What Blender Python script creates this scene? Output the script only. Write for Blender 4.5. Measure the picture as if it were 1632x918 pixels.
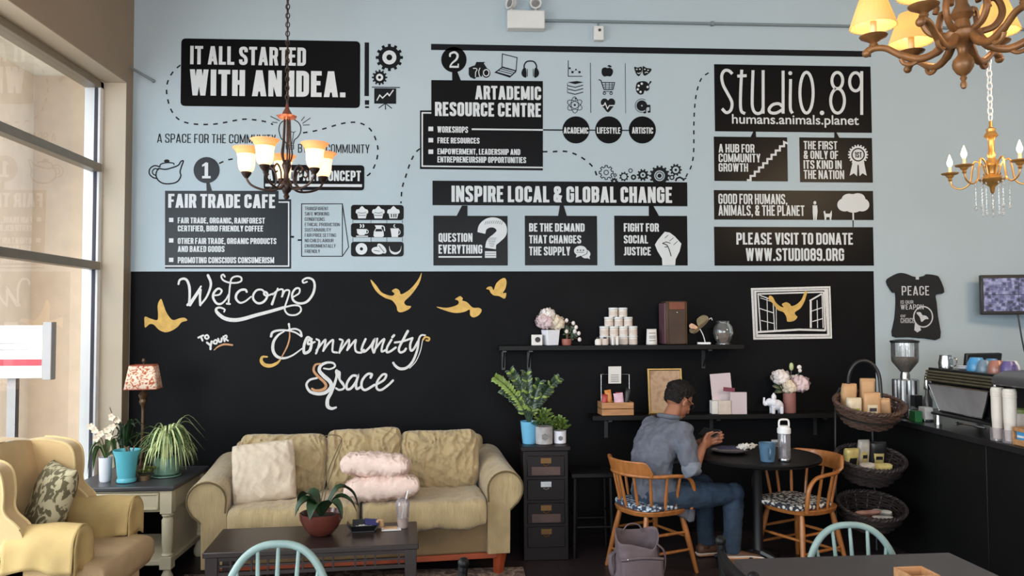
import bpy, bmesh, math, random
from mathutils import Vector, Matrix, noise
from mathutils.geometry import tessellate_polygon

PI = math.pi
rnd = random.Random(7)
SC = bpy.context.scene
for o in list(bpy.data.objects):
    bpy.data.objects.remove(o)
COL = SC.collection

# ------------------------------------------------------------------ camera
FPX, EYE = 1260.0, Vector((0, 0, 1.6))
CAMROT = (Matrix.Rotation(math.radians(-3.41), 3, 'Z') @ Matrix.Rotation(PI/2 + math.radians(2.23), 3, 'X')
          @ Matrix.Rotation(-0.004, 3, 'Z'))
cd = bpy.data.cameras.new('camera')
cam = bpy.data.objects.new('camera', cd)
COL.objects.link(cam)
cam.matrix_world = Matrix.Translation(EYE) @ CAMROT.to_4x4()
cd.sensor_width = 36.0
cd.lens = FPX / 1632 * 36.0
cd.clip_start = 0.05
SC.camera = cam

# ------------------------------------------------------------------ exposure, world, large lights
vs = SC.view_settings
vs.view_transform = 'Standard'
vs.look = 'None'
vs.gamma = 1.0
vs.use_curve_mapping = False
vs.exposure = 0.0
SC.cycles.max_bounces = 8
SC.cycles.transparent_max_bounces = 12
SC.cycles.sample_clamp_indirect = 4.0
SC.cycles.caustics_reflective = False
SC.cycles.caustics_refractive = False

W = bpy.data.worlds.new('overcast_sky')
SC.world = W
W.use_nodes = True
bg = W.node_tree.nodes['Background']
bg.inputs[0].default_value = (0.80, 0.90, 1.0, 1)
bg.inputs[1].default_value = 3.0


def area(name, loc, rot, sx, sy, power, col):
    L = bpy.data.lights.new(name, 'AREA')
    L.shape = 'RECTANGLE'
    L.size, L.size_y, L.energy, L.color = sx, sy, power, col
    o = bpy.data.objects.new(name, L)
    o.location = loc
    o.rotation_euler = rot
    COL.objects.link(o)
    return o


# daylight entering the shop-front windows: the left wall's (nearer the street corner) and the front wall's
area('daylight_left_windows', (-3.3, 1.2, 2.3), (0, -PI/2, 0), 2.6, 4.4, 370, (0.93, 0.97, 1.0))
area('daylight_front_windows', (0.4, -3.5, 2.2), (PI/2, 0, 0), 4.6, 2.6, 205, (0.95, 0.97, 1.0))
# warm hanging lamps over the service side of the room
area('service_lamps', (4.2, 2.1, 3.2), (math.radians(55), 0, math.radians(18)), 1.2, .5, 62, (1.0, .72, .44))
SUN = bpy.data.lights.new('sun', 'SUN')
SUN.energy = 2.6
SUN.angle = 0.6
SUN.color = (1.0, 0.93, 0.82)
so = bpy.data.objects.new('sun', SUN)
so.rotation_euler = (math.radians(50), 0, math.radians(-8))
COL.objects.link(so)


# ------------------------------------------------------------------ projection helpers (points of the photo's planes)
def ray(px, py):
    return CAMROT @ Vector(((px - 816) / FPX, -(py - 459) / FPX, -1.0))


def PY(px, py, Y):
    d = ray(px, py)
    return EYE + d * (Y / d.y)


def PZ(px, py, Z):
    d = ray(px, py)
    return EYE + d * ((Z - EYE.z) / d.z)


# ------------------------------------------------------------------ materials
def lin(c):
    c = c / 255.0
    return c / 12.92 if c <= 0.04045 else ((c + 0.055) / 1.055) ** 2.4


def rgb(r, g, b):
    return (lin(r), lin(g), lin(b), 1.0)


MATS = {}


def mat(name, col, rough=0.6, metal=0.0, var=0.12, scale=12.0, bump=0.0, bscale=60.0, coat=0.0, emit=None, estr=0.0,
        stretch=None, spec=0.5, alpha=1.0, sheen=0.0):
    if name in MATS:
        return MATS[name]
    m = bpy.data.materials.new(name)
    m.use_nodes = True
    nt = m.node_tree
    b = nt.nodes['Principled BSDF']
    tc = nt.nodes.new('ShaderNodeTexCoord')
    src = tc.outputs['Object']
    if stretch:
        mp = nt.nodes.new('ShaderNodeMapping')
        mp.inputs['Scale'].default_value = stretch
        nt.links.new(src, mp.inputs[0])
        src = mp.outputs[0]
    c = rgb(*col)
    if var > 0:
        n = nt.nodes.new('ShaderNodeTexNoise')
        n.inputs['Scale'].default_value = scale
        n.inputs['Detail'].default_value = 4.0
        nt.links.new(src, n.inputs['Vector'])
        r = nt.nodes.new('ShaderNodeValToRGB')
        r.color_ramp.elements[0].position = 0.3
        r.color_ramp.elements[1].position = 0.7
        r.color_ramp.elements[0].color = (c[0]*(1-var), c[1]*(1-var), c[2]*(1-var), 1)
        r.color_ramp.elements[1].color = (min(1, c[0]*(1+var)), min(1, c[1]*(1+var)), min(1, c[2]*(1+var)), 1)
        nt.links.new(n.outputs['Fac'], r.inputs[0])
        nt.links.new(r.outputs[0], b.inputs['Base Color'])
    else:
        b.inputs['Base Color'].default_value = c
    b.inputs['Roughness'].default_value = rough
    b.inputs['Metallic'].default_value = metal
    b.inputs['Coat Weight'].default_value = coat
    b.inputs['Specular IOR Level'].default_value = spec
    b.inputs['Alpha'].default_value = alpha
    if sheen:
        b.inputs['Sheen Weight'].default_value = sheen
    if bump > 0:
        n2 = nt.nodes.new('ShaderNodeTexNoise')
        n2.inputs['Scale'].default_value = bscale
        n2.inputs['Detail'].default_value = 5.0
        nt.links.new(src, n2.inputs['Vector'])
        bp = nt.nodes.new('ShaderNodeBump')
        bp.inputs['Strength'].default_value = bump
        bp.inputs['Distance'].default_value = 0.01
        nt.links.new(n2.outputs['Fac'], bp.inputs['Height'])
        nt.links.new(bp.outputs[0], b.inputs['Normal'])
    if emit:
        b.inputs['Emission Color'].default_value = rgb(*emit)
        b.inputs['Emission Strength'].default_value = estr
    MATS[name] = m
    return m


def mat_glass(name, tint=(255, 255, 255), refl=0.06, rough=0.0, haze=0.0, hazecol=(255, 255, 255)):
    """thin clear sheet: mostly transparent, with a Fresnel mirror reflection and, if asked, a little haze"""
    m = bpy.data.materials.new(name)
    m.use_nodes = True
    nt = m.node_tree
    nt.nodes.remove(nt.nodes['Principled BSDF'])
    out = nt.nodes['Material Output']
    tr = nt.nodes.new('ShaderNodeBsdfTransparent')
    tr.inputs[0].default_value = rgb(*tint)
    gl = nt.nodes.new('ShaderNodeBsdfGlossy')
    gl.inputs['Roughness'].default_value = rough
    lw = nt.nodes.new('ShaderNodeFresnel')
    lw.inputs[0].default_value = 1.5
    mx = nt.nodes.new('ShaderNodeMixShader')
    mul = nt.nodes.new('ShaderNodeMath')
    mul.operation = 'MULTIPLY_ADD'
    mul.inputs[1].default_value = 1.0
    mul.inputs[2].default_value = refl - 0.04
    nt.links.new(lw.outputs[0], mul.inputs[0])
    nt.links.new(mul.outputs[0], mx.inputs[0])
    nt.links.new(tr.outputs[0], mx.inputs[1])
    nt.links.new(gl.outputs[0], mx.inputs[2])
    last = mx
    if haze:
        df = nt.nodes.new('ShaderNodeBsdfDiffuse')
        df.inputs[0].default_value = rgb(*hazecol)
        m2 = nt.nodes.new('ShaderNodeMixShader')
        m2.inputs[0].default_value = haze
        nt.links.new(mx.outputs[0], m2.inputs[1])
        nt.links.new(df.outputs[0], m2.inputs[2])
        last = m2
    nt.links.new(last.outputs[0], out.inputs[0])
    MATS[name] = m
    return m


def mat_shade(name, col, trans=0.6, emit=None, estr=0.0):
    """lamp-shade cloth or frosted glass: diffuse and translucent"""
    m = bpy.data.materials.new(name)
    m.use_nodes = True
    nt = m.node_tree
    nt.nodes.remove(nt.nodes['Principled BSDF'])
    out = nt.nodes['Material Output']
    d = nt.nodes.new('ShaderNodeBsdfDiffuse')
    t = nt.nodes.new('ShaderNodeBsdfTranslucent')
    d.inputs[0].default_value = rgb(*col)
    t.inputs[0].default_value = rgb(*col)
    mx = nt.nodes.new('ShaderNodeMixShader')
    mx.inputs[0].default_value = trans
    nt.links.new(d.outputs[0], mx.inputs[1])
    nt.links.new(t.outputs[0], mx.inputs[2])
    last = mx
    if emit:
        e = nt.nodes.new('ShaderNodeEmission')
        e.inputs[0].default_value = rgb(*emit)
        e.inputs[1].default_value = estr
        a = nt.nodes.new('ShaderNodeAddShader')
        nt.links.new(mx.outputs[0], a.inputs[0])
        nt.links.new(e.outputs[0], a.inputs[1])
        last = a
    nt.links.new(last.outputs[0], out.inputs[0])
    MATS[name] = m
    return m


def mat_pattern(name, cols, scale, rough=0.85, kind='voronoi', pos=(0.45, 0.5), bump=0.0, stretch=None, detail=2.0, dist=0.0):
    """two- or three-colour printed cloth"""
    m = bpy.data.materials.new(name)
    m.use_nodes = True
    nt = m.node_tree
    b = nt.nodes['Principled BSDF']
    tc = nt.nodes.new('ShaderNodeTexCoord')
    src = tc.outputs['Object']
    if stretch:
        mp = nt.nodes.new('ShaderNodeMapping')
        mp.inputs['Scale'].default_value = stretch
        nt.links.new(src, mp.inputs[0])
        src = mp.outputs[0]
    if kind == 'voronoi':
        n = nt.nodes.new('ShaderNodeTexVoronoi')
        n.inputs['Scale'].default_value = scale
        o = n.outputs['Distance']
    elif kind == 'wave':
        n = nt.nodes.new('ShaderNodeTexWave')
        n.inputs['Scale'].default_value = scale
        n.inputs['Distortion'].default_value = dist
        o = n.outputs['Fac']
    else:
        n = nt.nodes.new('ShaderNodeTexNoise')
        n.inputs['Scale'].default_value = scale
        n.inputs['Detail'].default_value = detail
        n.inputs['Distortion'].default_value = dist
        o = n.outputs['Fac']
    nt.links.new(src, n.inputs['Vector'])
    r = nt.nodes.new('ShaderNodeValToRGB')
    el = r.color_ramp.elements
    el[0].position, el[0].color = pos[0], rgb(*cols[0])
    el[1].position, el[1].color = pos[1], rgb(*cols[1])
    for k, c in enumerate(cols[2:]):
        e = el.new(pos[2 + k])
        e.color = rgb(*c)
    nt.links.new(o, r.inputs[0])
    nt.links.new(r.outputs[0], b.inputs['Base Color'])
    b.inputs['Roughness'].default_value = rough
    if bump:
        bp = nt.nodes.new('ShaderNodeBump')
        bp.inputs['Strength'].default_value = bump
        bp.inputs['Distance'].default_value = 0.01
        nt.links.new(o, bp.inputs['Height'])
        nt.links.new(bp.outputs[0], b.inputs['Normal'])
    MATS[name] = m
    return m


# ------------------------------------------------------------------ object helpers
def thing(name, label, cat, loc=(0, 0, 0), rz=0.0, group=None):
    o = bpy.data.objects.new(name, None)
    COL.objects.link(o)
    o.location = loc
    o.rotation_euler = (0, 0, rz)
    o.empty_display_size = 0.05
    tag(o, label, cat, group)
    return o


def tag(o, label, cat, group=None):
    o['label'] = label
    o['category'] = cat
    if group:
        o['group'] = group
    return o


def dup(root, loc=None, rz=None, label=None, group=None, name=None):
    r = root.copy()
    COL.objects.link(r)
    if name:
        r.name = name
    if loc is not None:
        r.location = loc
    if rz is not None:
        r.rotation_euler = (0, 0, rz)
    if label:
        r['label'] = label
    if group:
        r['group'] = group
    for ch in list(root.children):
        c = ch.copy()
        COL.objects.link(c)
        c.parent = r
        for g in list(ch.children):
            d = g.copy()
            COL.objects.link(d)
            d.parent = c
    return r


def cr(pts, n=8, closed=False):
    """Catmull-Rom through pts (2-D or 3-D tuples)"""
    P = [Vector(p) for p in pts]
    N = len(P)
    out = []
    seg = N if closed else N - 1
    for i in range(seg):
        if closed:
            p0, p1, p2, p3 = P[(i-1) % N], P[i], P[(i+1) % N], P[(i+2) % N]
        else:
            p1, p2 = P[i], P[i+1]
            p0 = P[i-1] if i > 0 else p1 * 2 - p2
            p3 = P[i+2] if i + 2 < N else p2 * 2 - p1
        for k in range(n):
            t = k / n
            out.append(0.5 * ((2*p1) + (p2-p0)*t + (2*p0-5*p1+4*p2-p3)*t*t + (3*p1-p0-3*p2+p3)*t*t*t))
    if not closed:
        out.append(P[-1].copy())
    return out


def lerp(a, b, t):
    return a + (b - a) * t


class MB:
    """collects shapes and links them as ONE mesh object"""

    def __init__(s, M=None):
        s.v, s.f, s.M = [], [], (M or Matrix())

    def add(s, vs, fs):
        off = len(s.v)
        s.v += [tuple(s.M @ Vector(p)) for p in vs]
        s.f += [tuple(i + off for i in f) for f in fs]
        return s

    def box(s, c, d, rot=None, taper=1.0):
        x, y, z = d[0]/2, d[1]/2, d[2]/2
        vs = []
        for sz in (-1, 1):
            k = taper if sz > 0 else 1.0
            for sx, sy in ((-1, -1), (1, -1), (1, 1), (-1, 1)):
                vs.append(Vector((sx*x*k, sy*y*k, sz*z)))
        R = Matrix.Identity(3)
        if rot:
            R = (Matrix.Rotation(rot[2], 3, 'Z') @ Matrix.Rotation(rot[1], 3, 'Y') @ Matrix.Rotation(rot[0], 3, 'X'))
        vs = [R @ v + Vector(c) for v in vs]
        return s.add(vs, [(3, 2, 1, 0), (4, 5, 6, 7), (0, 1, 5, 4), (1, 2, 6, 5), (2, 3, 7, 6), (3, 0, 4, 7)])

    def box2(s, a, b):
        return s.box([(a[i]+b[i])/2 for i in range(3)], [abs(b[i]-a[i]) for i in range(3)])

    def tube(s, pts, r, n=8, closed=False, cap=True, flat=1.0, up=None):
        P = [Vector(p) for p in pts]
        N = len(P)
        rs = r if isinstance(r, (list, tuple)) else [r]*N
        T = []
        for i in range(N):
            if closed:
                t = P[(i+1) % N] - P[i-1]
            else:
                t = P[min(i+1, N-1)] - P[max(i-1, 0)]
            T.append(t.normalized() if t.length > 1e-9 else Vector((0, 0, 1)))
        ref = Vector(up) if up else (Vector((0, 0, 1)) if abs(T[0].z) < 0.9 else Vector((1, 0, 0)))
        u = (ref - T[0]*ref.dot(T[0])).normalized()
        vs = []
        for i in range(N):
            if up:
                u = (Vector(up) - T[i]*Vector(up).dot(T[i]))
                u = u.normalized() if u.length > 1e-6 else Vector((1, 0, 0))
            else:
                u = (u - T[i]*u.dot(T[i]))
                u = u.normalized() if u.length > 1e-6 else T[i].orthogonal().normalized()
            w = T[i].cross(u)
            for k in range(n):
                a = 2*PI*k/n
                vs.append(P[i] + u*math.cos(a)*rs[i]*flat + w*math.sin(a)*rs[i])
        fs = []
        for i in range(N if closed else N-1):
            j = (i+1) % N
            for k in range(n):
                l = (k+1) % n
                fs.append((i*n+k, i*n+l, j*n+l, j*n+k))
        if cap and not closed:
            fs.append(tuple(range(n-1, -1, -1)))
            fs.append(tuple((N-1)*n+k for k in range(n)))
        return s.add(vs, fs)

    def cyl(s, p0, p1, r0, r1=None, n=12):
        return s.tube([p0, p1], [r0, r0 if r1 is None else r1], n)

    def lathe(s, prof, c=(0, 0, 0), n=24, sx=1.0, sy=1.0, rot=None, lobes=0, lobe=0.0):
        vs, fs = [], []
        m = len(prof)
        for r, z in prof:
            for k in range(n):
                a = 2*PI*k/n
                rr = r*(1 + lobe*math.cos(lobes*a)) if lobes else r
                vs.append(Vector((rr*math.cos(a)*sx, rr*math.sin(a)*sy, z)))
        for i in range(m-1):
            for k in range(n):
                l = (k+1) % n
                fs.append((i*n+k, i*n+l, (i+1)*n+l, (i+1)*n+k))
        if prof[0][0] > 1e-6:
            fs.append(tuple(range(n-1, -1, -1)))
        if prof[-1][0] > 1e-6:
            fs.append(tuple((m-1)*n+k for k in range(n)))
        if rot is not None:
            vs = [rot @ v for v in vs]
        c = Vector(c)
        return s.add([v + c for v in vs], fs)

    def shell(s, prof, c=(0, 0, 0), n=24, sx=1.0, sy=1.0):
        """open lathe surface (no caps)"""
        vs, fs = [], []
        for r, z in prof:
            for k in range(n):
                a = 2*PI*k/n
                vs.append((c[0]+r*math.cos(a)*sx, c[1]+r*math.sin(a)*sy, c[2]+z))
        for i in range(len(prof)-1):
            for k in range(n):
                l = (k+1) % n
                fs.append((i*n+k, i*n+l, (i+1)*n+l, (i+1)*n+k))
        return s.add(vs, fs)

    def ball(s, c, r, n=12, sc=(1, 1, 1), rot=None):
        prof = [(math.sin(PI*i/n)*r, -math.cos(PI*i/n)*r) for i in range(n+1)]
        vs, fs = [], []
        m = n*2
        for rr, z in prof:
            for k in range(m):
                a = 2*PI*k/m
                vs.append(Vector((rr*math.cos(a)*sc[0], rr*math.sin(a)*sc[1], z*sc[2])))
        for i in range(n):
            for k in range(m):
                l = (k+1) % m
                fs.append((i*m+k, i*m+l, (i+1)*m+l, (i+1)*m+k))
        if rot is not None:
            vs = [rot @ v for v in vs]
        c = Vector(c)
        return s.add([v+c for v in vs], fs)

    def grid(s, fn, nu, nv, cu=False, cv=False):
        vs = [fn(i/(nu if cu else nu-1), j/(nv if cv else nv-1)) for i in range(nu) for j in range(nv)]
        fs = []
        for i in range(nu if cu else nu-1):
            for j in range(nv if cv else nv-1):
                a, b = (i+1) % nu, (j+1) % nv
                fs.append((i*nv+j, a*nv+j, a*nv+b, i*nv+b))
        return s.add(vs, fs)

    def prism(s, poly, fn0, fn1):
        """side walls and caps between two maps of a 2-D polygon"""
        n = len(poly)
        vs = [fn0(p) for p in poly] + [fn1(p) for p in poly]
        fs = [(i, (i+1) % n, n+(i+1) % n, n+i) for i in range(n)]
        tri = tessellate_polygon([[Vector((p[0], p[1], 0)) for p in poly]])
        fs += [tuple(t) for t in tri] + [tuple(n+k for k in reversed(t)) for t in tri]
        return s.add(vs, fs)

    def build(s, name, m, parent=None, smooth=40, bevel=0.0, sub=0, seg=2, solid=0.0):
        me = bpy.data.meshes.new(name)
        me.from_pydata(s.v, [], s.f)
        me.validate()
        me.update()
        bm = bmesh.new()
        bm.from_mesh(me)
        bmesh.ops.remove_doubles(bm, verts=bm.verts, dist=1e-5)
        bmesh.ops.recalc_face_normals(bm, faces=bm.faces)
        bm.to_mesh(me)
        bm.free()
        if smooth:
            me.polygons.foreach_set('use_smooth', [True]*len(me.polygons))
            me.set_sharp_from_angle(angle=math.radians(smooth))
        me.materials.append(MATS[m] if isinstance(m, str) else m)
        o = bpy.data.objects.new(name, me)
        COL.objects.link(o)
        if parent is not None:
            o.parent = parent
        if solid:
            md = o.modifiers.new('thickness', 'SOLIDIFY')
            md.thickness = solid
            md.offset = 0
        if bevel:
            md = o.modifiers.new('bevel', 'BEVEL')
            md.width = bevel
            md.segments = seg
            md.limit_method = 'ANGLE'
            md.angle_limit = math.radians(40)
        if sub:
            md = o.modifiers.new('subdivision', 'SUBSURF')
            md.levels = md.render_levels = sub
        return o


def struct(name, mb, m, **kw):
    o = mb.build(name, m, **kw)
    o['kind'] = 'structure'
    return o


def cushion_fn(w, h, d, p=6.0, q=0.5, edge=0.0, pinch=0.0):
    """closed pillow: u,v in [0,1]; the front half for side=+1, the back for -1"""
    def f(u, v, side):
        a, b = u*2-1, v*2-1
        t = max(0.0, (1-abs(a)**p)) ** q * max(0.0, (1-abs(b)**p)) ** q
        k = 1 - pinch*(a*a*b*b) + 0.0
        x = a*w/2*(1 - pinch*(1-a*a*0+0)*(b*b < 0)) * k
        z = b*h/2 * k
        return x, side*(t*d/2 + edge/2), z
    return f


def cushion(mb, c, w, h, d, R=None, p=5.0, q=0.5, n=22, edge=0.0, sag=0.0, wr=0.0, ws=6.0, seed=0.0, ears=0.0, rc=0.0, fold=0.0, fu=10.0, fv=2.5):
    """soft cushion with wrinkled faces; w along x, h along z, d along y, before rotation R"""
    R = R or Matrix.Identity(3)
    c = Vector(c)

    def pt(u, v, side):
        a, b = u*2-1, v*2-1
        t = (max(0.0, 1-abs(a)**p) ** q) * (max(0.0, 1-abs(b)**p) ** q)
        e = ears*(1 - b*b)*abs(a)**3
        e2 = ears*(1 - a*a)*abs(b)**3
        kc = 1 - rc*(a*b)**4
        x = a*(w/2) * (1 - e) * kc
        z = b*(h/2) * (1 - e2) * kc - sag*(1-a*a)*max(0, b)
        y = side*(edge/2 + t*(d/2))
        if wr:
            nz = noise.noise(Vector((a*ws*w*0.5 + seed, b*ws*h*0.25, side*3.1 + seed))) \
                + 0.5*noise.noise(Vector((a*ws*w*1.3 + seed, b*ws*h*1.1 + 4, side*3.1)))
            y += side*wr*nz*min(1, t*2)
        if fold:
            wa = a + .22*noise.noise(Vector((a*2+seed, b*2, 7.7)))
            r1 = 1 - 2.4*abs(noise.noise(Vector((wa*fu+seed*2, b*fv+seed, side*2.0))))
            r2 = 1 - 2.4*abs(noise.noise(Vector((a*fv*1.3+b*3+seed, b*fu*.55+a*2-seed, side*2.0+5))))
            y += side*fold*(max(0, r1)**2 + .6*max(0, r2)**2 - .5)*min(1, t*3)
        return c + R @ Vector((x, y, z))
    N = n
    vs, fs = [], []
    idx = {}
    for side in (1, -1):
        for i in range(N+1):
            for j in range(N+1):
                uu = 0.5 - 0.5*math.cos(PI*i/N)
                vv = 0.5 - 0.5*math.cos(PI*j/N)
                uu, vv = lerp(i/N, uu, 0.7), lerp(j/N, vv, 0.7)
                idx[(side, i, j)] = len(vs)
                vs.append(pt(uu, vv, side))
    for side in (1, -1):
        for i in range(N):
            for j in range(N):
                q_ = (idx[(side, i, j)], idx[(side, i+1, j)], idx[(side, i+1, j+1)], idx[(side, i, j+1)])
                fs.append(q_ if side < 0 else q_[::-1])
    rim = [(i, 0) for i in range(N)] + [(N, j) for j in range(N)] + [(N-i, N) for i in range(N)] + [(0, N-j) for j in range(N)]
    for k in range(len(rim)):
        a, b = rim[k], rim[(k+1) % len(rim)]
        fs.append((idx[(1,)+a], idx[(1,)+b], idx[(-1,)+b], idx[(-1,)+a]))
    return mb.add(vs, fs)


# ------------------------------------------------------------------ flat lettering and marks on the wall
YW = 5.9                    # face of the back wall
EPS = 0.0016


def ribbon(pts, w, closed=False, taper=None):
    P = [Vector((p[0], p[1])) for p in pts]
    q = [P[0]]
    for p in P[1:]:
        if (p-q[-1]).length > 1e-6:
            q.append(p)
    P = q
    if closed and (P[0]-P[-1]).length < 1e-6:
        P.pop()
    N = len(P)
    if N < 2:
        return []
    L, Rr = [], []
    for i in range(N):
        if closed:
            a, b = P[i]-P[i-1], P[(i+1) % N]-P[i]
        else:
            a = P[i]-P[i-1] if i > 0 else P[1]-P[0]
            b = P[i+1]-P[i] if i < N-1 else P[-1]-P[-2]
        a, b = a.normalized(), b.normalized()
        na, nb = Vector((-a.y, a.x)), Vector((-b.y, b.x))
        m = na + nb
        if m.length < 1e-4:
            m = na
        m = m.normalized()
        k = 1/max(0.45, m.dot(na))
        ww = (w[i] if isinstance(w, (list, tuple)) else w)
        if taper:
            ww *= taper(i/(N-1))
        L.append(P[i]+m*ww*k/2)
        Rr.append(P[i]-m*ww*k/2)
    out = []
    for i in range(N if closed else N-1):
        j = (i+1) % N
        out.append([L[i], L[j], Rr[j], Rr[i]])
    return out


def rpath(pts, r, closed=False, n=5):
    """polyline with rounded corners"""
    P = [Vector((p[0], p[1])) for p in pts]
    N = len(P)
    out = []
    for i in range(N):
        if not closed and i in (0, N-1):
            out.append(P[i])
            continue
        a, b, c = P[i-1], P[i], P[(i+1) % N]
        rr = min(r, (a-b).length*0.5, (c-b).length*0.5)
        s, e = b+(a-b).normalized()*rr, b+(c-b).normalized()*rr
        for k in range(n+1):
            t = k/n
            out.append((1-t)**2*s + 2*t*(1-t)*b + t*t*e)
    return out


def ell(cx, cy, rx, ry=None, n=28, a0=0, a1=2*PI):
    ry = ry or rx
    full = abs(a1-a0-2*PI) < 1e-6
    return [(cx+rx*math.cos(a0+(a1-a0)*k/n), cy+ry*math.sin(a0+(a1-a0)*k/n)) for k in range(n if full else n+1)]


# condensed sans capitals drawn as strokes in a box 1 high; y up
def glyph(ch, s):
    h = s/2
    Wd = 0.43
    a, b, t, l = h, Wd-h, 1-h, h
    R_ = 0.17
    st = lambda pts, closed=False, r=R_: ribbon(rpath(pts, r, closed), s, closed)
    ln = lambda *pts: ribbon(pts, s)
    rc = lambda x0, y0, x1, y1: [[Vector((x0, y0)), Vector((x1, y0)), Vector((x1, y1)), Vector((x0, y1))]]
    sl = lambda x0, y0, x1, y1, w=s: [[Vector((x0-w/2, y0)), Vector((x0+w/2, y0)), Vector((x1+w/2, y1)), Vector((x1-w/2, y1))]]
    stem = rc(0, 0, s, 1)
    v = s*1.02
    if ch == 'A':
        return sl(h, 0, .24-h*.12, 1, v) + sl(.48-h, 0, .24+h*.12, 1, v) + rc(.1, .18, .38, .18+s*.9), .48
    if ch == 'B':
        return stem + st([(h, t), (b, t), (b, .53), (h, .53)]) + st([(h, .53), (b, .53), (b, l), (h, l)]), Wd
    if ch == 'C':
        return st([(b, .64), (b, t), (a, t), (a, l), (b, l), (b, .36)]), Wd
    if ch == 'D':
        return stem + st([(h, t), (b, t), (b, l), (h, l)]), Wd
    if ch == 'E':
        return stem + rc(0, 1-s*.92, .36, 1) + rc(0, .45, .32, .45+s*.9) + rc(0, 0, .36, s*.92), .37
    if ch == 'F':
        return stem + rc(0, 1-s*.92, .36, 1) + rc(0, .43, .32, .43+s*.9), .36
    if ch == 'G':
        return st([(b, .66), (b, t), (a, t), (a, l), (b, l), (b, .5)]) + rc(Wd*.52, .42, Wd, .42+s*.85), Wd
    if ch == 'H':
        return stem + rc(Wd-s, 0, Wd, 1) + rc(0, .43, Wd, .43+s*.95), Wd
    if ch == 'I':
        return stem, s
    if ch == 'J':
        return st([(.28-h, 1), (.28-h, l), (.0, l)]), .29
    if ch == 'K':
        return stem + sl(h*1.3, .36, .42-h, 1, v) + sl(h*1.9, .52, .45-h, 0, v), .45
    if ch == 'L':
        return stem + rc(0, 0, .35, s*.92), .35
    if ch == 'M':
        return rc(0, 0, s*.9, 1) + rc(.58-s*.9, 0, .58, 1) + sl(h, 1, .29, .08, s*.9) + sl(.58-h, 1, .29, .08, s*.9), .58
    if ch == 'N':
        return rc(0, 0, s*.9, 1) + rc(.45-s*.9, 0, .45, 1) + sl(h, 1, .45-h, 0, s*.95), .45
    if ch in 'O0':
        return st([(a, l), (a, t), (b, t), (b, l)], True), Wd
    if ch == 'P':
        return stem + st([(h, t), (b, t), (b, .42), (h, .42)]), Wd
    if ch == 'Q':
        return st([(a, l), (a, t), (b, t), (b, l)], True) + sl(.26, .2, .42, -.06, s*.8), Wd
    if ch == 'R':
        return stem + st([(h, t), (b, t), (b, .47), (h, .47)]) + sl(b-.06, .47, b+.02, 0, s), Wd
    if ch == 'S':
        return st([(b, .70), (b, t), (a, t), (a, .60), (b, .40), (b, l), (a, l), (a, .30)], r=.13), Wd
    if ch == 'T':
        return rc(.2-h, 0, .2+h, 1) + rc(0, 1-s*.92, .4, 1), .40
    if ch == 'U':
        return st([(a, 1), (a, l), (b, l), (b, 1)]), Wd
    if ch == 'V':
        return sl(h, 1, .225, 0, v) + sl(.45-h, 1, .225, 0, v), .45
    if ch == 'W':
        return sl(h, 1, .19, 0, s*.9) + sl(.32, 1, .19, 0, s*.9) + sl(.32, 1, .45, 0, s*.9) + sl(.64-h, 1, .45, 0, s*.9), .64
    if ch == 'X':
        return sl(h, 0, .44-h, 1, v) + sl(h, 1, .44-h, 0, v), .44
    if ch == 'Y':
        return rc(.215-h, 0, .215+h, .45) + sl(.215, .36, h, 1, v) + sl(.215, .36, .43-h, 1, v), .43
    if ch == 'Z':
        return rc(0, 1-s*.92, .38, 1) + rc(0, 0, .38, s*.92) + sl(h*1.1, 0.05, .38-h*1.1, .95, v), .38
    if ch == '1':
        return rc(.12, 0, .12+s, 1) + [[Vector((0, .86)), Vector((0, .76)), Vector((.14, .8)), Vector((.14, 1))]], .13+s
    if ch == '2':
        return st([(a, .68), (a, t), (b, t), (b, .58), (a, .18), (a, l), (Wd, l)], r=.13), Wd
    if ch == '8':
        return st([(a, .53), (a, t), (b, t), (b, .53)], True) + st([(a, l), (a, .53), (b, .53), (b, l)], True), Wd
    if ch == '9':
        return st([(a, .48), (a, t), (b, t), (b, .48)], True) + st([(b, .6), (b, l), (a, l), (a, .3)]), Wd
    if ch == '&':
        return st([(.11, .62), (.11, t), (.33, t), (.33, .62)], True, .09) + sl(.17, .60, .46-h, 0, s*.95) + st([(.22, .54), (a, .44), (a, l), (.30, l), (.40, .44)], r=.12), .48
    if ch == '.':
        return rc(0, 0, s, s), s
    if ch == ',':
        return rc(0, 0, s, s) + sl(s*.7, 0, s*.35, -.14, s*.5), s
    if ch == '?':
        return st([(a, .7), (a, t), (b, t), (b, .55), (.21, .45), (.21, .28)], r=.13) + rc(.21-h, 0, .21+h, s), Wd
    return [], .2


def text_polys(txt, s=0.17, gap=0.065, space=0.17):
    x, out = 0.0, []
    for ch in txt:
        if ch == ' ':
            x += space
            continue
        g, w = glyph(ch, s)
        out += [[(p.x+x, p.y) for p in poly] for poly in g]
        x += w+gap
    return out, x-gap


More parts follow.
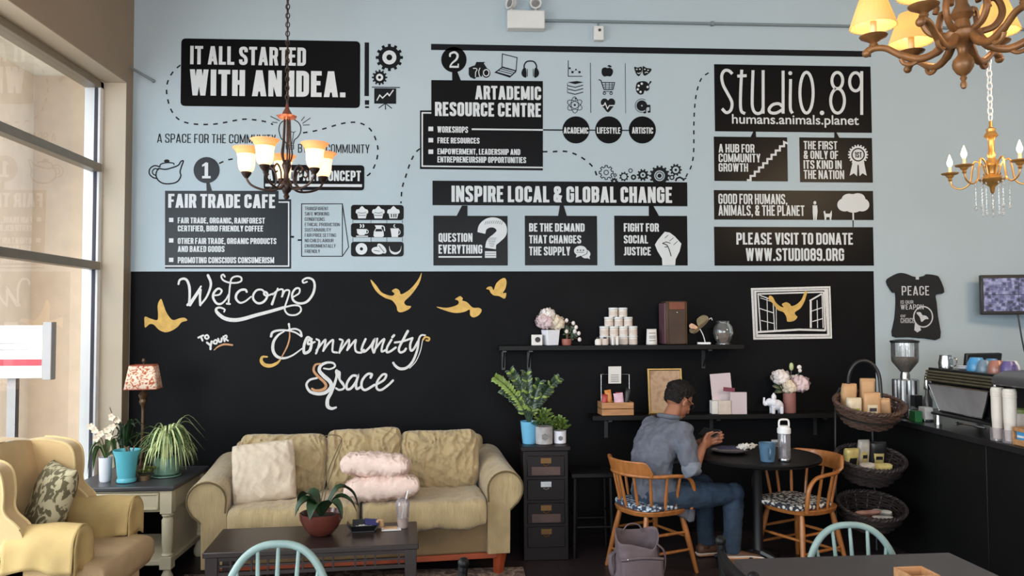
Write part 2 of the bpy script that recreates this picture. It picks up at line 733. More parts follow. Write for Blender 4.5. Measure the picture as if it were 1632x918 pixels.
class Dec:
    """marks on the wall face, drawn in a frame (ox, oy, scale) of the photo and carried over to the wall plane"""

    def __init__(s, fr=(0, 0, 1.0), lift=1, plane=YW):
        s.fr, s.y0, s.v, s.f, s.pl, s.k = fr, plane - EPS*lift, [], [], plane, 0

    @property
    def y(s):
        return s.y0 - (s.k % 40)*2.5e-5

    def m(s, p):
        q = PY(s.fr[0]+p[0]/s.fr[2], s.fr[1]+p[1]/s.fr[2], s.pl)
        return (q.x, s.y, q.z)

    def poly(s, pts, holes=()):
        s.k += 1
        loops = [[Vector((p[0], p[1], 0)) for p in pts]] + [[Vector((p[0], p[1], 0)) for p in h] for h in holes]
        flat = [p for lp in loops for p in lp]
        off = len(s.v)
        s.v += [s.m(p) for p in flat]
        for t in tessellate_polygon(loops):
            s.f.append(tuple(i+off for i in t))
        return s

    def rect(s, x0, y0, x1, y1):
        a, b = s.m((x0, y0)), s.m((x1, y1))
        return s.wrect(a[0], b[2], b[0], a[2])

    def wrect(s, x0, z0, x1, z1):
        s.k += 1
        off = len(s.v)
        s.v += [(x0, s.y, z0), (x1, s.y, z0), (x1, s.y, z1), (x0, s.y, z1)]
        s.f.append((off, off+1, off+2, off+3))
        return s

    def wpoly(s, pts):
        s.k += 1
        off = len(s.v)
        s.v += [(p[0], s.y, p[1]) for p in pts]
        for t in tessellate_polygon([[Vector((p[0], p[1], 0)) for p in pts]]):
            s.f.append(tuple(i+off for i in t))
        return s

    def rrect(s, x0, y0, x1, y1, r):
        a, b = s.m((x0, y0)), s.m((x1, y1))
        rr = abs(s.m((x0+r, y0))[0]-a[0])
        return s.wpoly(rpath([(a[0], a[2]), (b[0], a[2]), (b[0], b[2]), (a[0], b[2])], rr, True, 6))

    def circ(s, cx, cy, rx, ry=None):
        return s.poly(ell(cx, cy, rx, ry))

    def ring(s, cx, cy, r, w, ry=None):
        return s.stroke(ell(cx, cy, r, ry), w, True)

    def gear(s, cx, cy, r1, r0, n, hole=0):
        pts = []
        for k in range(n):
            a = 2*PI*k/n
            for da, rr in ((-.5, r0), (-.27, r0), (-.2, r1), (.2, r1), (.27, r0)):
                t = a+da*2*PI/n
                pts.append((cx+rr*math.cos(t), cy+rr*math.sin(t)))
        return s.poly(pts, [ell(cx, cy, hole, n=20)] if hole else ())

    def gear_line(s, cx, cy, r1, r0, n, w):
        pts = []
        for k in range(n):
            a = 2*PI*k/n
            for da, rr in ((-.5, r0), (-.27, r0), (-.2, r1), (.2, r1), (.27, r0)):
                t = a+da*2*PI/n
                pts.append((cx+rr*math.cos(t), cy+rr*math.sin(t)))
        return s.stroke(pts, w, True)

    def quads(s, qs):
        s.k += 1
        for n, q in enumerate(qs):
            off = len(s.v)
            s.k += 1
            s.v += [s.m(p) for p in q]
            s.f.append(tuple(range(off, off+len(q))))
        return s

    def stroke(s, pts, w, closed=False, smooth=0, cap=False, taper=None):
        if smooth:
            pts = cr(pts, smooth, closed)
        if isinstance(w, (list, tuple)) and len(w) != len(pts):
            n = len(pts)
            w = [w[min(int(i/(n-1)*(len(w)-1)), len(w)-2)] + (w[min(int(i/(n-1)*(len(w)-1)), len(w)-2)+1]-w[min(int(i/(n-1)*(len(w)-1)), len(w)-2)])
                 * (i/(n-1)*(len(w)-1)-min(int(i/(n-1)*(len(w)-1)), len(w)-2)) for i in range(n)]
        s.quads(ribbon(pts, w, closed, taper))
        if cap and not closed:
            ws = w if isinstance(w, (list, tuple)) else [w, w]
            for p, ww in ((pts[0], ws[0]), (pts[-1], ws[-1])):
                if ww > 0.5:
                    s.poly(ell(p[0], p[1], ww/2, n=10))
        return s

    def dash(s, pts, w, dl, gl):
        P = cr(pts, 12)
        acc, on, cur = 0.0, True, [P[0]]
        lim = dl
        for a, b in zip(P, P[1:]):
            d = (b-a).length
            pos = 0.0
            while acc + d - pos >= lim:
                step = lim-acc
                pos += step
                q = a+(b-a)*(pos/d)
                if on:
                    cur.append(q)
                    s.quads(ribbon(cur, w))
                cur = [q]
                on = not on
                lim = dl if on else gl
                acc = 0.0
            acc += d-pos
            cur.append(b)
        if on and len(cur) > 1:
            s.quads(ribbon(cur, w))
        return s

    def text(s, txt, x0, y0, x1, y1, sw=0.17, gap=0.065, space=0.17):
        polys, wd = text_polys(txt, sw, gap, space)
        a, b = s.m((x0, y0)), s.m((x1, y1))
        kx, kz = (b[0]-a[0])/wd, a[2]-b[2]
        for p in polys:
            off = len(s.v)
            s.k += 1
            s.v += [(a[0]+x*kx, s.y, b[2]+z*kz) for x, z in p]
            s.f.append(tuple(range(off, off+len(p))))
        return s

    def build(s, name, m, parent=None, label=None, cat=None, group=None):
        me = bpy.data.meshes.new(name)
        me.from_pydata(s.v, [], s.f)
        me.validate()
        bm = bmesh.new()
        bm.from_mesh(me)
        for f in bm.faces:
            f.normal_update()
            if f.normal.y > 0:
                f.normal_flip()
        bm.to_mesh(me)
        bm.free()
        me.materials.append(MATS[m] if isinstance(m, str) else m)
        o = bpy.data.objects.new(name, me)
        COL.objects.link(o)
        if parent is not None:
            o.parent = parent
        if label:
            tag(o, label, cat, group)
        return o

# ------------------------------------------------------------------ room shell
XL = -2.43                  # inner face of the window wall
XR, YB, ZC = 6.6, -3.2, 4.7
mat('wall_paint', (167, 181, 189), 0.75, var=0.03, scale=1.5, bump=0.05, bscale=120)
mat('chalkboard_black', (17, 17, 19), 0.5, var=0.25, scale=2.0, bump=0.03, bscale=30, spec=0.07)
mat('taupe_paint', (142, 124, 104), 0.6, var=0.05, scale=3)
mat('jamb_paint', (186, 172, 152), 0.55, var=0.04, scale=3)
mat('ceiling_paint', (222, 222, 218), 0.9, var=0.03)
mat('mullion_metal', (136, 126, 112), 0.4, metal=0.3, var=0.05)
mat('white_metal', (225, 225, 228), 0.4, var=0.03)
mat('dark_gasket', (45, 42, 55), 0.6, var=0.05)
mat('outside_stucco', (238, 214, 190), 0.85, var=0.06, scale=6, bump=0.15, bscale=80)
mat('soffit_cream', (248, 240, 222), 0.8, var=0.04)
mat('pavement', (170, 165, 158), 0.9, var=0.12, scale=5)
mat_glass('window_glass', (250, 252, 250), 0.10, 0.0)


def floor_material():
    m = bpy.data.materials.new('dark_plank_floor')
    m.use_nodes = True
    nt = m.node_tree
    b = nt.nodes['Principled BSDF']
    tc = nt.nodes.new('ShaderNodeTexCoord')
    br = nt.nodes.new('ShaderNodeTexBrick')
    br.inputs['Scale'].default_value = 1.0
    br.inputs['Brick Width'].default_value = 1.2
    br.inputs['Row Height'].default_value = 0.14
    br.inputs['Mortar Size'].default_value = 0.004
    br.inputs['Color1'].default_value = rgb(62, 50, 52)
    br.inputs['Color2'].default_value = rgb(48, 38, 40)
    br.inputs['Mortar'].default_value = rgb(20, 16, 16)
    nt.links.new(tc.outputs['Object'], br.inputs['Vector'])
    n = nt.nodes.new('ShaderNodeTexNoise')
    n.inputs['Scale'].default_value = 9
    mp = nt.nodes.new('ShaderNodeMapping')
    mp.inputs['Scale'].default_value = (0.6, 8, 1)
    nt.links.new(tc.outputs['Object'], mp.inputs[0])
    nt.links.new(mp.outputs[0], n.inputs['Vector'])
    mx = nt.nodes.new('ShaderNodeMix')
    mx.data_type = 'RGBA'
    mx.blend_type = 'MULTIPLY'
    mx.inputs[0].default_value = 0.5
    nt.links.new(br.outputs[0], mx.inputs[6])
    nt.links.new(n.outputs['Fac'], mx.inputs[7])
    nt.links.new(mx.outputs[2], b.inputs['Base Color'])
    b.inputs['Roughness'].default_value = 0.38
    MATS['dark_plank_floor'] = m


floor_material()
struct('floor', MB().box2((XL-.3, YB-.2, -.1), (XR+.2, YW+.2, 0)), 'dark_plank_floor', smooth=0)
struct('ceiling', MB().box2((XL-.3, YB-.2, ZC), (XR+.2, YW+.2, ZC+.12)), 'ceiling_paint', smooth=0)
struct('wall_back', MB().box2((XL-.3, YW, 0), (XR+.2, YW+.2, ZC)), 'wall_paint', smooth=0)
struct('wall_right', MB().box2((XR, YB, 0), (XR+.2, YW, ZC)), 'wall_paint', smooth=0)
# chalkboard paint on the lower back wall
struct('wall_back_chalkboard', MB().box2((XL+.002, YW-.001, 0), (3.14, YW+.01, 1.955)), 'chalkboard_black', smooth=0)

# window wall: piers, head and sill around two big openings
WY = [(-2.6, 1.55), (2.05, 5.785)]      # openings along y
ZH, ZS = 3.31, 0.42
wl = MB()
wl.box2((XL-.2, WY[1][1], 0), (XL, YW, ZC))
wl.box2((XL-.2, WY[0][1], 0), (XL, WY[1][0], ZC))
wl.box2((XL-.2, YB, 0), (XL, WY[0][0], ZC))
for a, b in WY:
    wl.box2((XL-.2, a, ZH), (XL, b, ZC))
    wl.box2((XL-.2, a, 0), (XL, b, ZS))
struct('wall_left', wl, 'taupe_paint', smooth=0)
for k, (a, b) in enumerate(WY):
    t = MB()
    xo, xi = XL-.19, XL+.001
    t.box2((xo, b-.004, ZS), (xi, b+.001, ZH))
    t.box2((xo, a-.001, ZS), (xi, a+.004, ZH))
    t.box2((xo, a, ZH-.004), (xi, b, ZH+.001))
    t.box2((xo, a, ZS-.001), (xi+.03, b, ZS+.02))
    struct('trim_%d' % (k+1), t, 'jamb_paint', smooth=0)
    w = bpy.data.objects.new('window_%d' % (k+1), None)
    COL.objects.link(w)
    w['kind'] = 'structure'
    fr = MB()
    x0, x1 = XL-.265, XL-.155
    fr.box2((x0, b-.055, ZS), (x1, b-.004, ZH))
    fr.box2((x0, a+.004, ZS), (x1, a+.055, ZH))
    fr.box2((x0, a, ZS+.02), (x1, b, ZS+.07))
    fr.build('window_frame', 'white_metal', w, bevel=.004)
    hd = MB()
    hd.box2((x0, a, ZH-.055), (x1, b, ZH-.004))
    hd.build('window_head', 'mullion_metal', w, bevel=.004)
    gk = MB()
    gk.box2((XL-.195, b-.060, ZS+.05), (XL-.172, b-.0545, ZH-.05))
    gk.box2((XL-.195, a+.0545, ZS+.05), (XL-.172, a+.060, ZH-.05))
    gk.build('gasket', 'dark_gasket', w)
    for z in (2.68, 1.985):
        MB().box2((XL-.215, a+.05, z-.028), (x1+.018, b-.05, z+.028)).build('mullion', 'mullion_metal', w, bevel=.004)
    MB().add([(XL-.182, a+.05, ZS+.05), (XL-.182, b-.05, ZS+.05), (XL-.182, b-.05, ZH-.05), (XL-.182, a+.05, ZH-.05)],
             [(0, 1, 2, 3)]).build('window_pane', 'window_glass', w, smooth=0)

# front wall behind the viewer, with its own shop window
fw = MB()
fw.box2((XL, YB-.2, 0), (-2.2, YB, ZC))
fw.box2((2.9, YB-.2, 0), (XR, YB, ZC))
fw.box2((-2.2, YB-.2, 3.4), (2.9, YB, ZC))
fw.box2((-2.2, YB-.2, 0), (2.9, YB, .5))
struct('wall_front', fw, 'taupe_paint', smooth=0)

# outside: neighbouring stucco return wall, soffit and pavement
st = MB().box2((-3.5, 6.6, -.2), (XL-.2, 6.9, 5.2)).box2((-3.9, 5.45, -.2), (-3.5, 6.9, 5.2))
o = struct('wall_outside', st, 'outside_stucco', smooth=0)
struct('trim_outside_soffit', MB().box2((-3.6, 5.0, 3.60), (XL-.21, 6.6, 3.75)), 'soffit_cream', smooth=0)
struct('floor_outside_pavement', MB().box2((-9, -6, -.3), (XL-.2, 6.9, -.1)), 'pavement', smooth=0)

# white notice board standing outside the window
q0, q1 = PY(-40, 519, 4.9), PY(66, 603, 4.9)
nb_ = thing('notice_board', 'white notice board with a red band outside the window', 'sign', ((q0.x+q1.x)/2, 4.93, -.1))
mat('board_white', (236, 234, 232), 0.6, var=0.02)
mat('board_red', (196, 72, 84), 0.6, var=0.05)
mat('board_grey', (176, 172, 172), 0.6, var=0.05)
bw, bh_, bz = q1.x-q0.x, q0.z-q1.z, (q0.z+q1.z)/2+.1
MB().box((0, 0, bz), (bw, .05, bh_)).build('board', 'board_white', nb_, bevel=.004)
MB().box((0, -.0265, bz-bh_*.20), (bw*.98, .003, bh_*.12)).build('red_band', 'board_red', nb_)
MB().box((-.03, -.0265, bz+bh_*.16), (bw*.7, .003, .006)).box((-.03, -.0265, bz+bh_*.04), (bw*.7, .003, .006)).build('printed_lines', 'board_grey', nb_)
MB().box((bw/2+.028, .0, bz+.005), (.05, .06, bh_+.03)).build('edge_strip', 'board_grey', nb_, bevel=.004)
MB().box((0, .03, (bz-bh_/2)/2), (.05, .04, bz-bh_/2)).box((0, .0, .02), (.3, .3, .04)).build('post', 'board_grey', nb_)

# ------------------------------------------------------------------ mural on the upper back wall
mat('vinyl_black', (14, 14, 16), 0.3, var=0.0, spec=0.10)
mat('vinyl_slate', (28, 33, 39), 0.3, var=0.0, spec=0.16)
mat('vinyl_white', (198, 202, 205), 0.5, var=0.0)
mat('vinyl_ink', (14, 16, 20), 0.5, var=0.0, spec=0.15)
z1, z2, z3 = (200, 50, 3.4), (220, 220, 3.709), (660, 60, 3.548)
z4, z5, z6, z7 = (670, 250, 3.627), (1090, 80, 2.548), (210, 420, 3.331), (570, 420, 5.1)
c1, c2 = (270, 425, 6.528), (405, 505, 5.6276)
i1, i2, i3, i4, i5, i6 = (890, 80, 9.18), (540, 315, 9.18), (720, 80, 10.2), (940, 250, 9.6), (1190, 440, 8.347), (420, 160, 9.18)
VB, VS, VW, VI = 'vinyl_black', 'vinyl_slate', 'vinyl_white', 'vinyl_ink'
DG = 'dashed trail decals linking the wall mural'


def sign(name, d, m, label, cat='wall sign', group=None):
    return d.build(name, m, None, label, cat, group)


p = sign('wall_sign', Dec(z1).rrect(303, 38, 1271, 416, 26), VB, 'large rounded black sign reading IT ALL STARTED WITH AN IDEA at top left')
Dec(z1, 2).text('IT ALL STARTED', 352, 79, 978, 188).text('WITH AN IDEA.', 348, 206, 1192, 358, sw=.185).build('lettering', VW, p)
sign('exclamation_mark', Dec(z1).rect(1296, 60, 1319, 351).rect(1297, 373, 1320, 398).rect(1298, 406, 1320, 416), VI,
     'tall thin black exclamation bar right of the rounded top left sign', 'wall decal')
p = sign('gear_decal', Dec(z1).gear(1430, 142, 74, 60, 12), VI, 'larger black gear decal right of the exclamation bar', 'wall decal')
Dec(z1, 2).ring(1430, 142, 27, 22).build('gear_hub', VW, p)
p = sign('gear_decal', Dec(z1).gear(1377, 250, 42, 33, 12), VI, 'small black gear decal under the larger gear by the exclamation bar', 'wall decal')
Dec(z1, 2).ring(1377, 250, 14, 11).build('gear_hub', VW, p)
p = sign('chart_decal', Dec(z1).rect(1348, 308, 1467, 393).rect(1335, 300, 1488, 307).stroke([(1408, 390), (1372, 416)], 5)
         .stroke([(1408, 390), (1409, 424)], 5).stroke([(1408, 390), (1444, 418)], 5), VI, 'black presentation board decal with a rising white line', 'wall decal')
Dec(z1, 2).stroke([(1362, 376), (1378, 346), (1393, 362), (1420, 336), (1430, 349), (1452, 318)], 6).build('chart_line', VW, p)

sign('dashed_line', Dec(z1).dash([(298, 183), (262, 215), (232, 265), (223, 320), (232, 380), (250, 430), (280, 470), (320, 492), (370, 502),
     (430, 505), (490, 502), (550, 492), (600, 482), (650, 476), (700, 480), (760, 490), (800, 505)], 8, 25, 28), VI,
     'dashed black trail curling from the top left sign to the light bulb drawing', 'wall decal')
sign('dashed_line', Dec(z1).dash([(962, 550), (1010, 543), (1060, 532), (1110, 518), (1160, 503), (1220, 493), (1270, 497), (1315, 520), (1345, 560),
     (1363, 610), (1368, 650), (1360, 700), (1340, 750), (1320, 775), (1297, 790)], 8, 25, 28), VI,
     'dashed black trail looping right from the light bulb drawing to the small concept sign', 'wall decal')
sign('dashed_line', Dec(z1).dash([(508, 716), (550, 698), (600, 690), (640, 692), (700, 702), (750, 722)], 8, 25, 28), VI,
     'short dashed black trail between the round number 1 and the concept sign', 'wall decal')
b = Dec(i6)
b.stroke([(235, 490), (225, 420), (245, 345), (300, 295), (380, 262), (450, 285), (510, 325), (545, 390), (540, 470), (500, 540), (455, 580), (435, 650)], 14, smooth=8)
b.stroke([(235, 490), (262, 560), (320, 610), (340, 650)], 14, smooth=8)
b.stroke([(330, 660), (440, 660), (440, 712), (335, 712)], 12, True).stroke([(335, 686), (438, 686)], 9)
b.stroke([(400, 455), (440, 470), (475, 448), (440, 475), (418, 640)], 10).stroke([(400, 455), (372, 470), (362, 640)], 8)
for a in ((100, 232, 240, 300), (125, 320, 205, 326), (570, 338, 688, 258), (575, 362, 675, 358), (552, 300, 602, 238), (190, 215, 235, 245)):
    b.stroke([a[:2], a[2:]], 11)
sign('light_bulb_drawing', b, VI, 'outline drawing of a shining light bulb behind the left chandelier', 'wall decal')
sign('wall_lettering', Dec(z1).text('A SPACE FOR THE COMMUNITY', 172, 554, 815, 609, sw=.105, gap=.09, space=.2), VI,
     'thin black lettering A SPACE FOR THE COMMUNITY left of the light bulb', 'wall lettering')
sign('wall_lettering', Dec(z1).text('BY THE COMMUNITY', 935, 610, 1322, 661, sw=.105, gap=.09, space=.2), VI,
     'thin black lettering BY THE COMMUNITY right of the light bulb', 'wall lettering')
t = Dec(z1)
t.stroke([(178, 742), (166, 770), (172, 800), (200, 822), (240, 826), (280, 815), (300, 785), (296, 762), (303, 735), (314, 703), (300, 706), (286, 726), (250, 740), (215, 748), (178, 742)], 7, smooth=6)
t.stroke([(190, 735), (158, 728), (133, 745), (130, 772), (150, 792), (176, 798)], 7, smooth=6)
t.stroke([(182, 750), (160, 744), (147, 757), (150, 773), (168, 782)], 6, smooth=6)
t.stroke([(186, 736), (192, 720), (222, 712), (258, 714), (264, 724)], 6, smooth=6).circ(224, 703, 15, 9)
sign('teapot_drawing', t, VI, 'black outline drawing of a teapot left of the round number 1', 'wall decal')
p = sign('number_bubble', Dec(z1).circ(440, 752, 71).poly([(438, 812), (455, 815), (472, 872), (440, 872)]), VS,
         'round slate bubble with a white number 1 above the fair trade sign', 'wall decal')
Dec(z1, 2).rect(430, 712, 448, 793).rect(416, 784, 462, 797).poly([(416, 724), (440, 708), (440, 724), (416, 734)]).build('numeral', VW, p)
p = sign('wall_sign', Dec(z1).rrect(750, 722, 1294, 862, 20), VB, 'small rounded sign reading A TWO PART CONCEPT behind the left chandelier')
Dec(z1, 2).text('A TWO PART CONCEPT', 770, 752, 1276, 812).rect(758, 826, 1282, 844).build('lettering', VW, p)

p = sign('wall_sign', Dec(z2).poly([(160, 312), (831, 312), (831, 362), (905, 362), (905, 772), (160, 772)]), VS,
         'slate sign reading FAIR TRADE CAFE with a three point list')
d = Dec(z2, 2).stroke([(831, 379), (891, 379), (891, 757), (160, 757)], 8)
d.text('FAIR TRADE CAFE', 180, 330, 812, 415, sw=.18)
for y in (472, 593, 708):
    d.rect(184, y, 210, y+25)
d.text('FAIR TRADE, ORGANIC, RAINFOREST', 236, 470, 750, 506).text('CERTIFIED, BIRD FRIENDLY COFFEE', 236, 517, 740, 553)
d.text('OTHER FAIR TRADE, ORGANIC PRODUCTS', 236, 591, 818, 627).text('AND BAKED GOODS', 236, 638, 512, 674)
d.text('PROMOTING CONSCIOUS CONSUMERISM', 236, 704, 805, 740).build('lettering', VW, p)
sign('dashed_line', Dec(z2).rect(905, 578, 922, 590).rect(944, 598, 966, 608), VI, 'two tiny black dashes between the fair trade sign and the folded page', 'wall decal')
p = sign('folded_page_drawing', Dec(z2).stroke([(967, 389), (1208, 389), (1208, 699), (967, 699)], 5, True)
         .stroke([(1208, 389), (1245, 645), (1208, 699)], 5), VI, 'thin outline drawing of a folded page filled with tiny lettering', 'wall decal')
d = Dec(z2)
for k, (tx, xr) in enumerate((('TRANSPARENT', 1125), ('SAFE WORKING', 1130), ('CONDITIONS', 1103), ('ETHICAL PRODUCTION', 1192), ('SUSTAINABILITY', 1140),
                              ('FAIR PRICE SETTING', 1170), ('NO CHILD LABOUR', 1155), ('ENVIRONMENTALLY', 1168), ('FRIENDLY', 1075))):
    y = 406 + k*31.6
    d.text(tx, 986, y, xr, y+21, sw=.1, gap=.1)
d.build('lettering', VI, p)

# bakery tray decal
names = (('top', 'three white cupcakes'), ('middle', 'a cup, a coffee pot and a mug'), ('bottom', 'a doughnut, coffee beans and a croissant'))
ty = ((105, 330), (373, 582), (645, 862))
trays = []
for (w, what), (a, b_) in zip(names, ty):
    trays.append(sign('icon_tray', Dec(i2).rrect(178, a, 950, b_, 50), VB, '%s black tray decal showing %s' % (w, what), 'wall decal'))
d = Dec(i2, 2)
for cx in (340, 580, 800):
    d.poly(cr([(cx-92, 210), (cx-78, 175), (cx-45, 168), (cx, 125), (cx+45, 165), (cx+80, 178), (cx+90, 210), (cx+70, 235), (cx-70, 235)], 4, True))
    d.poly([(cx-70, 240), (cx+70, 240), (cx+55, 304), (cx-55, 304)])
d.build('cupcake_icons', VW, trays[0])
d = Dec(i2, 3)
for cx in (340, 580):
    d.stroke([(cx-62, 215), (cx, 228), (cx+62, 212)], 6).stroke([(cx-58, 262), (cx+58, 262)], 6)
for x in (772, 808, 838):
    d.rect(x-9, 240, x+5, 290)
d.build('icon_lines', VB, trays[0])
d = Dec(i2, 2)
d.poly([(262, 460), (410, 460), (400, 520), (370, 550), (300, 550), (270, 520)]).ring(405, 498, 26, 12).rect(255, 558, 428, 574)
d.stroke([(312, 440), (328, 415), (312, 390)], 18, smooth=4).stroke([(352, 440), (366, 415), (352, 390)], 18, smooth=4)
d.poly([(525, 405), (640, 405), (622, 440), (655, 500), (660, 560), (640, 578), (525, 578), (508, 560), (512, 500), (545, 440)])
d.stroke([(640, 412), (665, 430), (672, 490)], 15)
d.poly([(755, 450), (880, 450), (865, 578), (775, 578)]).ring(872, 505, 26, 10, 36).stroke([(830, 440), (805, 420), (820, 390)], 12, smooth=4)
d.build('cup_icons', VW, trays[1])
Dec(i2, 3).poly([(545, 460), (625, 460), (640, 495), (530, 495)]).build('icon_lines', VB, trays[1])
d = Dec(i2, 2)
d.poly(ell(332, 750, 85), [ell(332, 750, 24)])
R45 = lambda cx, cy, rx, ry, a: [(cx+rx*math.cos(t)*math.cos(a)-ry*math.sin(t)*math.sin(a), cy+rx*math.cos(t)*math.sin(a)+ry*math.sin(t)*math.cos(a)) for t in [2*PI*k/24 for k in range(24)]]
d.poly(R45(570, 775, 92, 55, .1)).poly(R45(630, 745, 88, 45, .85))
d.poly(cr([(738, 705), (760, 770), (828, 800), (895, 770), (915, 700), (905, 780), (870, 820), (820, 832), (770, 815), (742, 770)], 4, True))
d.build('pastry_icons', VW, trays[2])
Dec(i2, 3).stroke([(585, 700), (665, 800)], 8).stroke([(515, 772), (600, 785)], 8).build('icon_lines', VB, trays[2])
d = Dec(i2)
for y0, y1 in ((330, 373), (582, 645)):
    for x in (205, 470, 702, 930):
        d.rect(x-3, y0, x+3, y1)
sign('tray_rack_lines', d, VI, 'thin black uprights joining the three tray decals', 'wall decal')
sign('dashed_line', Dec().dash([(669, 237), (661, 245), (653, 262), (647, 280), (641, 300), (639, 324)], 2.4, 7.2, 8), VI,
     'dashed black trail rising from the tray decals to the resource centre sign', 'wall decal')

# resource centre
q0, q1 = Dec().m((687, 70)), Dec().m((1388, 91))
sign('wall_stripe', Dec().wrect(q0[0], q1[2], q1[0], q0[2]), VI, 'long thin black stripe across the top right of the mural', 'wall decal')
p = sign('number_bubble', Dec(z3).circ(225, 125, 72).poly([(215, 185), (242, 185), (266, 248), (215, 248)]), VB,
         'round black bubble with a white number 2 above the resource centre sign', 'wall decal')
Dec(z3, 2).stroke([(203, 110), (205, 92), (228, 84), (245, 98), (240, 122), (215, 145), (203, 163)], [10, 11, 12, 13, 12, 9, 8], smooth=6).rect(200, 160, 252, 172).rect(246, 148, 253, 172).build('numeral', VW, p)
d = Dec(i3)
d.poly([(276, 285), (345, 255), (375, 250), (400, 192), (545, 192), (520, 215), (560, 275), (585, 310), (500, 330), (490, 430), (400, 440), (372, 472), (300, 440), (276, 400)])
d.circ(560, 375, 68, 75)
p = sign('camera_decal', d, VI, 'black photo camera decal right of the round number 2', 'wall decal')
Dec(i3, 2).ring(560, 370, 45, 16, 52).stroke([(345, 298), (395, 300), (410, 325), (388, 360), (385, 440)], 14, smooth=5).stroke([(460, 290), (440, 340), (445, 400), (462, 435)], 14, smooth=5).build('camera_details', VW, p)
d = Dec(i3)
d.stroke([(822, 62), (1062, 122), (1045, 335), (815, 270)], 14, True).stroke([(815, 278), (1045, 338)], 20)
d.poly([(690, 365), (815, 272), (830, 285), (735, 352), (955, 415), (1030, 342), (1052, 352), (945, 448)])
d.stroke([(760, 330), (975, 388)], 12).stroke([(800, 305), (1005, 362)], 12)
sign('laptop_decal', d, VI, 'black open laptop outline between the camera and headphone decals', 'wall decal')
d = Dec(i3)
d.stroke([(1175, 300), (1180, 240), (1215, 190), (1275, 178), (1335, 190), (1372, 240), (1378, 300)], 22, smooth=6)
d.poly(cr([(1160, 300), (1205, 300), (1212, 440), (1160, 432), (1132, 375)], 4, True)).poly(cr([(1390, 300), (1348, 300), (1340, 440), (1392, 432), (1420, 375)], 4, True))
d.rect(1222, 305, 1234, 430).rect(1318, 305, 1330, 430)
sign('headphones_decal', d, VI, 'black headphones decal right of the laptop decal', 'wall decal')
p = sign('wall_sign', Dec(z3).poly([(97, 240), (728, 246), (728, 751), (33, 743), (33, 412), (97, 412)]), VB,
         'black sign reading ARTADEMIC RESOURCE CENTRE with a three point list')
d = Dec(z3, 2).stroke([(97, 426), (46, 426), (46, 727), (728, 735)], 8)
d.text('ARTADEMIC', 345, 272, 718, 354, sw=.18).text('RESOURCE CENTRE', 118, 364, 718, 450, sw=.18)
for y in (504, 568, 633):
    d.rect(81, y, 108, y+25)
d.text('WORKSHOPS', 131, 502, 305, 539).rect(326, 514, 728, 527).text('FREE RESOURCES', 132, 565, 370, 600)
d.text('EMPOWERMENT, LEADERSHIP AND', 132, 627, 600, 664).text('ENTREPRENEURSHIP OPPORTUNITIES', 132, 672, 633, 710).build('lettering', VW, p)
sign('dashed_line', Dec(z3).dash([(728, 645), (780, 645), (850, 643), (900, 655), (950, 680), (1000, 720), (1022, 752), (1034, 785)], 9, 26, 30), VI,
     'dashed black trail from the resource centre sign down to the gears', 'wall decal')
for tx, cx, x0, x1 in (('ACADEMIC', 915, 845, 985), ('LIFESTYLE', 1100, 1033, 1166), ('ARTISTIC', 1290, 1231, 1351)):
    p = sign('topic_disc', Dec(z3).circ(cx, 522, 77), VB, 'round black disc reading %s in the mural' % tx, 'wall decal')
    Dec(z3, 2).text(tx, x0, 507, x1, 544).build('lettering', VW, p)
sign('connector_line', Dec(z3).rect(729, 518, 840, 527).rect(990, 520, 1026, 527).rect(1176, 521, 1216, 528), VI, 'thin black line threading the three round topic discs', 'wall decal')
sign('divider_line', Dec(i1).rect(463, 185, 478, 918), VI, 'thin upright line left of the apple and cart icons', 'wall decal')
sign('divider_line', Dec(i1).rect(972, 190, 986, 925), VI, 'thin upright line left of the masks and palette icons', 'wall decal')
d = Dec(i1).stroke([(143, 150), (143, 383), (348, 383)], 11).stroke([(165, 265), (205, 322), (256, 285), (308, 322)], 3)
for x, y, r in ((165, 265, 14), (205, 322, 18), (256, 285, 12), (308, 322, 18)):
    d.circ(x, y, r)
sign('graph_icon', d, VI, 'small black dot graph icon above the book stack icon', 'wall decal')
d = Dec(i1).poly([(130, 470), (270, 452), (368, 470), (245, 498)])
for k, y in enumerate((520, 570, 622)):
    d.stroke([(132, y-2), (245, y+24), (362, y-8)], 13)
    d.stroke([(132, y-40), (128, y-2)], 7)
sign('book_stack_icon', d, VI, 'small black stack of books icon above the atom icon', 'wall decal')
d = Dec(i1)
for a in (0, PI/3, 2*PI/3):
    d.stroke(R45(238, 803, 118, 52, a+.5), 9, True)
d.circ(238, 803, 16).circ(250, 712, 12).circ(178, 825, 11)
sign('atom_icon', d, VI, 'small black atom icon above the ACADEMIC disc', 'wall decal')
d = Dec(i1).poly(cr([(630, 320), (640, 270), (680, 252), (715, 262), (755, 258), (795, 290), (792, 345), (760, 385), (715, 380), (670, 386), (640, 360)], 4, True))
d.poly(cr([(715, 232), (745, 218), (780, 240), (755, 252)], 4, True))
sign('apple_icon', d, VI, 'small black apple icon above the shopping cart icon', 'wall decal')
d = Dec(i1).stroke([(588, 432), (620, 442), (665, 575), (800, 575)], 14).stroke([(640, 474), (820, 474), (800, 575)], 12)
for x in (690, 745, 785):
    d.stroke([(x, 474), (x-4, 575)], 9)
d.stroke([(648, 508), (814, 508)], 8).stroke([(656, 542), (806, 542)], 8).ring(672, 632, 18, 11).ring(770, 632, 18, 11).stroke([(655, 605), (790, 605)], 9)
sign('shopping_cart_icon', d, VI, 'small black shopping cart icon between the apple and heart icons', 'wall decal')
p = sign('heart_icon', Dec(i1).poly(cr([(725, 735), (750, 712), (795, 710), (826, 745), (822, 795), (775, 860), (724, 910), (670, 855), (625, 795), (622, 745), (655, 710), (700, 712)], 4, True)), VI,
         'small black heart icon with a white pulse line', 'wall decal')
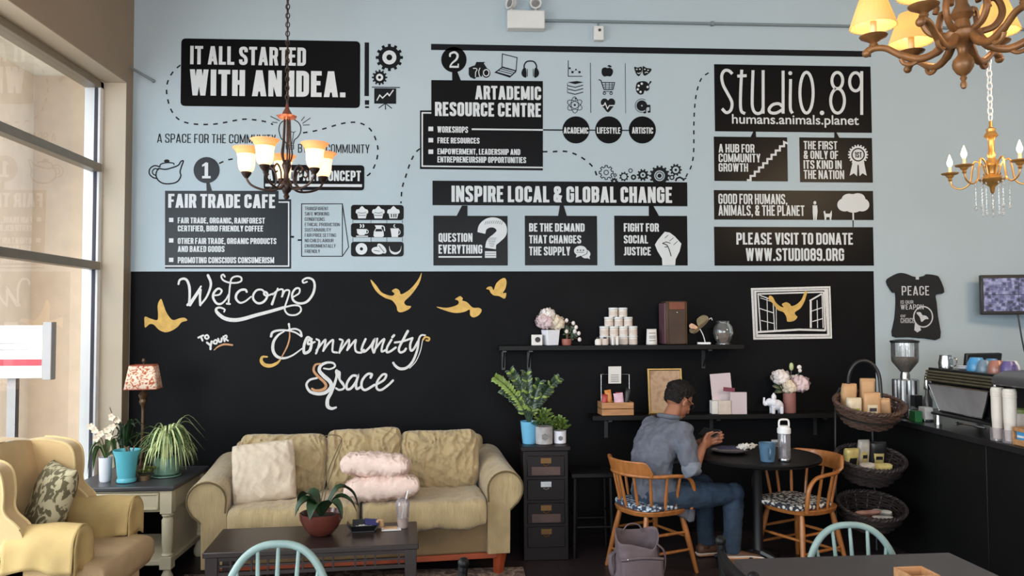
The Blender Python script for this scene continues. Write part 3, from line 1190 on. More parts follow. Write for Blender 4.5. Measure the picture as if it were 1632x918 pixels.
Dec(i1, 2).stroke([(618, 812), (660, 812), (682, 775), (715, 858), (745, 812), (830, 812)], 15).build('pulse_line', VW, p)
p = sign('theatre_masks_icon', Dec(i1).poly(cr([(1108, 248), (1160, 256), (1215, 244), (1222, 300), (1180, 380), (1135, 345)], 4, True)).poly(cr([(1235, 235), (1290, 262), (1360, 275), (1335, 330), (1260, 375), (1230, 320)], 4, True)), VI,
         'small black pair of theatre masks icon', 'wall decal')
d = Dec(i1, 2).stroke([(1150, 335), (1180, 345), (1200, 325)], 10).stroke([(1262, 335), (1285, 322), (1310, 330)], 10)
d.circ(1145, 282, 13, 8).circ(1190, 280, 13, 8).circ(1262, 282, 13, 8).circ(1310, 295, 13, 8)
d.build('mask_faces', VW, p)
p = sign('paint_palette_icon', Dec(i1).poly(cr([(1130, 550), (1150, 480), (1210, 455), (1280, 460), (1320, 500), (1330, 570), (1290, 600), (1260, 590), (1240, 640), (1190, 650), (1145, 615)], 4, True)).stroke([(1290, 545), (1355, 455)], [8, 26]), VI,
         'small black paint palette icon with a brush', 'wall decal')
d = Dec(i1, 2)
for x, y in ((1218, 492), (1172, 522), (1160, 575), (1200, 612), (1303, 540)):
    d.circ(x, y, 17)
d.build('paint_dots', VW, p)
d = Dec(i1).poly(ell(1220, 813, 78), [ell(1220, 813, 11)]).stroke(ell(1220, 813, 98, a0=1.2, a1=5.3), 8)
d.poly([(1268, 800), (1345, 800), (1345, 905), (1330, 905), (1330, 835), (1283, 835), (1283, 915), (1268, 915)]).circ(1262, 912, 22, 15).circ(1325, 902, 22, 15)
sign('music_disc_icon', d, VI, 'small black record and music note icon above the ARTISTIC disc', 'wall decal')
sign('dashed_line', Dec(z5).dash([(100, 92), (75, 110), (60, 140), (48, 190), (42, 250), (40, 310), (40, 370), (38, 430), (28, 475), (15, 500), (8, 515)], 5.5, 17, 19), VI,
     'dashed black trail rising from the gears to the tall handwritten sign', 'wall decal')

# inspire banner
p = sign('wall_sign', Dec(z4, 2).rect(70, 138, 1543, 286).poly([(240, 282), (272, 282), (272, 344), (208, 344)])
         .poly([(806, 282), (828, 282), (847, 344), (795, 344)]).poly([(1320, 282), (1345, 282), (1380, 344), (1320, 344)]), VB,
         'wide black banner reading INSPIRE LOCAL AND GLOBAL CHANGE')
Dec(z4, 3).text('INSPIRE LOCAL & GLOBAL CHANGE', 180, 167, 1455, 267, sw=.18).build('lettering', VW, p)
gl = 'gear decals along the top of the banner'
sign('gear_decal', Dec(i4).gear_line(250, 240, 108, 84, 8, 13).ring(250, 240, 34, 12), VI, 'outlined gear at the left end of the row on the banner', 'wall decal', gl)
sign('gear_decal', Dec(i4).gear(385, 280, 30, 24, 8, 12), VS, 'tiny faint gear right of the outlined gear on the banner', 'wall decal', gl)
sign('gear_decal', Dec(i4).gear(372, 375, 60, 46, 9, 16), VI, 'half sunk black gear at the banner edge under the tiny faint gear', 'wall decal', gl)
sign('gear_decal', Dec(i4).gear(522, 303, 74, 58, 9, 40), VI, 'black gear with a wide round hole, third large one on the banner', 'wall decal', gl)
sign('ring_decal', Dec(i4).ring(622, 212, 28, 13), VS, 'thin small ring above the row of gears on the banner', 'wall decal', gl)
sign('ring_decal', Dec(i4).ring(668, 312, 30, 24), VI, 'thick small black ring left of the middle gear on the banner', 'wall decal', gl)
sign('gear_decal', Dec(i4).gear(812, 278, 94, 72, 10, 40).circ(812, 278, 16), VI, 'black gear with a small dot left of the biggest banner gear', 'wall decal', gl)
d = Dec(i4).gear(1066, 290, 158, 132, 14, 82).ring(1066, 290, 58, 12).circ(1066, 290, 32)
sign('gear_decal', d, VI, 'biggest black gear of the row on the banner', 'wall decal', gl)
sign('gear_decal', Dec(i4).gear(1314, 200, 94, 74, 10, 50).circ(1314, 200, 20), VI, 'black gear raised at the right end above the banner', 'wall decal', gl)
sign('ring_decal', Dec(i4).ring(1255, 315, 30, 18), VI, 'small black ring right of the biggest banner gear', 'wall decal', gl)
sign('gear_decal', Dec(i4).stroke([(1310, 372), (1330, 330), (1375, 312), (1420, 335), (1440, 365)], 26).stroke([(1420, 350), (1475, 325)], 22), VI, 'half sunk black gear at the right end of the banner', 'wall decal', gl)

p = sign('wall_sign', Dec(z4).rect(75, 340, 505, 628), VB, 'black square sign reading QUESTION EVERYTHING under the banner')
d = Dec(z4, 2).text('QUESTION', 105, 441, 301, 492).text('EVERYTHING', 105, 508, 358, 560).rect(105, 574, 356, 583)
d.stroke([(352, 440), (362, 405), (395, 382), (435, 382), (465, 405), (468, 440), (440, 470), (412, 495), (405, 530)], [46, 50, 56, 60, 62, 60, 58, 60, 62], smooth=6).rect(373, 546, 438, 584)
d.build('lettering', VW, p)
d = Dec(z4, 3)
for k in range(9):
    x = 372+k*12
    d.stroke([(x, 392-6*math.sin(k/8*PI)), (x+8, 372-4*math.sin(k/8*PI))], 2)
for k in range(6):
    d.stroke([(384+4*k, 470+10*k), (440-3*k, 470+9*k)], 2)
d.stroke([(376, 558), (436, 558)], 2.5).stroke([(376, 571), (436, 571)], 2.5)
d.build('scribble_lines', VB, p)
p = sign('wall_sign', Dec(z4).rect(603, 340, 1023, 627), VB, 'black square sign reading BE THE DEMAND THAT CHANGES THE SUPPLY')
d = Dec(z4, 2).text('BE THE DEMAND', 628, 384, 949, 433).text('THAT CHANGES', 628, 453, 929, 501).text('THE SUPPLY', 628, 519, 866, 570)
d.circ(925, 543, 37, 29).poly([(905, 560), (930, 570), (898, 582)]).circ(955, 562, 27, 25).poly([(958, 582), (975, 572), (980, 592)])
d.build('lettering', VW, p)
Dec(z4, 3).circ(908, 540, 4).circ(925, 540, 4).circ(942, 540, 4).stroke([(900, 552), (945, 552)], 2.5).stroke([(935, 573), (962, 560), (965, 542)], 3).build('speech_dots', VB, p)
p = sign('wall_sign', Dec(z4).rect(1120, 340, 1545, 628), VB, 'black square sign reading FIGHT FOR SOCIAL JUSTICE with a raised fist')
d = Dec(z4, 2).text('FIGHT FOR', 1175, 384, 1378, 433).text('SOCIAL', 1175, 453, 1315, 501).text('JUSTICE', 1175, 521, 1332, 570)
d.poly([(1355, 508), (1372, 480), (1412, 433), (1440, 438), (1470, 460), (1508, 502), (1498, 545), (1475, 592), (1472, 627), (1398, 627), (1396, 588), (1370, 545)])
d.build('lettering', VW, p)
Dec(z4, 3).stroke([(1398, 500), (1425, 512), (1440, 545), (1448, 575)], 5, smooth=4).stroke([(1398, 500), (1420, 492), (1445, 500)], 4).stroke([(1412, 470), (1432, 452)], 3)\
    .stroke([(1438, 488), (1462, 468)], 3).stroke([(1462, 510), (1486, 488)], 3).stroke([(1430, 520), (1410, 522)], 4).build('fist_lines', VB, p)

# tall handwritten sign and the four under it
p = sign('wall_sign', Dec(z5).rect(122, 57, 763, 336).poly([(285, 322), (291, 322), (293, 354), (270, 354)]).poly([(610, 325), (614, 325), (632, 358), (610, 358)]), VB,
         'black sign with tall white handwritten lettering at top right of the mural')
d = Dec(z5, 2)
sw = 12
for pts in ([(196, 97), (182, 84), (164, 84), (153, 105), (158, 140), (176, 175), (194, 212), (190, 243), (172, 254), (154, 238)],
            [(234, 80), (230, 160), (229, 225), (234, 250), (248, 258)], [(280, 82), (277, 170), (277, 225), (285, 250), (300, 258), (315, 250), (322, 228)],
            [(402, 232), (385, 218), (360, 222), (345, 240), (352, 254), (375, 255), (402, 240)],
            [(432, 118), (431, 200), (432, 240), (440, 257)]):
    d.stroke(pts, sw, smooth=6)
d.stroke([(216, 106), (254, 104)], sw).stroke([(321, 82), (321, 258)], sw).stroke([(402, 84), (402, 258)], sw).circ(431, 94, 8)
d.stroke(ell(497, 173, 27, 83), sw, True).circ(560, 255, 9).stroke(ell(622, 124, 22, 33), sw, True).stroke(ell(623, 206, 28, 50), sw, True)
d.stroke(ell(696, 129, 24, 37), sw, True).stroke([(721, 86), (721, 263)], sw)
d.build('lettering', VW, p)


def font_text(txt, a, b, m, parent, name='lettering', lift=2, off=0.0):
    """plain lower-case lettering from the built-in font, fitted between wall points a (left, bottom) and b (right, top of ascender)"""
    cu = bpy.data.curves.new('text', 'FONT')
    cu.body = txt
    cu.offset = off
    ob = bpy.data.objects.new('text', cu)
    COL.objects.link(ob)
    me = ob.evaluated_get(bpy.context.evaluated_depsgraph_get()).to_mesh()
    vs = [v.co.copy() for v in me.vertices]
    fs = [tuple(f.vertices) for f in me.polygons]
    ob.to_mesh_clear()
    bpy.data.objects.remove(ob)
    bpy.data.curves.remove(cu)
    x0, x1 = min(v.x for v in vs), max(v.x for v in vs)
    y0, y1 = min(v.y for v in vs), max(v.y for v in vs)
    d = Dec(lift=lift)
    y = a[1]
    d.v = [(lerp(a[0], b[0], (v.x-x0)/(x1-x0)), y-EPS*lift, lerp(a[2], b[2], (v.y-y0)/(y1-y0))) for v in vs]
    d.f = fs
    return d.build(name, m, parent)


qa, qb = Dec(z5).m((195, 311)), Dec(z5).m((709, 266))
font_text('humans.animals.planet', (qa[0], YW, qa[2]), (qb[0], YW, qb[2]), VW, p, off=0.012)
p = sign('wall_sign', Dec(z5).rect(121, 351, 422, 533), VB, 'small black sign reading A HUB FOR COMMUNITY GROWTH with white steps')
d = Dec(z5, 2).text('A HUB FOR', 140, 381, 286, 417, sw=.15).text('COMMUNITY', 140, 420, 310, 456, sw=.15).text('GROWTH', 140, 459, 260, 494, sw=.15)
x, y = 262, 528
pts = [(255, 528), (270, 528)]
for k in range(9):
    pts += [(270+k*17, 528-k*17.2), (270+k*17, 511-k*17.2)]
pts.append((422, 380))
d.stroke(pts, 8)
d.build('lettering', VW, p)
p = sign('wall_sign', Dec(z5).rect(468, 354, 767, 538), VB, 'small black sign reading THE FIRST AND ONLY OF ITS KIND with a rosette')
d = Dec(z5, 2).text('THE FIRST', 485, 369, 622, 404, sw=.15).text('& ONLY OF', 485, 408, 626, 443, sw=.15).text('ITS KIND IN', 485, 447, 640, 483, sw=.15).text('THE NATION', 485, 487, 650, 524, sw=.15)
d.gear(706, 425, 41, 35, 20).poly([(684, 455), (704, 455), (702, 512), (689, 500), (672, 510)]).poly([(708, 455), (730, 455), (741, 510), (724, 500), (712, 512)])
d.build('lettering', VW, p)
Dec(z5, 3).ring(706, 425, 25, 5).text('1ST', 692, 414, 721, 437).build('rosette_lines', VB, p)
p = sign('wall_sign', Dec(z5).rect(121, 568, 770, 690), VB, 'wide black sign reading GOOD FOR HUMANS, ANIMALS AND THE PLANET')
d = Dec(z5, 2).text('GOOD FOR HUMANS,', 139, 583, 419, 626, sw=.15).text('ANIMALS, & THE PLANET', 139, 629, 489, 673, sw=.15)
d.circ(531, 620, 6, 7).poly([(522, 630), (540, 630), (542, 655), (538, 690), (533, 690), (532, 665), (530, 690), (525, 690), (522, 658)])
d.poly([(566, 655), (572, 652), (575, 664), (592, 664), (599, 650), (600, 668), (597, 690), (592, 690), (590, 678), (578, 678), (576, 690), (571, 690), (569, 672)])
for x, y, rx, ry in ((687, 622, 45, 38), (652, 628, 30, 27), (722, 628, 30, 27), (670, 605, 30, 22), (705, 603, 30, 22)):
    d.circ(x, y, rx, ry)
d.rect(683, 650, 690, 690)
d.build('lettering', VW, p)
p = sign('wall_sign', Dec(z5).rect(122, 717, 771, 875).rect(684, 690, 689, 718), VB, 'lowest right black sign reading PLEASE VISIT TO DONATE')
Dec(z5, 2).text('PLEASE VISIT TO DONATE', 212, 741, 686, 790, sw=.16).text('WWW.STUDIO89.ORG', 250, 804, 650, 856, sw=.16).build('lettering', VW, p)

# ------------------------------------------------------------------ chalk lettering and doves on the black paint
mat('chalk_white', (208, 206, 204), 0.85, var=0.08, scale=60)
mat('chalk_ochre', (205, 165, 90), 0.85, var=0.15, scale=25)
mat('chalk_tan', (190, 140, 100), 0.85, var=0.12, scale=40)
CW = 'chalk_white'
d = Dec(c1)


def chalk(d, *runs):
    for w, pts in runs:
        d.stroke(pts, w, smooth=7, cap=True)


chalk(d,
      ([20, 22, 24, 26, 28, 26, 24], [(95, 182), (108, 140), (150, 125), (185, 145), (208, 210), (212, 300), (205, 395)]),
      ([26, 18], [(190, 398), (240, 340), (330, 205)]), ([26, 18], [(215, 400), (262, 330), (325, 240)]),
      (24, [(325, 240), (318, 320), (322, 400)]),
      ([18, 22, 26, 28], [(322, 400), (385, 320), (425, 225), (430, 160), (402, 90)]),
      ([16, 20, 26, 22, 14], [(462, 300), (520, 290), (545, 250), (510, 228), (468, 265), (455, 320), (490, 380), (540, 385), (590, 340), (615, 290)]),
      (18, [(578, 105), (560, 82), (540, 100), (560, 140), (620, 165), (700, 168), (748, 148), (745, 112), (700, 100), (650, 122), (632, 190), (622, 300), (615, 385)]),
      (20, [(598, 385), (630, 388)]),
      ([22, 24, 26, 20, 15], [(805, 262), (790, 240), (740, 245), (700, 285), (695, 335), (735, 375), (790, 360), (850, 312)]),
      ([18, 22, 24, 22, 18], [(990, 265), (960, 240), (910, 245), (875, 290), (875, 340), (915, 378), (965, 375), (1008, 335), (1020, 285), (995, 262), (985, 285), (1015, 302), (1080, 280)]),
      ([14, 20, 26], [(1128, 225), (1100, 300), (1068, 390)]), (18, [(1075, 290), (1130, 245), (1180, 240), (1175, 310)]),
      (18, [(1170, 312), (1205, 250), (1248, 252), (1235, 320), (1205, 410), (1205, 460), (1245, 500), (1320, 500), (1368, 460), (1355, 412), (1290, 402), (1190, 425)]),
      ([30, 34, 38, 40, 36, 24, 18, 16], [(1190, 425), (1050, 465), (900, 505), (760, 545), (660, 555), (570, 535), (500, 480), (488, 440), (525, 425), (575, 445), (570, 470)]),
      ([16, 20, 24, 26, 20, 16], [(1290, 315), (1350, 275), (1352, 228), (1312, 230), (1278, 285), (1290, 350), (1350, 382), (1430, 365), (1490, 290), (1512, 205), (1495, 140), (1440, 118), (1390, 140), (1395, 168), (1432, 158)]))
d.build('chalk_lettering', CW, None, 'white chalk script word Welcome with a flourish beneath', 'chalk lettering', None)
d = Dec(c1)
chalk(d, (20, [(302, 738), (352, 715)]), (20, [(328, 728), (345, 768)]), (18, [(372, 720), (395, 712), (410, 735), (392, 752), (372, 740), (372, 722)]),
      (22, [(392, 790), (420, 812)]), (22, [(440, 778), (430, 825), (428, 858)]), (18, [(460, 778), (482, 762), (498, 778), (488, 800), (465, 798), (460, 780)]),
      (20, [(508, 750), (518, 780), (540, 778), (545, 745)]), (20, [(562, 728), (575, 775)]), (16, [(562, 730), (590, 715), (598, 735), (575, 750)]), (18, [(580, 750), (610, 770)]))
p = d.build('chalk_lettering', CW, None, 'small white chalk words TO YOUR under Welcome', 'chalk lettering')
d = Dec(c1)
chalk(d, ([8, 16, 20, 18], [(465, 868), (510, 830), (575, 808), (655, 815)]))
d.build('underline', 'chalk_tan', p)
d = Dec(c2)
chalk(d, ([22, 20, 16, 14], [(152, 175), (165, 140), (215, 122), (300, 122), (370, 140), (425, 175)]), ([22, 16, 16], [(425, 172), (415, 130), (370, 108), (310, 115)]),
      ([12, 22, 28, 26, 16, 12], [(270, 130), (215, 165), (175, 225), (170, 300), (205, 355), (270, 370), (345, 345), (430, 285)]),
      ([20, 14], [(312, 65), (318, 105)]),
      ([16, 24, 26, 22, 16], [(520, 200), (480, 182), (455, 230), (445, 290), (455, 325), (500, 300), (515, 225), (490, 205), (485, 245), (545, 225)]),
      (18, [(560, 200), (585, 220), (570, 290), (555, 328)]), (18, [(560, 300), (610, 235), (640, 205), (635, 250), (620, 305)]), (18, [(622, 300), (670, 235), (708, 208), (705, 260), (705, 310), (745, 320)]),
      (18, [(768, 200), (795, 215), (780, 260), (765, 322)]), (18, [(770, 310), (820, 240), (850, 205), (850, 250), (835, 298)]), (18, [(835, 298), (880, 240), (912, 208), (905, 260), (915, 310), (960, 320), (985, 295)]),
      (20, [(1000, 200), (975, 255), (965, 300), (995, 310), (1050, 255), (1078, 205), (1060, 270), (1072, 320)]),
      (18, [(1105, 195), (1095, 255), (1078, 318)]), (18, [(1085, 290), (1135, 225), (1168, 200), (1150, 260), (1145, 310), (1185, 295)]),
      (20, [(1232, 205), (1195, 270), (1190, 315), (1220, 310), (1270, 275)]), (22, [(1240, 182), (1255, 165)]),
      ([24, 20, 20], [(1378, 128), (1345, 190), (1300, 280), (1310, 318), (1345, 308), (1362, 285)]), (18, [(1262, 230), (1330, 220), (1420, 190)]),
      (20, [(1420, 190), (1400, 250), (1405, 300), (1430, 290), (1470, 220)]),
      ([14, 18, 22, 26, 20], [(1535, 165), (1500, 165), (1478, 200), (1465, 290), (1425, 395), (1370, 455), (1310, 465), (1268, 440), (1248, 412)]),
      ([8, 8], [(1510, 215), (1490, 310), (1450, 400), (1395, 460)]))
p = d.build('chalk_lettering', CW, None, 'white chalk script word Community with ochre curls', 'chalk lettering')
d = Dec(c2)
chalk(d, ([8, 14, 14, 10], [(318, 125), (318, 190), (295, 270), (245, 365)]))
d.build('tan_stroke', 'chalk_tan', p)
d = Dec(c2)
chalk(d, ([14, 22, 32, 34, 26, 12], [(118, 358), (75, 360), (65, 395), (95, 430), (150, 438), (205, 415), (235, 385)]), (16, [(1515, 205), (1535, 182), (1570, 190), (1565, 212), (1545, 210)]))
d.build('ochre_curl', 'chalk_ochre', p)
d = Dec(c2)
chalk(d, ([14, 16, 20, 30, 36, 32, 28, 20, 18], [(625, 462), (680, 468), (725, 445), (710, 415), (655, 410), (600, 435), (585, 480), (620, 525), (680, 580), (690, 630), (640, 678), (570, 690), (500, 668), (470, 610), (500, 565), (565, 548)]),
      ([16, 18, 20, 30, 34, 18], [(805, 620), (765, 560), (745, 485), (735, 490), (740, 530), (722, 600), (690, 680), (660, 740), (660, 800), (695, 822), (735, 812)]),
      (18, [(745, 485), (768, 500), (768, 560), (800, 600), (805, 640), (765, 655), (735, 640)]),
      (22, [(930, 530), (880, 530), (835, 590), (832, 645), (870, 640), (915, 580), (932, 530), (915, 600), (920, 645), (955, 630)]),
      (22, [(1045, 545), (1055, 515), (1015, 515), (970, 570), (965, 630), (1000, 655), (1080, 610)]),
      (20, [(1100, 605), (1165, 565), (1185, 520), (1150, 520), (1105, 580), (1100, 640), (1140, 655), (1205, 610), (1245, 570)]))
p = d.build('chalk_lettering', CW, None, 'white chalk script word Space below Community', 'chalk lettering')
d = Dec(c2, 2)
chalk(d, ([14, 22, 24, 26, 20], [(600, 420), (550, 430), (535, 480), (570, 530), (630, 585), (645, 625), (610, 655), (550, 660), (520, 645)]))
d.build('tan_stroke', 'chalk_tan', p)

d = Dec(z6)
d.poly(cr([(155, 188), (168, 215), (182, 255), (205, 290), (225, 300), (255, 290), (280, 288), (295, 302), (265, 312), (245, 335), (215, 355), (180, 365), (145, 352), (118, 325), (95, 322), (72, 340), (68, 315), (70, 282), (100, 292), (135, 300), (140, 270), (138, 220)], 4, True))
d.build('dove_decal', 'chalk_ochre', None, 'golden dove with one raised wing left of Welcome', 'wall decal')
d = Dec(z7)
d.poly(cr([(105, 130), (150, 175), (190, 230), (240, 255), (282, 262), (300, 245), (278, 222), (310, 203), (340, 220), (352, 250), (400, 228), (450, 185), (495, 125), (520, 75), (510, 135), (480, 195), (430, 260), (380, 310), (395, 340), (435, 348), (410, 375), (355, 396), (325, 385), (315, 345), (280, 300), (225, 280), (165, 240), (125, 185)], 4, True))
d.build('dove_decal', 'chalk_ochre', None, 'golden dove with both wings spread above Community', 'wall decal')
d = Dec(z7)
d.poly(cr([(640, 352), (720, 360), (790, 345), (820, 325), (815, 300), (792, 292), (812, 275), (835, 265), (855, 285), (850, 300), (890, 315), (935, 358), (985, 360), (1008, 378), (990, 415), (945, 438), (915, 420), (910, 375), (870, 392), (800, 402), (720, 385)], 4, True))
d.build('dove_decal', 'chalk_ochre', None, 'golden gliding dove, middle one of three above the shelf end', 'wall decal')
d = Dec(z7)
d.poly(cr([(1045, 205), (1065, 188), (1090, 190), (1105, 215), (1125, 165), (1160, 130), (1195, 118), (1210, 150), (1200, 205), (1180, 240), (1208, 240), (1195, 285), (1150, 265), (1105, 258), (1080, 235), (1070, 215)], 4, True))
d.build('dove_decal', 'chalk_ochre', None, 'smallest golden dove with folded wings, highest right on the black wall', 'wall decal')

# painted open window with a dove
d = Dec(i5)
d.poly([(55, 160), (1112, 135), (1135, 830), (88, 845)], [[(128, 215), (1030, 190), (1070, 770), (150, 775)]])
p = d.build('painted_window', CW, None, 'white painted open window frame with a golden dove on the black wall', 'wall painting')
d = Dec(i5)
for pts, w in (([(140, 238), (1020, 212)], 20), ([(150, 240), (185, 735)], 16), ([(150, 745), (400, 730), (700, 712), (1050, 722)], 26), ([(1020, 210), (1045, 720)], 22), ([(170, 255), (350, 320), (370, 730)], 13),
               ([(270, 300), (278, 715)], 10), ([(170, 430), (355, 490)], 12), ([(190, 590), (360, 630)], 10), ([(390, 380), (395, 720)], 9), ([(835, 330), (1000, 235)], 20), ([(850, 330), (852, 690)], 26),
               ([(935, 320), (942, 690)], 11), ([(865, 465), (1000, 420)], 12), ([(870, 605), (1010, 565)], 12), ([(1000, 240), (1015, 690)], 12), ([(180, 290), (345, 345)], 8)):
    d.stroke(pts, w)
d.build('casement_lines', CW, p)
d = Dec(i5, 2)
d.stroke([(90, 190), (118, 815)], 5).stroke([(95, 190), (1090, 165)], 5).stroke([(1085, 165), (1108, 800)], 5).stroke([(118, 815), (1108, 800)], 5).build('frame_shading', VB, p)
d = Dec(i5, 3)
d.poly(cr([(300, 262), (345, 280), (380, 345), (440, 400), (490, 415), (465, 375), (520, 348), (570, 370), (595, 400), (660, 375), (720, 320), (755, 245), (770, 205), (800, 210), (790, 260), (760, 350), (710, 430), (640, 480), (650, 520), (672, 545), (625, 595), (540, 605), (525, 545), (485, 480), (410, 450), (340, 360), (290, 310)], 4, True))
d.build('painted_dove', 'chalk_ochre', p)
# ------------------------------------------------------------------ shared shapes
def leaf(mb, pts, w, n=10, fold=0.25, up=(0, 0, 1), tip=0.6, base=0.35):
    """blade along a curve: widest in the middle, folded a little along the midrib"""
    P = cr(pts, max(2, n//(len(pts)-1)))
    N = len(P)
    vs, fs = [], []
    U = Vector(up)
    for i, p in enumerate(P):
        t = i/(N-1)
        d = (P[min(i+1, N-1)]-P[max(i-1, 0)])
        d = d.normalized() if d.length > 1e-9 else Vector((0, 0, 1))
        s = d.cross(U)
        if s.length < 1e-3:
            s = d.orthogonal()
        s = s.normalized()
        nn = s.cross(d)
        k = (base + (1-base)*min(1, t/0.35)) if t < 0.35 else max(0.02, (1-((t-0.35)/0.65)**(1/tip*1.2)))
        ww = w/2*k
        vs += [p - s*ww + nn*ww*fold*2, p, p + s*ww + nn*ww*fold*2]
    for i in range(N-1):
        a, b = i*3, i*3+3
        fs += [(a, a+1, b+1, b), (a+1, a+2, b+2, b+1)]
    return mb.add(vs, fs)


def oval_leaf(mb, p, d, nrm, L, w):
    """small plump leaf"""
    p, d = Vector(p), Vector(d).normalized()
    s = d.cross(Vector(nrm))
    s = s.normalized() if s.length > 1e-3 else d.orthogonal().normalized()
    n = s.cross(d)
    prof = ((0, .15), (.2, .75), (.5, 1.0), (.8, .7), (1, .08))
    vs, fs = [], []
    for t, k in prof:
        c = p + d*L*t + n*(0.10*L*math.sin(PI*t))
        vs += [c - s*w/2*k + n*w*.12*k, c, c + s*w/2*k + n*w*.12*k]
    for i in range(len(prof)-1):
        a, b = i*3, i*3+3
        fs += [(a, a+1, b+1, b), (a+1, a+2, b+2, b+1)]
    return mb.add(vs, fs)


def peony(mb, c, r, seed=0):
    """full ruffled bloom: layered cupped petals"""
    rg = random.Random(seed)
    mb.ball(c, r*.55, 6)
    for lay, (ph, rad, cnt) in enumerate(((.25, .55, 5), (.75, .78, 7), (1.25, .95, 9), (1.8, .98, 9), (2.35, .85, 7))):
        for k in range(cnt):
            a = 2*PI*(k+.5*lay)/cnt + rg.uniform(-.2, .2)
            dirv = Vector((math.sin(ph)*math.cos(a), math.sin(ph)*math.sin(a), math.cos(ph)))
            t1 = dirv.orthogonal().normalized()
            t2 = dirv.cross(t1)
            o = Vector(c) + dirv*r*rad*.78
            tilt = rg.uniform(-.3, .3)
            vs, fs = [], []
            m = 5
            for i in range(m):
                for j in range(m):
                    u, v = i/(m-1)*2-1, j/(m-1)*2-1
                    q = o + (t1*math.cos(tilt)+t2*math.sin(tilt))*u*r*.42*math.sqrt(max(0, 1-.5*v*v)) + (t2*math.cos(tilt)-t1*math.sin(tilt))*v*r*.42*math.sqrt(max(0, 1-.5*u*u))
                    q = q + dirv*(r*.26*(.5-(u*u+v*v)*.5) + r*.20*v + r*.06*math.sin(6*u+seed+k)*max(0, v))
                    vs.append(q)
            for i in range(m-1):
                for j in range(m-1):
                    fs.append((i*m+j, (i+1)*m+j, (i+1)*m+j+1, i*m+j+1))
            mb.add(vs, fs)
    return mb


mat('leaf_green', (72, 98, 48), 0.45, var=0.3, scale=14)
mat('leaf_dark', (32, 54, 32), 0.35, var=0.3, scale=14)
mat('leaf_bright', (120, 142, 62), 0.45, var=0.3, scale=18)
mat('leaf_pale', (190, 202, 146), 0.5, var=0.25, scale=22)
mat('leaf_succulent', (130, 140, 80), 0.5, var=0.3, scale=30)
mat('stem_brown', (96, 78, 52), 0.7, var=0.2)
mat('soil', (48, 38, 30), 0.95, var=0.3, scale=60, bump=0.5)
mat('petal_white', (226, 216, 212), 0.7, var=0.08, scale=30)
mat('petal_blush', (212, 188, 190), 0.7, var=0.12, scale=30)
mat('petal_cream', (222, 206, 184), 0.7, var=0.12, scale=30)
mat('espresso_wood', (38, 28, 26), 0.34, var=0.2, scale=4, stretch=(1, 8, 8), bump=0.05)
mat('black_wood', (11, 10, 11), 0.5, var=0.2, scale=5, spec=0.22)
mat('honey_wood', (160, 100, 50), 0.4, var=0.22, scale=5, stretch=(8, 8, 1.2), coat=0.2)
mat('red_wood', (150, 66, 34), 0.45, var=0.2, scale=5, stretch=(1, 6, 6))
mat('cream_lacquer', (200, 188, 160), 0.5, var=0.06, scale=6)
mat('slate_top', (62, 62, 66), 0.32, var=0.1, scale=5)
mat('brass_antique', (112, 82, 50), 0.35, metal=0.8, var=0.15)
mat('bronze', (84, 62, 44), 0.4, metal=0.6, var=0.2)
mat('steel', (190, 190, 190), 0.25, metal=1.0, var=0.04)
mat('black_plastic', (24, 24, 26), 0.4, var=0.05)
mat('white_plastic', (222, 222, 222), 0.4, var=0.03)

# ------------------------------------------------------------------ wing chair
mat('gold_upholstery', (204, 172, 124), 0.85, var=0.08, scale=7, bump=0.12, bscale=220, sheen=0.2)
mat('gold_piping', (208, 182, 132), 0.8, var=0.08)
mat('gold_slip', (188, 160, 106), 0.85, var=0.1, scale=9, bump=0.15, bscale=160)
mat('dark_leg_wood', (40, 24, 18), 0.4, var=0.15)
wc = thing('wing_armchair', 'gold upholstered wing armchair in front of the shop window', 'armchair', (-1.97, 3.955, 0))
wc.scale = (1.07, .93, 1.07)


def chair_side(sy):
    prof = rpath([(-.36, .13), (-.375, .905), (-.20, .93), (-.045, .90), (-.03, .79), (-.04, .71), (.05, .635), (.05, .13)], .06, True, 6)
    y0, y1 = sy*.285, sy*.385
    mb = MB()
    mb.prism([(p.x, p.y) for p in prof], lambda p: (p[0], y0, p[1]), lambda p: (p[0], y1 + sy*.02*(p[1] > .65)*((p[1]-.65)/.35), p[1]))
    o = mb.build('wing', 'gold_upholstery', wc, bevel=.02, seg=4, smooth=70)
    run = [p for p in prof if p.z > .59 and p.x > -.25] if False else [p for p in prof if p.y > .635 and p.x > -.22]
    for yy in (y1-sy*.004, y0+sy*.004):
        pp = MB()
        pp.tube([(p.x+.000, yy+sy*.02*(p.y > .65)*((p.y-.65)/.35)*(yy == y1-sy*.004), p.y) for p in run], .007, 6)
        pp.build('piping', 'gold_piping', o)
    return o


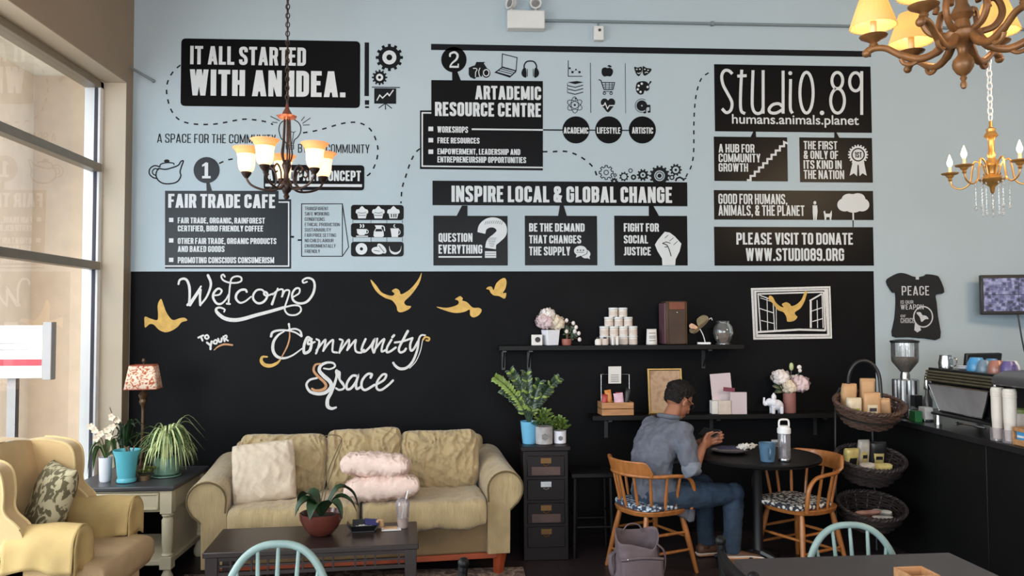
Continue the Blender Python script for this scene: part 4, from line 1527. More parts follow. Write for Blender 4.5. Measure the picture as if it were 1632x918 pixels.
for sy in (-1, 1):
    chair_side(sy)
    a = MB()
    prof = [(.215, .13), (.215, .53)] + [(.30+.095*math.cos(t), .55+.088*math.sin(t)) for t in [PI*1.05-PI*1.1*k/10 for k in range(11)]] + [(.385, .53), (.385, .13)]
    a.prism(prof, lambda p: (-.30, sy*p[0], p[1]), lambda p: (.235, sy*p[0], p[1]))
    a.build('arm', 'gold_upholstery', wc, bevel=.02, seg=3, smooth=60)
    # loose cloth sleeve over the arm front
    def sleeve(u, v, sy=sy):
        t = lerp(-2.0, 2.0, v)
        x = lerp(-.03, .252, u)
        r = .104 + .003*math.sin(u*9+v*5)
        if abs(t) <= 1.25:
            yy, zz = .30 + r*math.sin(t), .55 + (r-.006)*math.cos(t)
        else:
            k = (abs(t)-1.25)/.75
            yy = .30 + math.copysign(r*math.sin(1.25) + .012*k + .006*math.sin(u*16+v*3)*k, t)
            zz = .55 + (r-.006)*math.cos(1.25) - k*(.105+.012*math.sin(u*7+t))
        return (x, sy*yy, zz)
    sl = MB().grid(sleeve, 22, 34)
    for k in range(1):
        sl.grid(lambda u, v: (.252+.004*math.sin(v*9), sy*(.30+.098*math.sin(lerp(-1.5, 1.5, v))), lerp(.55+.098*math.cos(lerp(-1.5, 1.5, v)), .46+.01*math.sin(v*12), u)), 6, 16)
    sl.build('arm_cover', 'gold_slip', wc, solid=.006, smooth=80)
b = MB()
b.grid(lambda u, v: (-.37+.02*math.sin(PI*v)+.0*u, lerp(-.33, .33, u), lerp(.13, .91+.035*math.sin(PI*u), v)), 14, 8)
b.grid(lambda u, v: (lerp(-.16, -.24, v)+.02*math.sin(PI*v)+.015*math.sin(PI*u), lerp(-.33, .33, u), lerp(.42, .915+.035*math.sin(PI*u), v)), 14, 10)
b.grid(lambda u, v: (lerp(-.24, -.37, v), lerp(-.33, .33, u), .915+.035*math.sin(PI*u)+.015*math.sin(PI*v)), 14, 6)
b.build('backrest', 'gold_upholstery', wc, smooth=70)
MB().box((-.02, 0, .235), (.60, .60, .21)).build('seat_frame', 'gold_upholstery', wc, bevel=.02)
s = MB()
cushion(s, (.03, 0, .40), .62, .62, .10, Matrix.Rotation(PI/2, 3, 'X'), p=10, q=.35, edge=.06, wr=.006, ws=5)
mat('dull_gold_seat', (178, 150, 114), 0.88, var=0.1, scale=8, bump=0.15, bscale=200)  # browner and duller than the gold upholstery
s.build('seat_cushion', 'dull_gold_seat', wc, smooth=80)
for sx, sy in ((.24, -.27), (.24, .27), (-.28, -.27), (-.28, .27)):
    MB().tube([(sx, sy, .14), (sx+.01, sy, .07), (sx+.015, sy, 0)], [.028, .024, .017], 10).build('leg', 'dark_leg_wood', wc)

mat_pattern('leaf_print', [(82, 76, 52), (92, 84, 58), (178, 166, 134)], 16, 0.9, 'noise', (.0, .49, .53), dist=1.2)
tp = MB()
Rp = Matrix.Rotation(math.radians(-50), 3, 'Z') @ Matrix.Rotation(math.radians(-20), 3, 'X')
cushion(tp, (0, 0, 0), .40, .41, .13, Rp, p=4, q=.5, ears=.05)
o = tp.build('throw_pillow', 'leaf_print', smooth=80)
o.location = (-2.02, 4.0, .70)
tag(o, 'olive leaf print pillow propped in the gold wing armchair', 'pillow')

# ------------------------------------------------------------------ end table, lamp and plants
ET = (-2.075, 5.26)
et = thing('end_table', 'cream end table with slate top and one drawer beside the sofa', 'table', (ET[0], ET[1], 0))
w, d_ = .64, .68
MB().box((0, 0, .585), (w, d_, .03)).build('table_top', 'slate_top', et, bevel=.008)
mb = MB()
mb.box((0, -d_/2+.045, .505), (w-.12, .02, .13)).box((0, d_/2-.045, .505), (w-.12, .02, .13))
mb.box((w/2-.045, 0, .505), (.02, d_-.12, .13)).box((-w/2+.045, 0, .505), (.02, d_-.12, .13))
mb.build('apron', 'cream_lacquer', et)
dr = MB().box((-.01, -d_/2+.032, .505), (w-.17, .018, .105))
dro = dr.build('drawer', 'cream_lacquer', et, bevel=.004)
mb = MB()
for k in (-1, 1):
    mb.box((-.01, -d_/2+.02, .505+k*.045), (w-.17, .012, .012)).box((-.01+k*(w-.18)/2, -d_/2+.02, .505), (.012, .012, .1))
mb.build('moulding', 'cream_lacquer', dro, bevel=.003)
MB().ball((-.01, -d_/2+.008, .505), .014, 8).build('knob', 'brass_antique', dro)
for sx in (-1, 1):
    for sy in (-1, 1):
        x, y = sx*(w/2-.05), sy*(d_/2-.05)
        l = MB().box((x, y, .50), (.07, .07, .14))
        l.lathe([(.028, .43), (.036, .42), (.026, .405), (.034, .39), (.032, .25), (.027, .19), (.036, .18), (.03, .17)], (x, y, 0), 16)
        l.box((x, y, .135), (.07, .07, .075)).lathe([(.022, 0), (.034, .02), (.036, .05), (.025, .075), (.02, .1)], (x, y, 0), 16)
        l.build('leg', 'cream_lacquer', et, bevel=.003)
MB().box((0, 0, .135), (w-.06, d_-.06, .03)).build('shelf', 'cream_lacquer', et, bevel=.004)
MB().box((w/2-.06, 0, .30), (.012, d_-.14, .30)).build('side_panel', 'cream_lacquer', et)

tl = thing('table_lamp', 'slender bronze table lamp with a red floral shade by the corner', 'lamp', (-2.145, 5.44, .6), math.radians(8))
MB().lathe([(.075, 0), (.078, .012), (.05, .025), (.022, .04), (.014, .07), (.02, .085), (.012, .10), (.010, .40), (.012, .43), (.022, .445), (.026, .46), (.02, .475), (.030, .50),
            (.022, .515), (.010, .53), (.009, .64)], n=16).build('lamp_base', 'bronze', tl)
mat_pattern('red_floral', [(178, 84, 58), (204, 132, 96), (232, 206, 184), (240, 222, 204)], 34, 0.8, 'noise', (.38, .45, .50, .7), dist=2.0)
sh = MB()
pr = []
for z, hw, hd in ((.545, .104, .085), (.70, .080, .062)):
    pr.append([(x, y, z) for x, y in [(p.x, p.y) for p in rpath([(-hw, -hd), (hw, -hd), (hw, hd), (-hw, hd)], .02, True, 4)]])
n_ = len(pr[0])
sh.add(pr[0]+pr[1], [(i, (i+1) % n_, n_+(i+1) % n_, n_+i) for i in range(n_)])
sho = sh.build('lamp_shade', 'red_floral', tl, solid=.003)
mb = MB()
for lp in pr:
    mb.tube(lp, .0035, 6, closed=True)
mb.build('shade_trim', 'red_wood', sho)
MB().tube([(0, 0, .64), (0, 0, .72)], .004, 6).ball((0, 0, .73), .012, 8, (1, 1, 1.4)).build('finial', 'bronze', tl)

mat('glaze_white', (228, 228, 236), 0.3, var=0.03)
mat('glaze_turquoise', (84, 170, 186), 0.35, var=0.06)
mat('glaze_teal', (96, 128, 112), 0.25, var=0.15, scale=20)
po = thing('potted_orchid', 'orchid with white blooms in a tall white pot by the window', 'plant', (-2.235, 5.10, .6))
MB().lathe([(.030, 0), (.034, .01), (.039, .14), (.041, .15), (.036, .15), (.034, .13), (0, .13)], n=20).build('pot', 'glaze_white', po)
lf = MB()
for a, L, h in ((2.6, .12, .06), (.6, .13, .03), (3.6, .10, .09), (-.4, .13, .02), (1.4, .1, .1)):
    c, s_ = math.cos(a), math.sin(a)
    leaf(lf, [(0, 0, .14), (c*L*.4, s_*L*.4, .15+h), (c*L*.8, s_*L*.8, .13+h*.6), (c*L, s_*L, .05)], .05, tip=.8)
lf.build('leaves', 'leaf_green', po)
st = MB()
stems = [[(.01, 0, .14), (.03, .01, .26), (.05, .0, .36), (.03, -.02, .46)], [(0, .01, .14), (-.01, .02, .26), (.02, .03, .33), (.08, .02, .37)], [(0, 0, .14), (-.02, 0, .25), (-.06, .01, .31)]]
for p in stems:
    st.tube(cr(p, 6), .003, 6)
st.build('stems', 'stem_brown', po)
fl = MB()
rg = random.Random(3)
for c in ((-.06, -.01, .32), (-.02, -.02, .30), (-.09, 0, .34), (.02, -.02, .32), (.05, -.02, .34), (.07, 0, .38), (.045, -.02, .40), (-.045, -.02, .27), (.03, -.02, .28)):
    for k in range(5):
        a = 2*PI*k/5 + rg.uniform(-.3, .3)
        oval_leaf(fl, c, (math.cos(a), -.35, math.sin(a)), (0, -1, 0), .026, .022)
fl.build('blooms', 'petal_cream', po)

bp = thing('flower_pot', 'turquoise flared flower pot at the front of the end table', 'pot', (-2.09, 5.06, .6))
MB().lathe([(.048, 0), (.056, .006), (.056, .02), (.05, .03), (.055, .06), (.064, .15), (.078, .19), (.08, .2), (.074, .2), (.06, .15), (.052, .13), (0, .13)], n=28).build('pot', 'glaze_turquoise', bp)
MB().lathe([(0, .135), (.053, .135)], n=20).build('soil', 'soil', bp)
tg = MB()
for k in range(5):
    tg.tube([(rg.uniform(-.02, .02), rg.uniform(-.02, .02), .13), (rg.uniform(-.04, .04), rg.uniform(-.04, .04), .22)], .004, 5)
tg.build('twigs', 'stem_brown', bp)

dp = thing('potted_dracaena', 'leafy green plant in a dark pot behind the turquoise pot', 'plant', (-2.20, 5.29, .6))
MB().lathe([(.04, 0), (.055, .08), (.058, .09), (.05, .09), (0, .08)], n=20).build('pot', 'black_plastic', dp)
lf = MB()
for k in range(26):
    a = rg.uniform(0, 2*PI)
    L, h = rg.uniform(.07, .15), rg.uniform(.14, .34)
    c, s_ = math.cos(a), math.sin(a)
    if s_ > .55:
        L *= .6
    z0 = rg.uniform(.08, .16)
    leaf(lf, [(c*.01, s_*.01, z0), (c*L*.45, s_*L*.45, z0+h*.7), (c*L, s_*L, z0+h*.75-rg.uniform(0, .06))], .024)
lf.build('leaves', 'leaf_dark', dp)
MB().tube([(0, 0, .08), (.005, 0, .2)], .008, 8).build('stem', 'stem_brown', dp)

sp = thing('spider_plant', 'striped spider plant arching out of a teal glass pot', 'plant', (-1.915, 5.24, .6))
MB().lathe([(.05, 0), (.075, .02), (.082, .06), (.078, .10), (.07, .125), (.064, .125), (.06, .11), (0, .11)], n=24).build('pot', 'glaze_teal', sp)
MB().lathe([(.06, -.0), (.09, .004), (.09, .012), (.05, .008)], n=24).build('saucer', 'glaze_teal', sp)
for nm, m_, cnt, sd in (('leaves', 'leaf_pale', 75, 1), ('inner_leaves', 'leaf_green', 40, 2)):
    lf = MB()
    rg = random.Random(sd)
    for k in range(cnt):
        a = rg.uniform(0, 2*PI)
        c, s_ = math.cos(a), math.sin(a)
        L = rg.uniform(.12, .32 if k % 4 == 0 else .24)
        if s_ > .3:
            L = min(L, .2)
        if c > .2:
            L = min(L, .17) if s_ < .4 else L
        h = rg.uniform(.05, .19)
        drop = rg.uniform(.0, .16)
        leaf(lf, [(c*.02, s_*.02, .11), (c*L*.35, s_*L*.35, .13+h), (c*L*.75, s_*L*.75, .12+h*.75), (c*L, s_*L, max(.05, .13+h*.3-drop))], .013, n=12, fold=.3)
    for k in range(6):
        a = (.5, .9, .2, 2.4, 1.4, .0)[k]
        c, s_ = math.cos(a), math.sin(a)
        lf and leaf(lf, [(c*.02, s_*.02, .11), (c*.06, s_*.06, .30), (c*.13, s_*.13, .38-.02*k), (c*.24, s_*.24, .26-.02*k)], .012, n=12)
    lf.build(nm, m_, sp)

su = thing('potted_succulent', 'small rosette succulent cluster in front of the spider plant', 'plant', (-2.005, 5.12, .6))
MB().lathe([(.03, 0), (.035, .03), (.028, .03), (0, .025)], n=16).build('pot', 'stem_brown', su)
lf = MB()
for q in ((0, 0, .05), (.035, -.01, .045), (-.03, .01, .04), (.01, .03, .06), (.05, .02, .06)):
    for k in range(14):
        a = k*2.4
        e = .25 + k*.07
        oval_leaf(lf, q, (math.cos(a)*math.cos(1.3-e), math.sin(a)*math.cos(1.3-e), math.sin(1.3-e)), (0, 0, 1), .03, .02)
lf.build('leaves', 'leaf_succulent', su)
MB().tube(cr([(-.03, 0, .02), (-.05, -.01, .06), (-.035, 0, .09)], 6), .005, 6).build('stem', 'stem_brown', su)

# ------------------------------------------------------------------ sofa
def corduroy(name, col):
    m = mat(name, col, 0.88, var=0.12, scale=9, bump=0.0, sheen=0.25)
    nt = m.node_tree
    b = nt.nodes['Principled BSDF']
    tc = nt.nodes.new('ShaderNodeTexCoord')
    wv = nt.nodes.new('ShaderNodeTexWave')
    wv.inputs['Scale'].default_value = 34
    wv.inputs['Distortion'].default_value = 1.2
    n2 = nt.nodes.new('ShaderNodeTexNoise')
    n2.inputs['Scale'].default_value = 9
    mp = nt.nodes.new('ShaderNodeMapping')
    mp.inputs['Rotation'].default_value = (0, 0, .4)
    mp.inputs['Scale'].default_value = (2.2, 1, .8)
    nt.links.new(tc.outputs['Object'], wv.inputs['Vector'])
    nt.links.new(tc.outputs['Object'], mp.inputs[0])
    nt.links.new(mp.outputs[0], n2.inputs['Vector'])
    b1 = nt.nodes.new('ShaderNodeBump')
    b1.inputs['Strength'].default_value = .35
    b1.inputs['Distance'].default_value = .002
    b2 = nt.nodes.new('ShaderNodeBump')
    b2.inputs['Strength'].default_value = .5
    b2.inputs['Distance'].default_value = .03
    nt.links.new(wv.outputs['Fac'], b1.inputs['Height'])
    nt.links.new(n2.outputs['Fac'], b2.inputs['Height'])
    nt.links.new(b1.outputs[0], b2.inputs['Normal'])
    nt.links.new(b2.outputs[0], b.inputs['Normal'])
    return m


corduroy('sofa_corduroy', (167, 146, 108))
mat('sofa_base_cloth', (126, 104, 74), 0.9, var=0.12, scale=6, bump=0.15, bscale=200)
mat('sofa_welt', (92, 78, 52), 0.9, var=0.1)
so_ = thing('sofa', 'tan corduroy three cushion sofa with rolled arms against the black wall', 'sofa', (-.63, 4.86, .0125), math.radians(6.5))
for sx in (-1, 1):
    cx, cz, r = .885, .528, .118
    arc = [(cx+r*math.cos(t), cz+r*math.sin(t)) for t in [PI-(PI*1.32)*k/18 for k in range(19)]]
    prof = [(.775, .13), (.772, .45)] + arc + [(.918, .40), (.915, .13)]
    a = MB()
    secs = 9
    n_ = len(prof)
    vs, fs = [], []
    for i in range(secs):
        t = i/(secs-1)
        y = .01 + t*.83
        for (x, z) in prof:
            vs.append((sx*x, y, z + (.035*t*t if z > .4 else 0)))
    for i in range(secs-1):
        for k in range(n_):
            l = (k+1) % n_
            fs.append((i*n_+k, i*n_+l, (i+1)*n_+l, (i+1)*n_+k))
    a.add(vs, fs)
    tri = tessellate_polygon([[Vector((p[0], p[1], 0)) for p in prof]])
    a.f += [tuple(t) for t in tri] + [tuple((secs-1)*n_+k for k in t) for t in tri]
    ao = a.build('arm', 'sofa_corduroy', so_, bevel=.014, seg=3, smooth=50)
    f = MB()
    inner = [(sx*(cx+(x-cx)*.93), -.004, z if z < .45 else cz+(z-cz)*.93) for x, z in prof]
    f.tube(inner[1:-1], .0055, 6)
    f.build('welt', 'sofa_welt', ao)
MB().box((0, .42, .23), (1.60, .76, .20)).build('base', 'sofa_base_cloth', so_, bevel=.015)
MB().box((0, .40, .113), (1.76, .72, .036)).build('plinth', 'red_wood', so_, bevel=.004)
mb = MB().box((0, .79, .46), (1.7, .12, .60), rot=(-.08, 0, 0))
mb.build('back_frame', 'sofa_corduroy', so_, bevel=.04, seg=3)
Rx90 = Matrix.Rotation(PI/2, 3, 'X')
for k, (cx, w_) in enumerate(((-.385, .77), (.385, .77))):
    s = MB()
    cushion(s, (cx, .235, .405), w_, .70, .10, Rx90, p=12, q=.32, n=44, edge=.075, wr=.012, ws=7, seed=k*5.0, rc=.05, fold=.007, fu=6, fv=2.5)
    s.build('seat_cushion', 'sofa_corduroy', so_, smooth=80)
for k, (cx, w_, h_, dz, tl_) in enumerate(((-.50, .56, .42, 0, .02), (.02, .50, .44, .012, -.025), (.51, .53, .415, 0, 0))):
    s = MB()
    R_ = Matrix.Rotation(tl_, 3, 'Y') @ Matrix.Rotation(math.radians(-15), 3, 'X')
    cushion(s, (cx, .47, .645+dz), w_, h_, .22, R_, p=6, q=.45, n=64, edge=.045, wr=.024, ws=9, seed=3.1+k*7, sag=.02, rc=.12, fold=.020, fu=7, fv=1.8)
    s.build('back_cushion', 'sofa_corduroy', so_, smooth=80)
for sx in (-.86, .86):
    for y in (.06, .78):
        MB().tube([(sx, y, .145), (sx*.985, y, 0)], [.045, .03], 4, cap=True).build('leg', 'red_wood', so_, smooth=0)

mat('cream_knit', (198, 182, 162), 0.9, var=0.08, scale=14, bump=0.3, bscale=70)
mat('blush_ruched', (222, 196, 184), 0.85, var=0.1, scale=16, bump=0.3, bscale=40)
tp = MB()
cushion(tp, (0, 0, 0), .385, .375, .13, Matrix.Rotation(math.radians(6.5), 3, 'Z') @ Matrix.Rotation(-.09, 3, 'Y') @ Matrix.Rotation(math.radians(-20), 3, 'X'),
        p=4, q=.5, n=44, wr=.014, ws=9, ears=.03, rc=.05, fold=.010, fu=3.0, fv=2.0, seed=2.3)
o = tp.build('throw_pillow', 'cream_knit', smooth=80)
o.location = (-1.235, 4.985, .665)
tag(o, 'square cream throw pillow leaning at the left end of the sofa', 'pillow')
for nm, loc, sz, rz, lab, sd, ry in (('throw_pillow', (-.51, 4.935, .57), (.47, .34, .15), .10, 'lower blush pillow of the two stacked mid sofa', 1, -.04),
                             ('throw_pillow', (-.545, 4.955, .705), (.43, .32, .14), -.02, 'upper blush pillow of the two stacked mid sofa', 5, .06)):
    tp = MB()
    cushion(tp, (0, 0, 0), sz[0], sz[1], sz[2], Matrix.Rotation(rz, 3, 'Z') @ Matrix.Rotation(ry, 3, 'Y') @ Matrix.Rotation(PI/2-.12, 3, 'X'), p=4, q=.5, n=48, wr=.012, ws=14, seed=sd, ears=.03, rc=.08, fold=.012, fu=9, fv=2.0)
    o = tp.build(nm, 'blush_ruched', smooth=80)
    o.location = loc
    tag(o, lab, 'pillow', 'stacked blush pillows')

# ------------------------------------------------------------------ rug, coffee table and the things on it
mat_pattern('rug_weave', [(70, 56, 52), (112, 92, 84), (150, 132, 118)], 18, 0.95, 'noise', (.35, .5, .62), bump=.3, dist=1.5)
o = MB().box2((-1.75, 3.35, 0), (.37, 5.12, .012)).build('area_rug', 'rug_weave', smooth=0, bevel=.004)
tag(o, 'worn brown patterned rug under the coffee table', 'rug')
ct = thing('coffee_table', 'dark espresso coffee table with a pierced apron before the sofa', 'table', (-.785, 4.30, .012), math.radians(4.6))
MB().box((0, 0, .425), (1.06, .46, .028)).build('table_top', 'espresso_wood', ct, bevel=.004)
for sx in (-1, 1):
    for sy in (-1, 1):
        MB().box((sx*.49, sy*.195, .205), (.06, .05, .41)).build('leg', 'espresso_wood', ct, bevel=.003)
for sy in (-1, 1):
    y = sy*.20
    mb = MB().box((0, y, .40), (.94, .022, .022)).box((0, y, .325), (.94, .022, .018)).box((0, y, .362), (.94, .012, .010))
    for x in (-.46, -.40, -.30, -.22, -.17, -.05, .05, .10, .21, .26, .31, .43):
        mb.box((x, y, .362), (.010, .014, .06))
    mb.build('apron', 'espresso_wood', ct)
for sx in (-1, 1):
    MB().box((sx*.49, 0, .385), (.022, .36, .05)).build('end_rail', 'espresso_wood', ct)
MB().box((0, 0, .12), (.98, .40, .02)).build('lower_shelf', 'espresso_wood', ct, bevel=.003)

ZT = .452
mat('oxblood_glaze', (92, 46, 38), 0.2, var=0.25, scale=6)
op = thing('potted_orchid', 'broad leaved orchid in a red glazed bowl on the coffee table', 'plant', (-.77, 4.33, ZT))
MB().lathe([(.05, 0), (.062, .006), (.09, .04), (.112, .085), (.116, .115), (.110, .118), (.102, .095), (0, .09)], n=32).build('pot', 'oxblood_glaze', op)
MB().lathe([(0, .096), (.103, .094)], n=24).build('soil', 'soil', op)
lf = MB()
for a, L, h, w_ in ((2.7, .15, .085, .10), (3.6, .14, .06, .10), (.45, .21, .11, .07), (.05, .19, .07, .065), (-.7, .17, .06, .07), (-1.9, .12, .05, .09)):
    c, s_ = math.cos(a), math.sin(a)
    leaf(lf, [(c*.01, s_*.01, .10), (c*L*.45, s_*L*.45, .12+h), (c*L*.8, s_*L*.8, .115+h*.8), (c*L, s_*L, .10+h*.1)], w_, n=12, tip=.9)
lf.build('leaves', 'leaf_dark', op)
st = MB()
st.tube(cr([(-.01, 0, .1), (0, .02, .2), (.03, .04, .33), (.08, .05, .45), (.10, .05, .50)], 6), .0028, 6)
st.tube(cr([(.0, 0, .1), (.02, .03, .22), (.06, .05, .36), (.10, .05, .49), (.06, .05, .52), (.0, .04, .515)], 6), .0024, 6)
st.build('flower_stems', 'stem_brown', op)

mat('paper_white', (218, 214, 210), 0.8, var=0.05)
mat('kraft_paper', (186, 148, 108), 0.85, var=0.1)
mat('blue_card', (52, 54, 110), 0.6, var=0.1)
tb = thing('takeaway_box', 'open black takeaway box with a napkin on the coffee table', 'box', (-.555, 4.395, ZT), .1)
mb = MB()
mb.box((0, 0, .004), (.12, .09, .006))
for sx, sy, sz_, rot in ((0, -.055, (.12, .045, .004), (-.9, 0, 0)), (0, .055, (.12, .05, .004), (1.0, 0, 0)), (-.072, 0, (.05, .09, .004), (0, .9, 0)), (.072, 0, (.05, .09, .004), (0, -.9, 0))):
    mb.box((sx, sy, .022), sz_, rot)
mb.build('box', 'black_plastic', tb)
mb = MB()
mb.grid(lambda u, v: (lerp(-.04, .05, u), lerp(-.03, .03, v), .02+.02*noise.noise(Vector((u*5, v*5, 2)))), 10, 8)
mb.build('napkin', 'paper_white', tb, smooth=0)
o = MB().box((0, 0, 0), (.07, .05, .003), (.5, .15, .3)).build('card', 'blue_card', smooth=0)
o.location = (-.515, 4.42, ZT+.038)
tag(o, 'dark blue card lying in the black takeaway box', 'card')
o = MB().ball((0, 0, 0), .024, 8, (1.1, .8, 1.0))
for i, v in enumerate(o.v):
    k = 1+.35*noise.noise(Vector(v)*60)
    o.v[i] = tuple(Vector(v)*k)
o = o.build('crumpled_wrapper', 'kraft_paper', smooth=20)
o.location = (-.468, 4.44, ZT+.024)
tag(o, 'crumpled brown wrapper right of the black takeaway box', 'wrapper')
for k, (lc, rz, m_, lb) in enumerate((((-.405, 4.405, ZT+.003), .12, 'paper_white', 'white leaflet under the brown card on the coffee table'),
                                      ((-.41, 4.415, ZT+.007), .02, 'kraft_paper', 'small brown card on the white leaflet by the iced drink'))):
    o = MB().box((0, 0, 0), (.105 if k == 0 else .07, .075 if k == 0 else .045, .003)).build('leaflet' if k == 0 else 'card', m_, smooth=0)
    o.location, o.rotation_euler = lc, (0, 0, rz)
    tag(o, lb, 'paper')
mat_glass('clear_plastic', (245, 240, 240), 0.05, 0.05, haze=0.25, hazecol=(210, 200, 205))
mat('iced_coffee', (196, 166, 136), 0.4, var=0.1)
ic = thing('iced_drink_cup', 'clear plastic iced drink cup with a white straw on the coffee table', 'cup', (-.345, 4.44, ZT))
MB().lathe([(.026, .002), (.030, .03), (.032, .05), (0, .05)], n=20).build('drink', 'iced_coffee', ic)
MB().shell([(.0, 0), (.028, 0), (.038, .115), (.040, .12), (.040, .126)], n=24).build('cup', 'clear_plastic', ic)
MB().shell([(.041, .126), (.036, .145), (.02, .158), (.006, .16)], n=24).build('dome_lid', 'clear_plastic', ic)
MB().tube([(-.012, 0, .02), (.03, -.01, .205)], .0042, 8).build('straw', 'white_plastic', ic)
# ------------------------------------------------------------------ shelves on the black wall
us = thing('wall_shelf', 'long black upper shelf on the black wall', 'shelf', (1.145, 5.80, 1.405))
MB().box((0, 0, -.0175), (1.80, .20, .033)).build('board', 'black_wood', us, bevel=.002)
for x in (-.86, -.67, .65):
    mb = MB().box((x, .092, -.11), (.028, .012, .15)).box((x, 0, -.041), (.028, .17, .010)).tube([(x, .085, -.165), (x, .02, -.10), (x, -.06, -.047)], .006, 6)
    mb.build('bracket', 'black_plastic', us)
ls = thing('wall_shelf', 'long black lower shelf on the black wall behind the round table', 'shelf', (1.85, 5.80, .895))
MB().box((0, 0, -.0175), (1.86, .20, .033)).build('board', 'black_wood', ls, bevel=.002)
for x in (-.80, 0, .80):
    MB().box((x, .092, -.11), (.028, .012, .15)).box((x, 0, -.041), (.028, .17, .010)).build('bracket', 'black_plastic', ls)
ZU, ZL, YS = 1.4055, .8955, 5.79

mat('print_grey', (120, 118, 118), 0.8, var=0.2, scale=60)
mat('dark_print', (60, 56, 58), 0.8, var=0.1)
bx = thing('gift_box', 'small white box with a dark round mark at the left end of the upper shelf', 'box', (.525, YS-.02, ZU), -.1)
MB().box((0, 0, .039), (.08, .06, .077)).build('box', 'paper_white', bx, bevel=.003)
MB().tube([(.006, -.0305, .042), (.006, -.032, .042)], .020, 20).build('print', 'dark_print', bx)

mat_pattern('orange_bands', [(176, 120, 96), (210, 184, 160), (228, 216, 200)], 40, 0.7, 'wave', (.3, .45, .8), stretch=(0.01, .01, 1.6))
vz = thing('flower_vase', 'square tapered vase of three big peonies on the upper shelf', 'vase', (.627, YS, ZU), .35)
mb = MB()
a_, b_ = .043, .052
mb.add([(-a_, -a_, 0), (a_, -a_, 0), (a_, a_, 0), (-a_, a_, 0), (-b_, -b_, .112), (b_, -b_, .112), (b_, b_, .112), (-b_, b_, .112)],
       [(3, 2, 1, 0), (4, 5, 6, 7), (0, 1, 5, 4), (1, 2, 6, 5), (2, 3, 7, 6), (3, 0, 4, 7)])
mb.build('vase', 'glaze_white', vz, bevel=.003)
MB().add([(-.02, -a_-.0018, .03), (a_-.002, -a_-.0018, .03), (.046, -.0508, .108), (-.02, -.0508, .108)], [(0, 1, 2, 3)]).build('band', 'orange_bands', vz, smooth=0)
for c, r, m_, sd in (((-.055, -.01, .175), .068, 'petal_blush', 1), ((-.02, .01, .225), .06, 'petal_white', 2), ((.035, -.015, .165), .068, 'petal_cream', 3)):
    peony(MB(), c, r, sd).build('peony', m_, vz, smooth=60)
rp = thing('potted_twig', 'small dark pot of white blossom twigs right of the peony vase', 'plant', (.745, YS, ZU))
mat('red_pot', (150, 88, 76), 0.5, var=0.1)
MB().lathe([(.032, 0), (.036, .02), (.036, .045), (.03, .045), (0, .04)], n=20).build('pot', 'red_pot', rp)
st, bl, lf = MB(), MB(), MB()
rg = random.Random(5)
for x, z in ((.0, .18), (.05, .16), (.07, .13), (.09, .085), (.095, .04), (.0, .10), (.06, .10), (-.03, .14)):
    st.tube(cr([(0, 0, .04), (x*.3, 0, z*.8+.03), (x, -.01, z)], 5), .002, 5)
    bl.ball((x, -.01, z), .014, 6, (1, 1, 1.2))
    for k in range(3):
        a = rg.uniform(0, 6.28)
        oval_leaf(lf, (x*.6, 0, z*.7+.02), (math.cos(a), -.3, math.sin(a)), (0, -1, 0), .035, .018)
st.build('stems', 'stem_brown', rp)
bl.build('blossoms', 'petal_white', rp)
lf.build('leaves', 'leaf_dark', rp)

# candle-style jars in a pyramid
mat('jar_label', (206, 192, 182), 0.75, var=0.08, scale=40)
mat('jar_cream', (226, 218, 210), 0.5, var=0.05)


def jar(loc, label, r=.033, h=.068, group='white jars stacked on the upper shelf'):
    j = thing('jar', label, 'jar', loc, rnd.uniform(-.4, .4), group)
    MB().lathe([(r*.9, 0), (r, .004), (r, h*.72), (r*.94, h*.76), (0, h*.76)], n=20).build('body', 'jar_cream', j)
    MB().lathe([(r*1.04, h*.78), (r*1.06, h*.8), (r*1.06, h-.003), (r*.98, h), (0, h)], n=20).build('lid', 'white_plastic', j)
    MB().shell([(r+.0006, h*.14), (r+.0006, h*.62)], n=20).build('label_band', 'jar_label', j)
    return j


def restyle(o, loc, label):
    return dup(o, loc, rnd.uniform(-.4, .4), label)


rows = [(4, 1.03, 0.0, 'bottom'), (4, 1.03, .0685, 'second'), (3, 1.066, .137, 'third'), (2, 1.099, .2055, 'top')]
pos4, pos3, pos2 = ('leftmost', 'second from left', 'third from left', 'rightmost'), ('left', 'middle', 'right'), ('left', 'right')
j0 = None
for n_, x0, dz, nm in rows:
    ps = {4: pos4, 3: pos3, 2: pos2}[n_]
    for k in range(n_):
        lab = '%s white jar in the %s row of the shelf pyramid' % (ps[k], nm)
        loc = (x0+k*.0715, YS+.03, ZU+dz)
        if j0 is None:
            j0 = jar(loc, lab)
        else:
            restyle(j0, loc, lab)
for k, (x, m_, lab) in enumerate(((.972, 'jar_cream', 'tiny round bottle left of the jar pyramid'), (1.022, 'jar_label', 'tiny bottle second from left before the jar pyramid'),
                                  (1.08, 'white_plastic', 'slim white tube left of centre before the jar pyramid'), (1.113, 'white_plastic', 'slim white tube right of centre before the jar pyramid'))):
    t = thing('small_bottle' if k < 2 else 'balm_tube', lab, 'bottle', (x, YS-.045, ZU))
    if k < 2:
        MB().lathe([(.022, 0), (.025, .01), (.024, .035), (.014, .046), (0, .046)], n=16).build('body', m_, t)
        MB().lathe([(.012, .046), (.012, .058), (0, .058)], n=12).build('cap', 'dark_print', t)
    else:
        MB().lathe([(.010, 0), (.011, .004), (.011, .045), (0, .045)], n=14).build('body', m_, t)
        MB().lathe([(.012, .045), (.012, .062), (.009, .065), (0, .065)], n=14).build('cap', 'jar_cream', t)

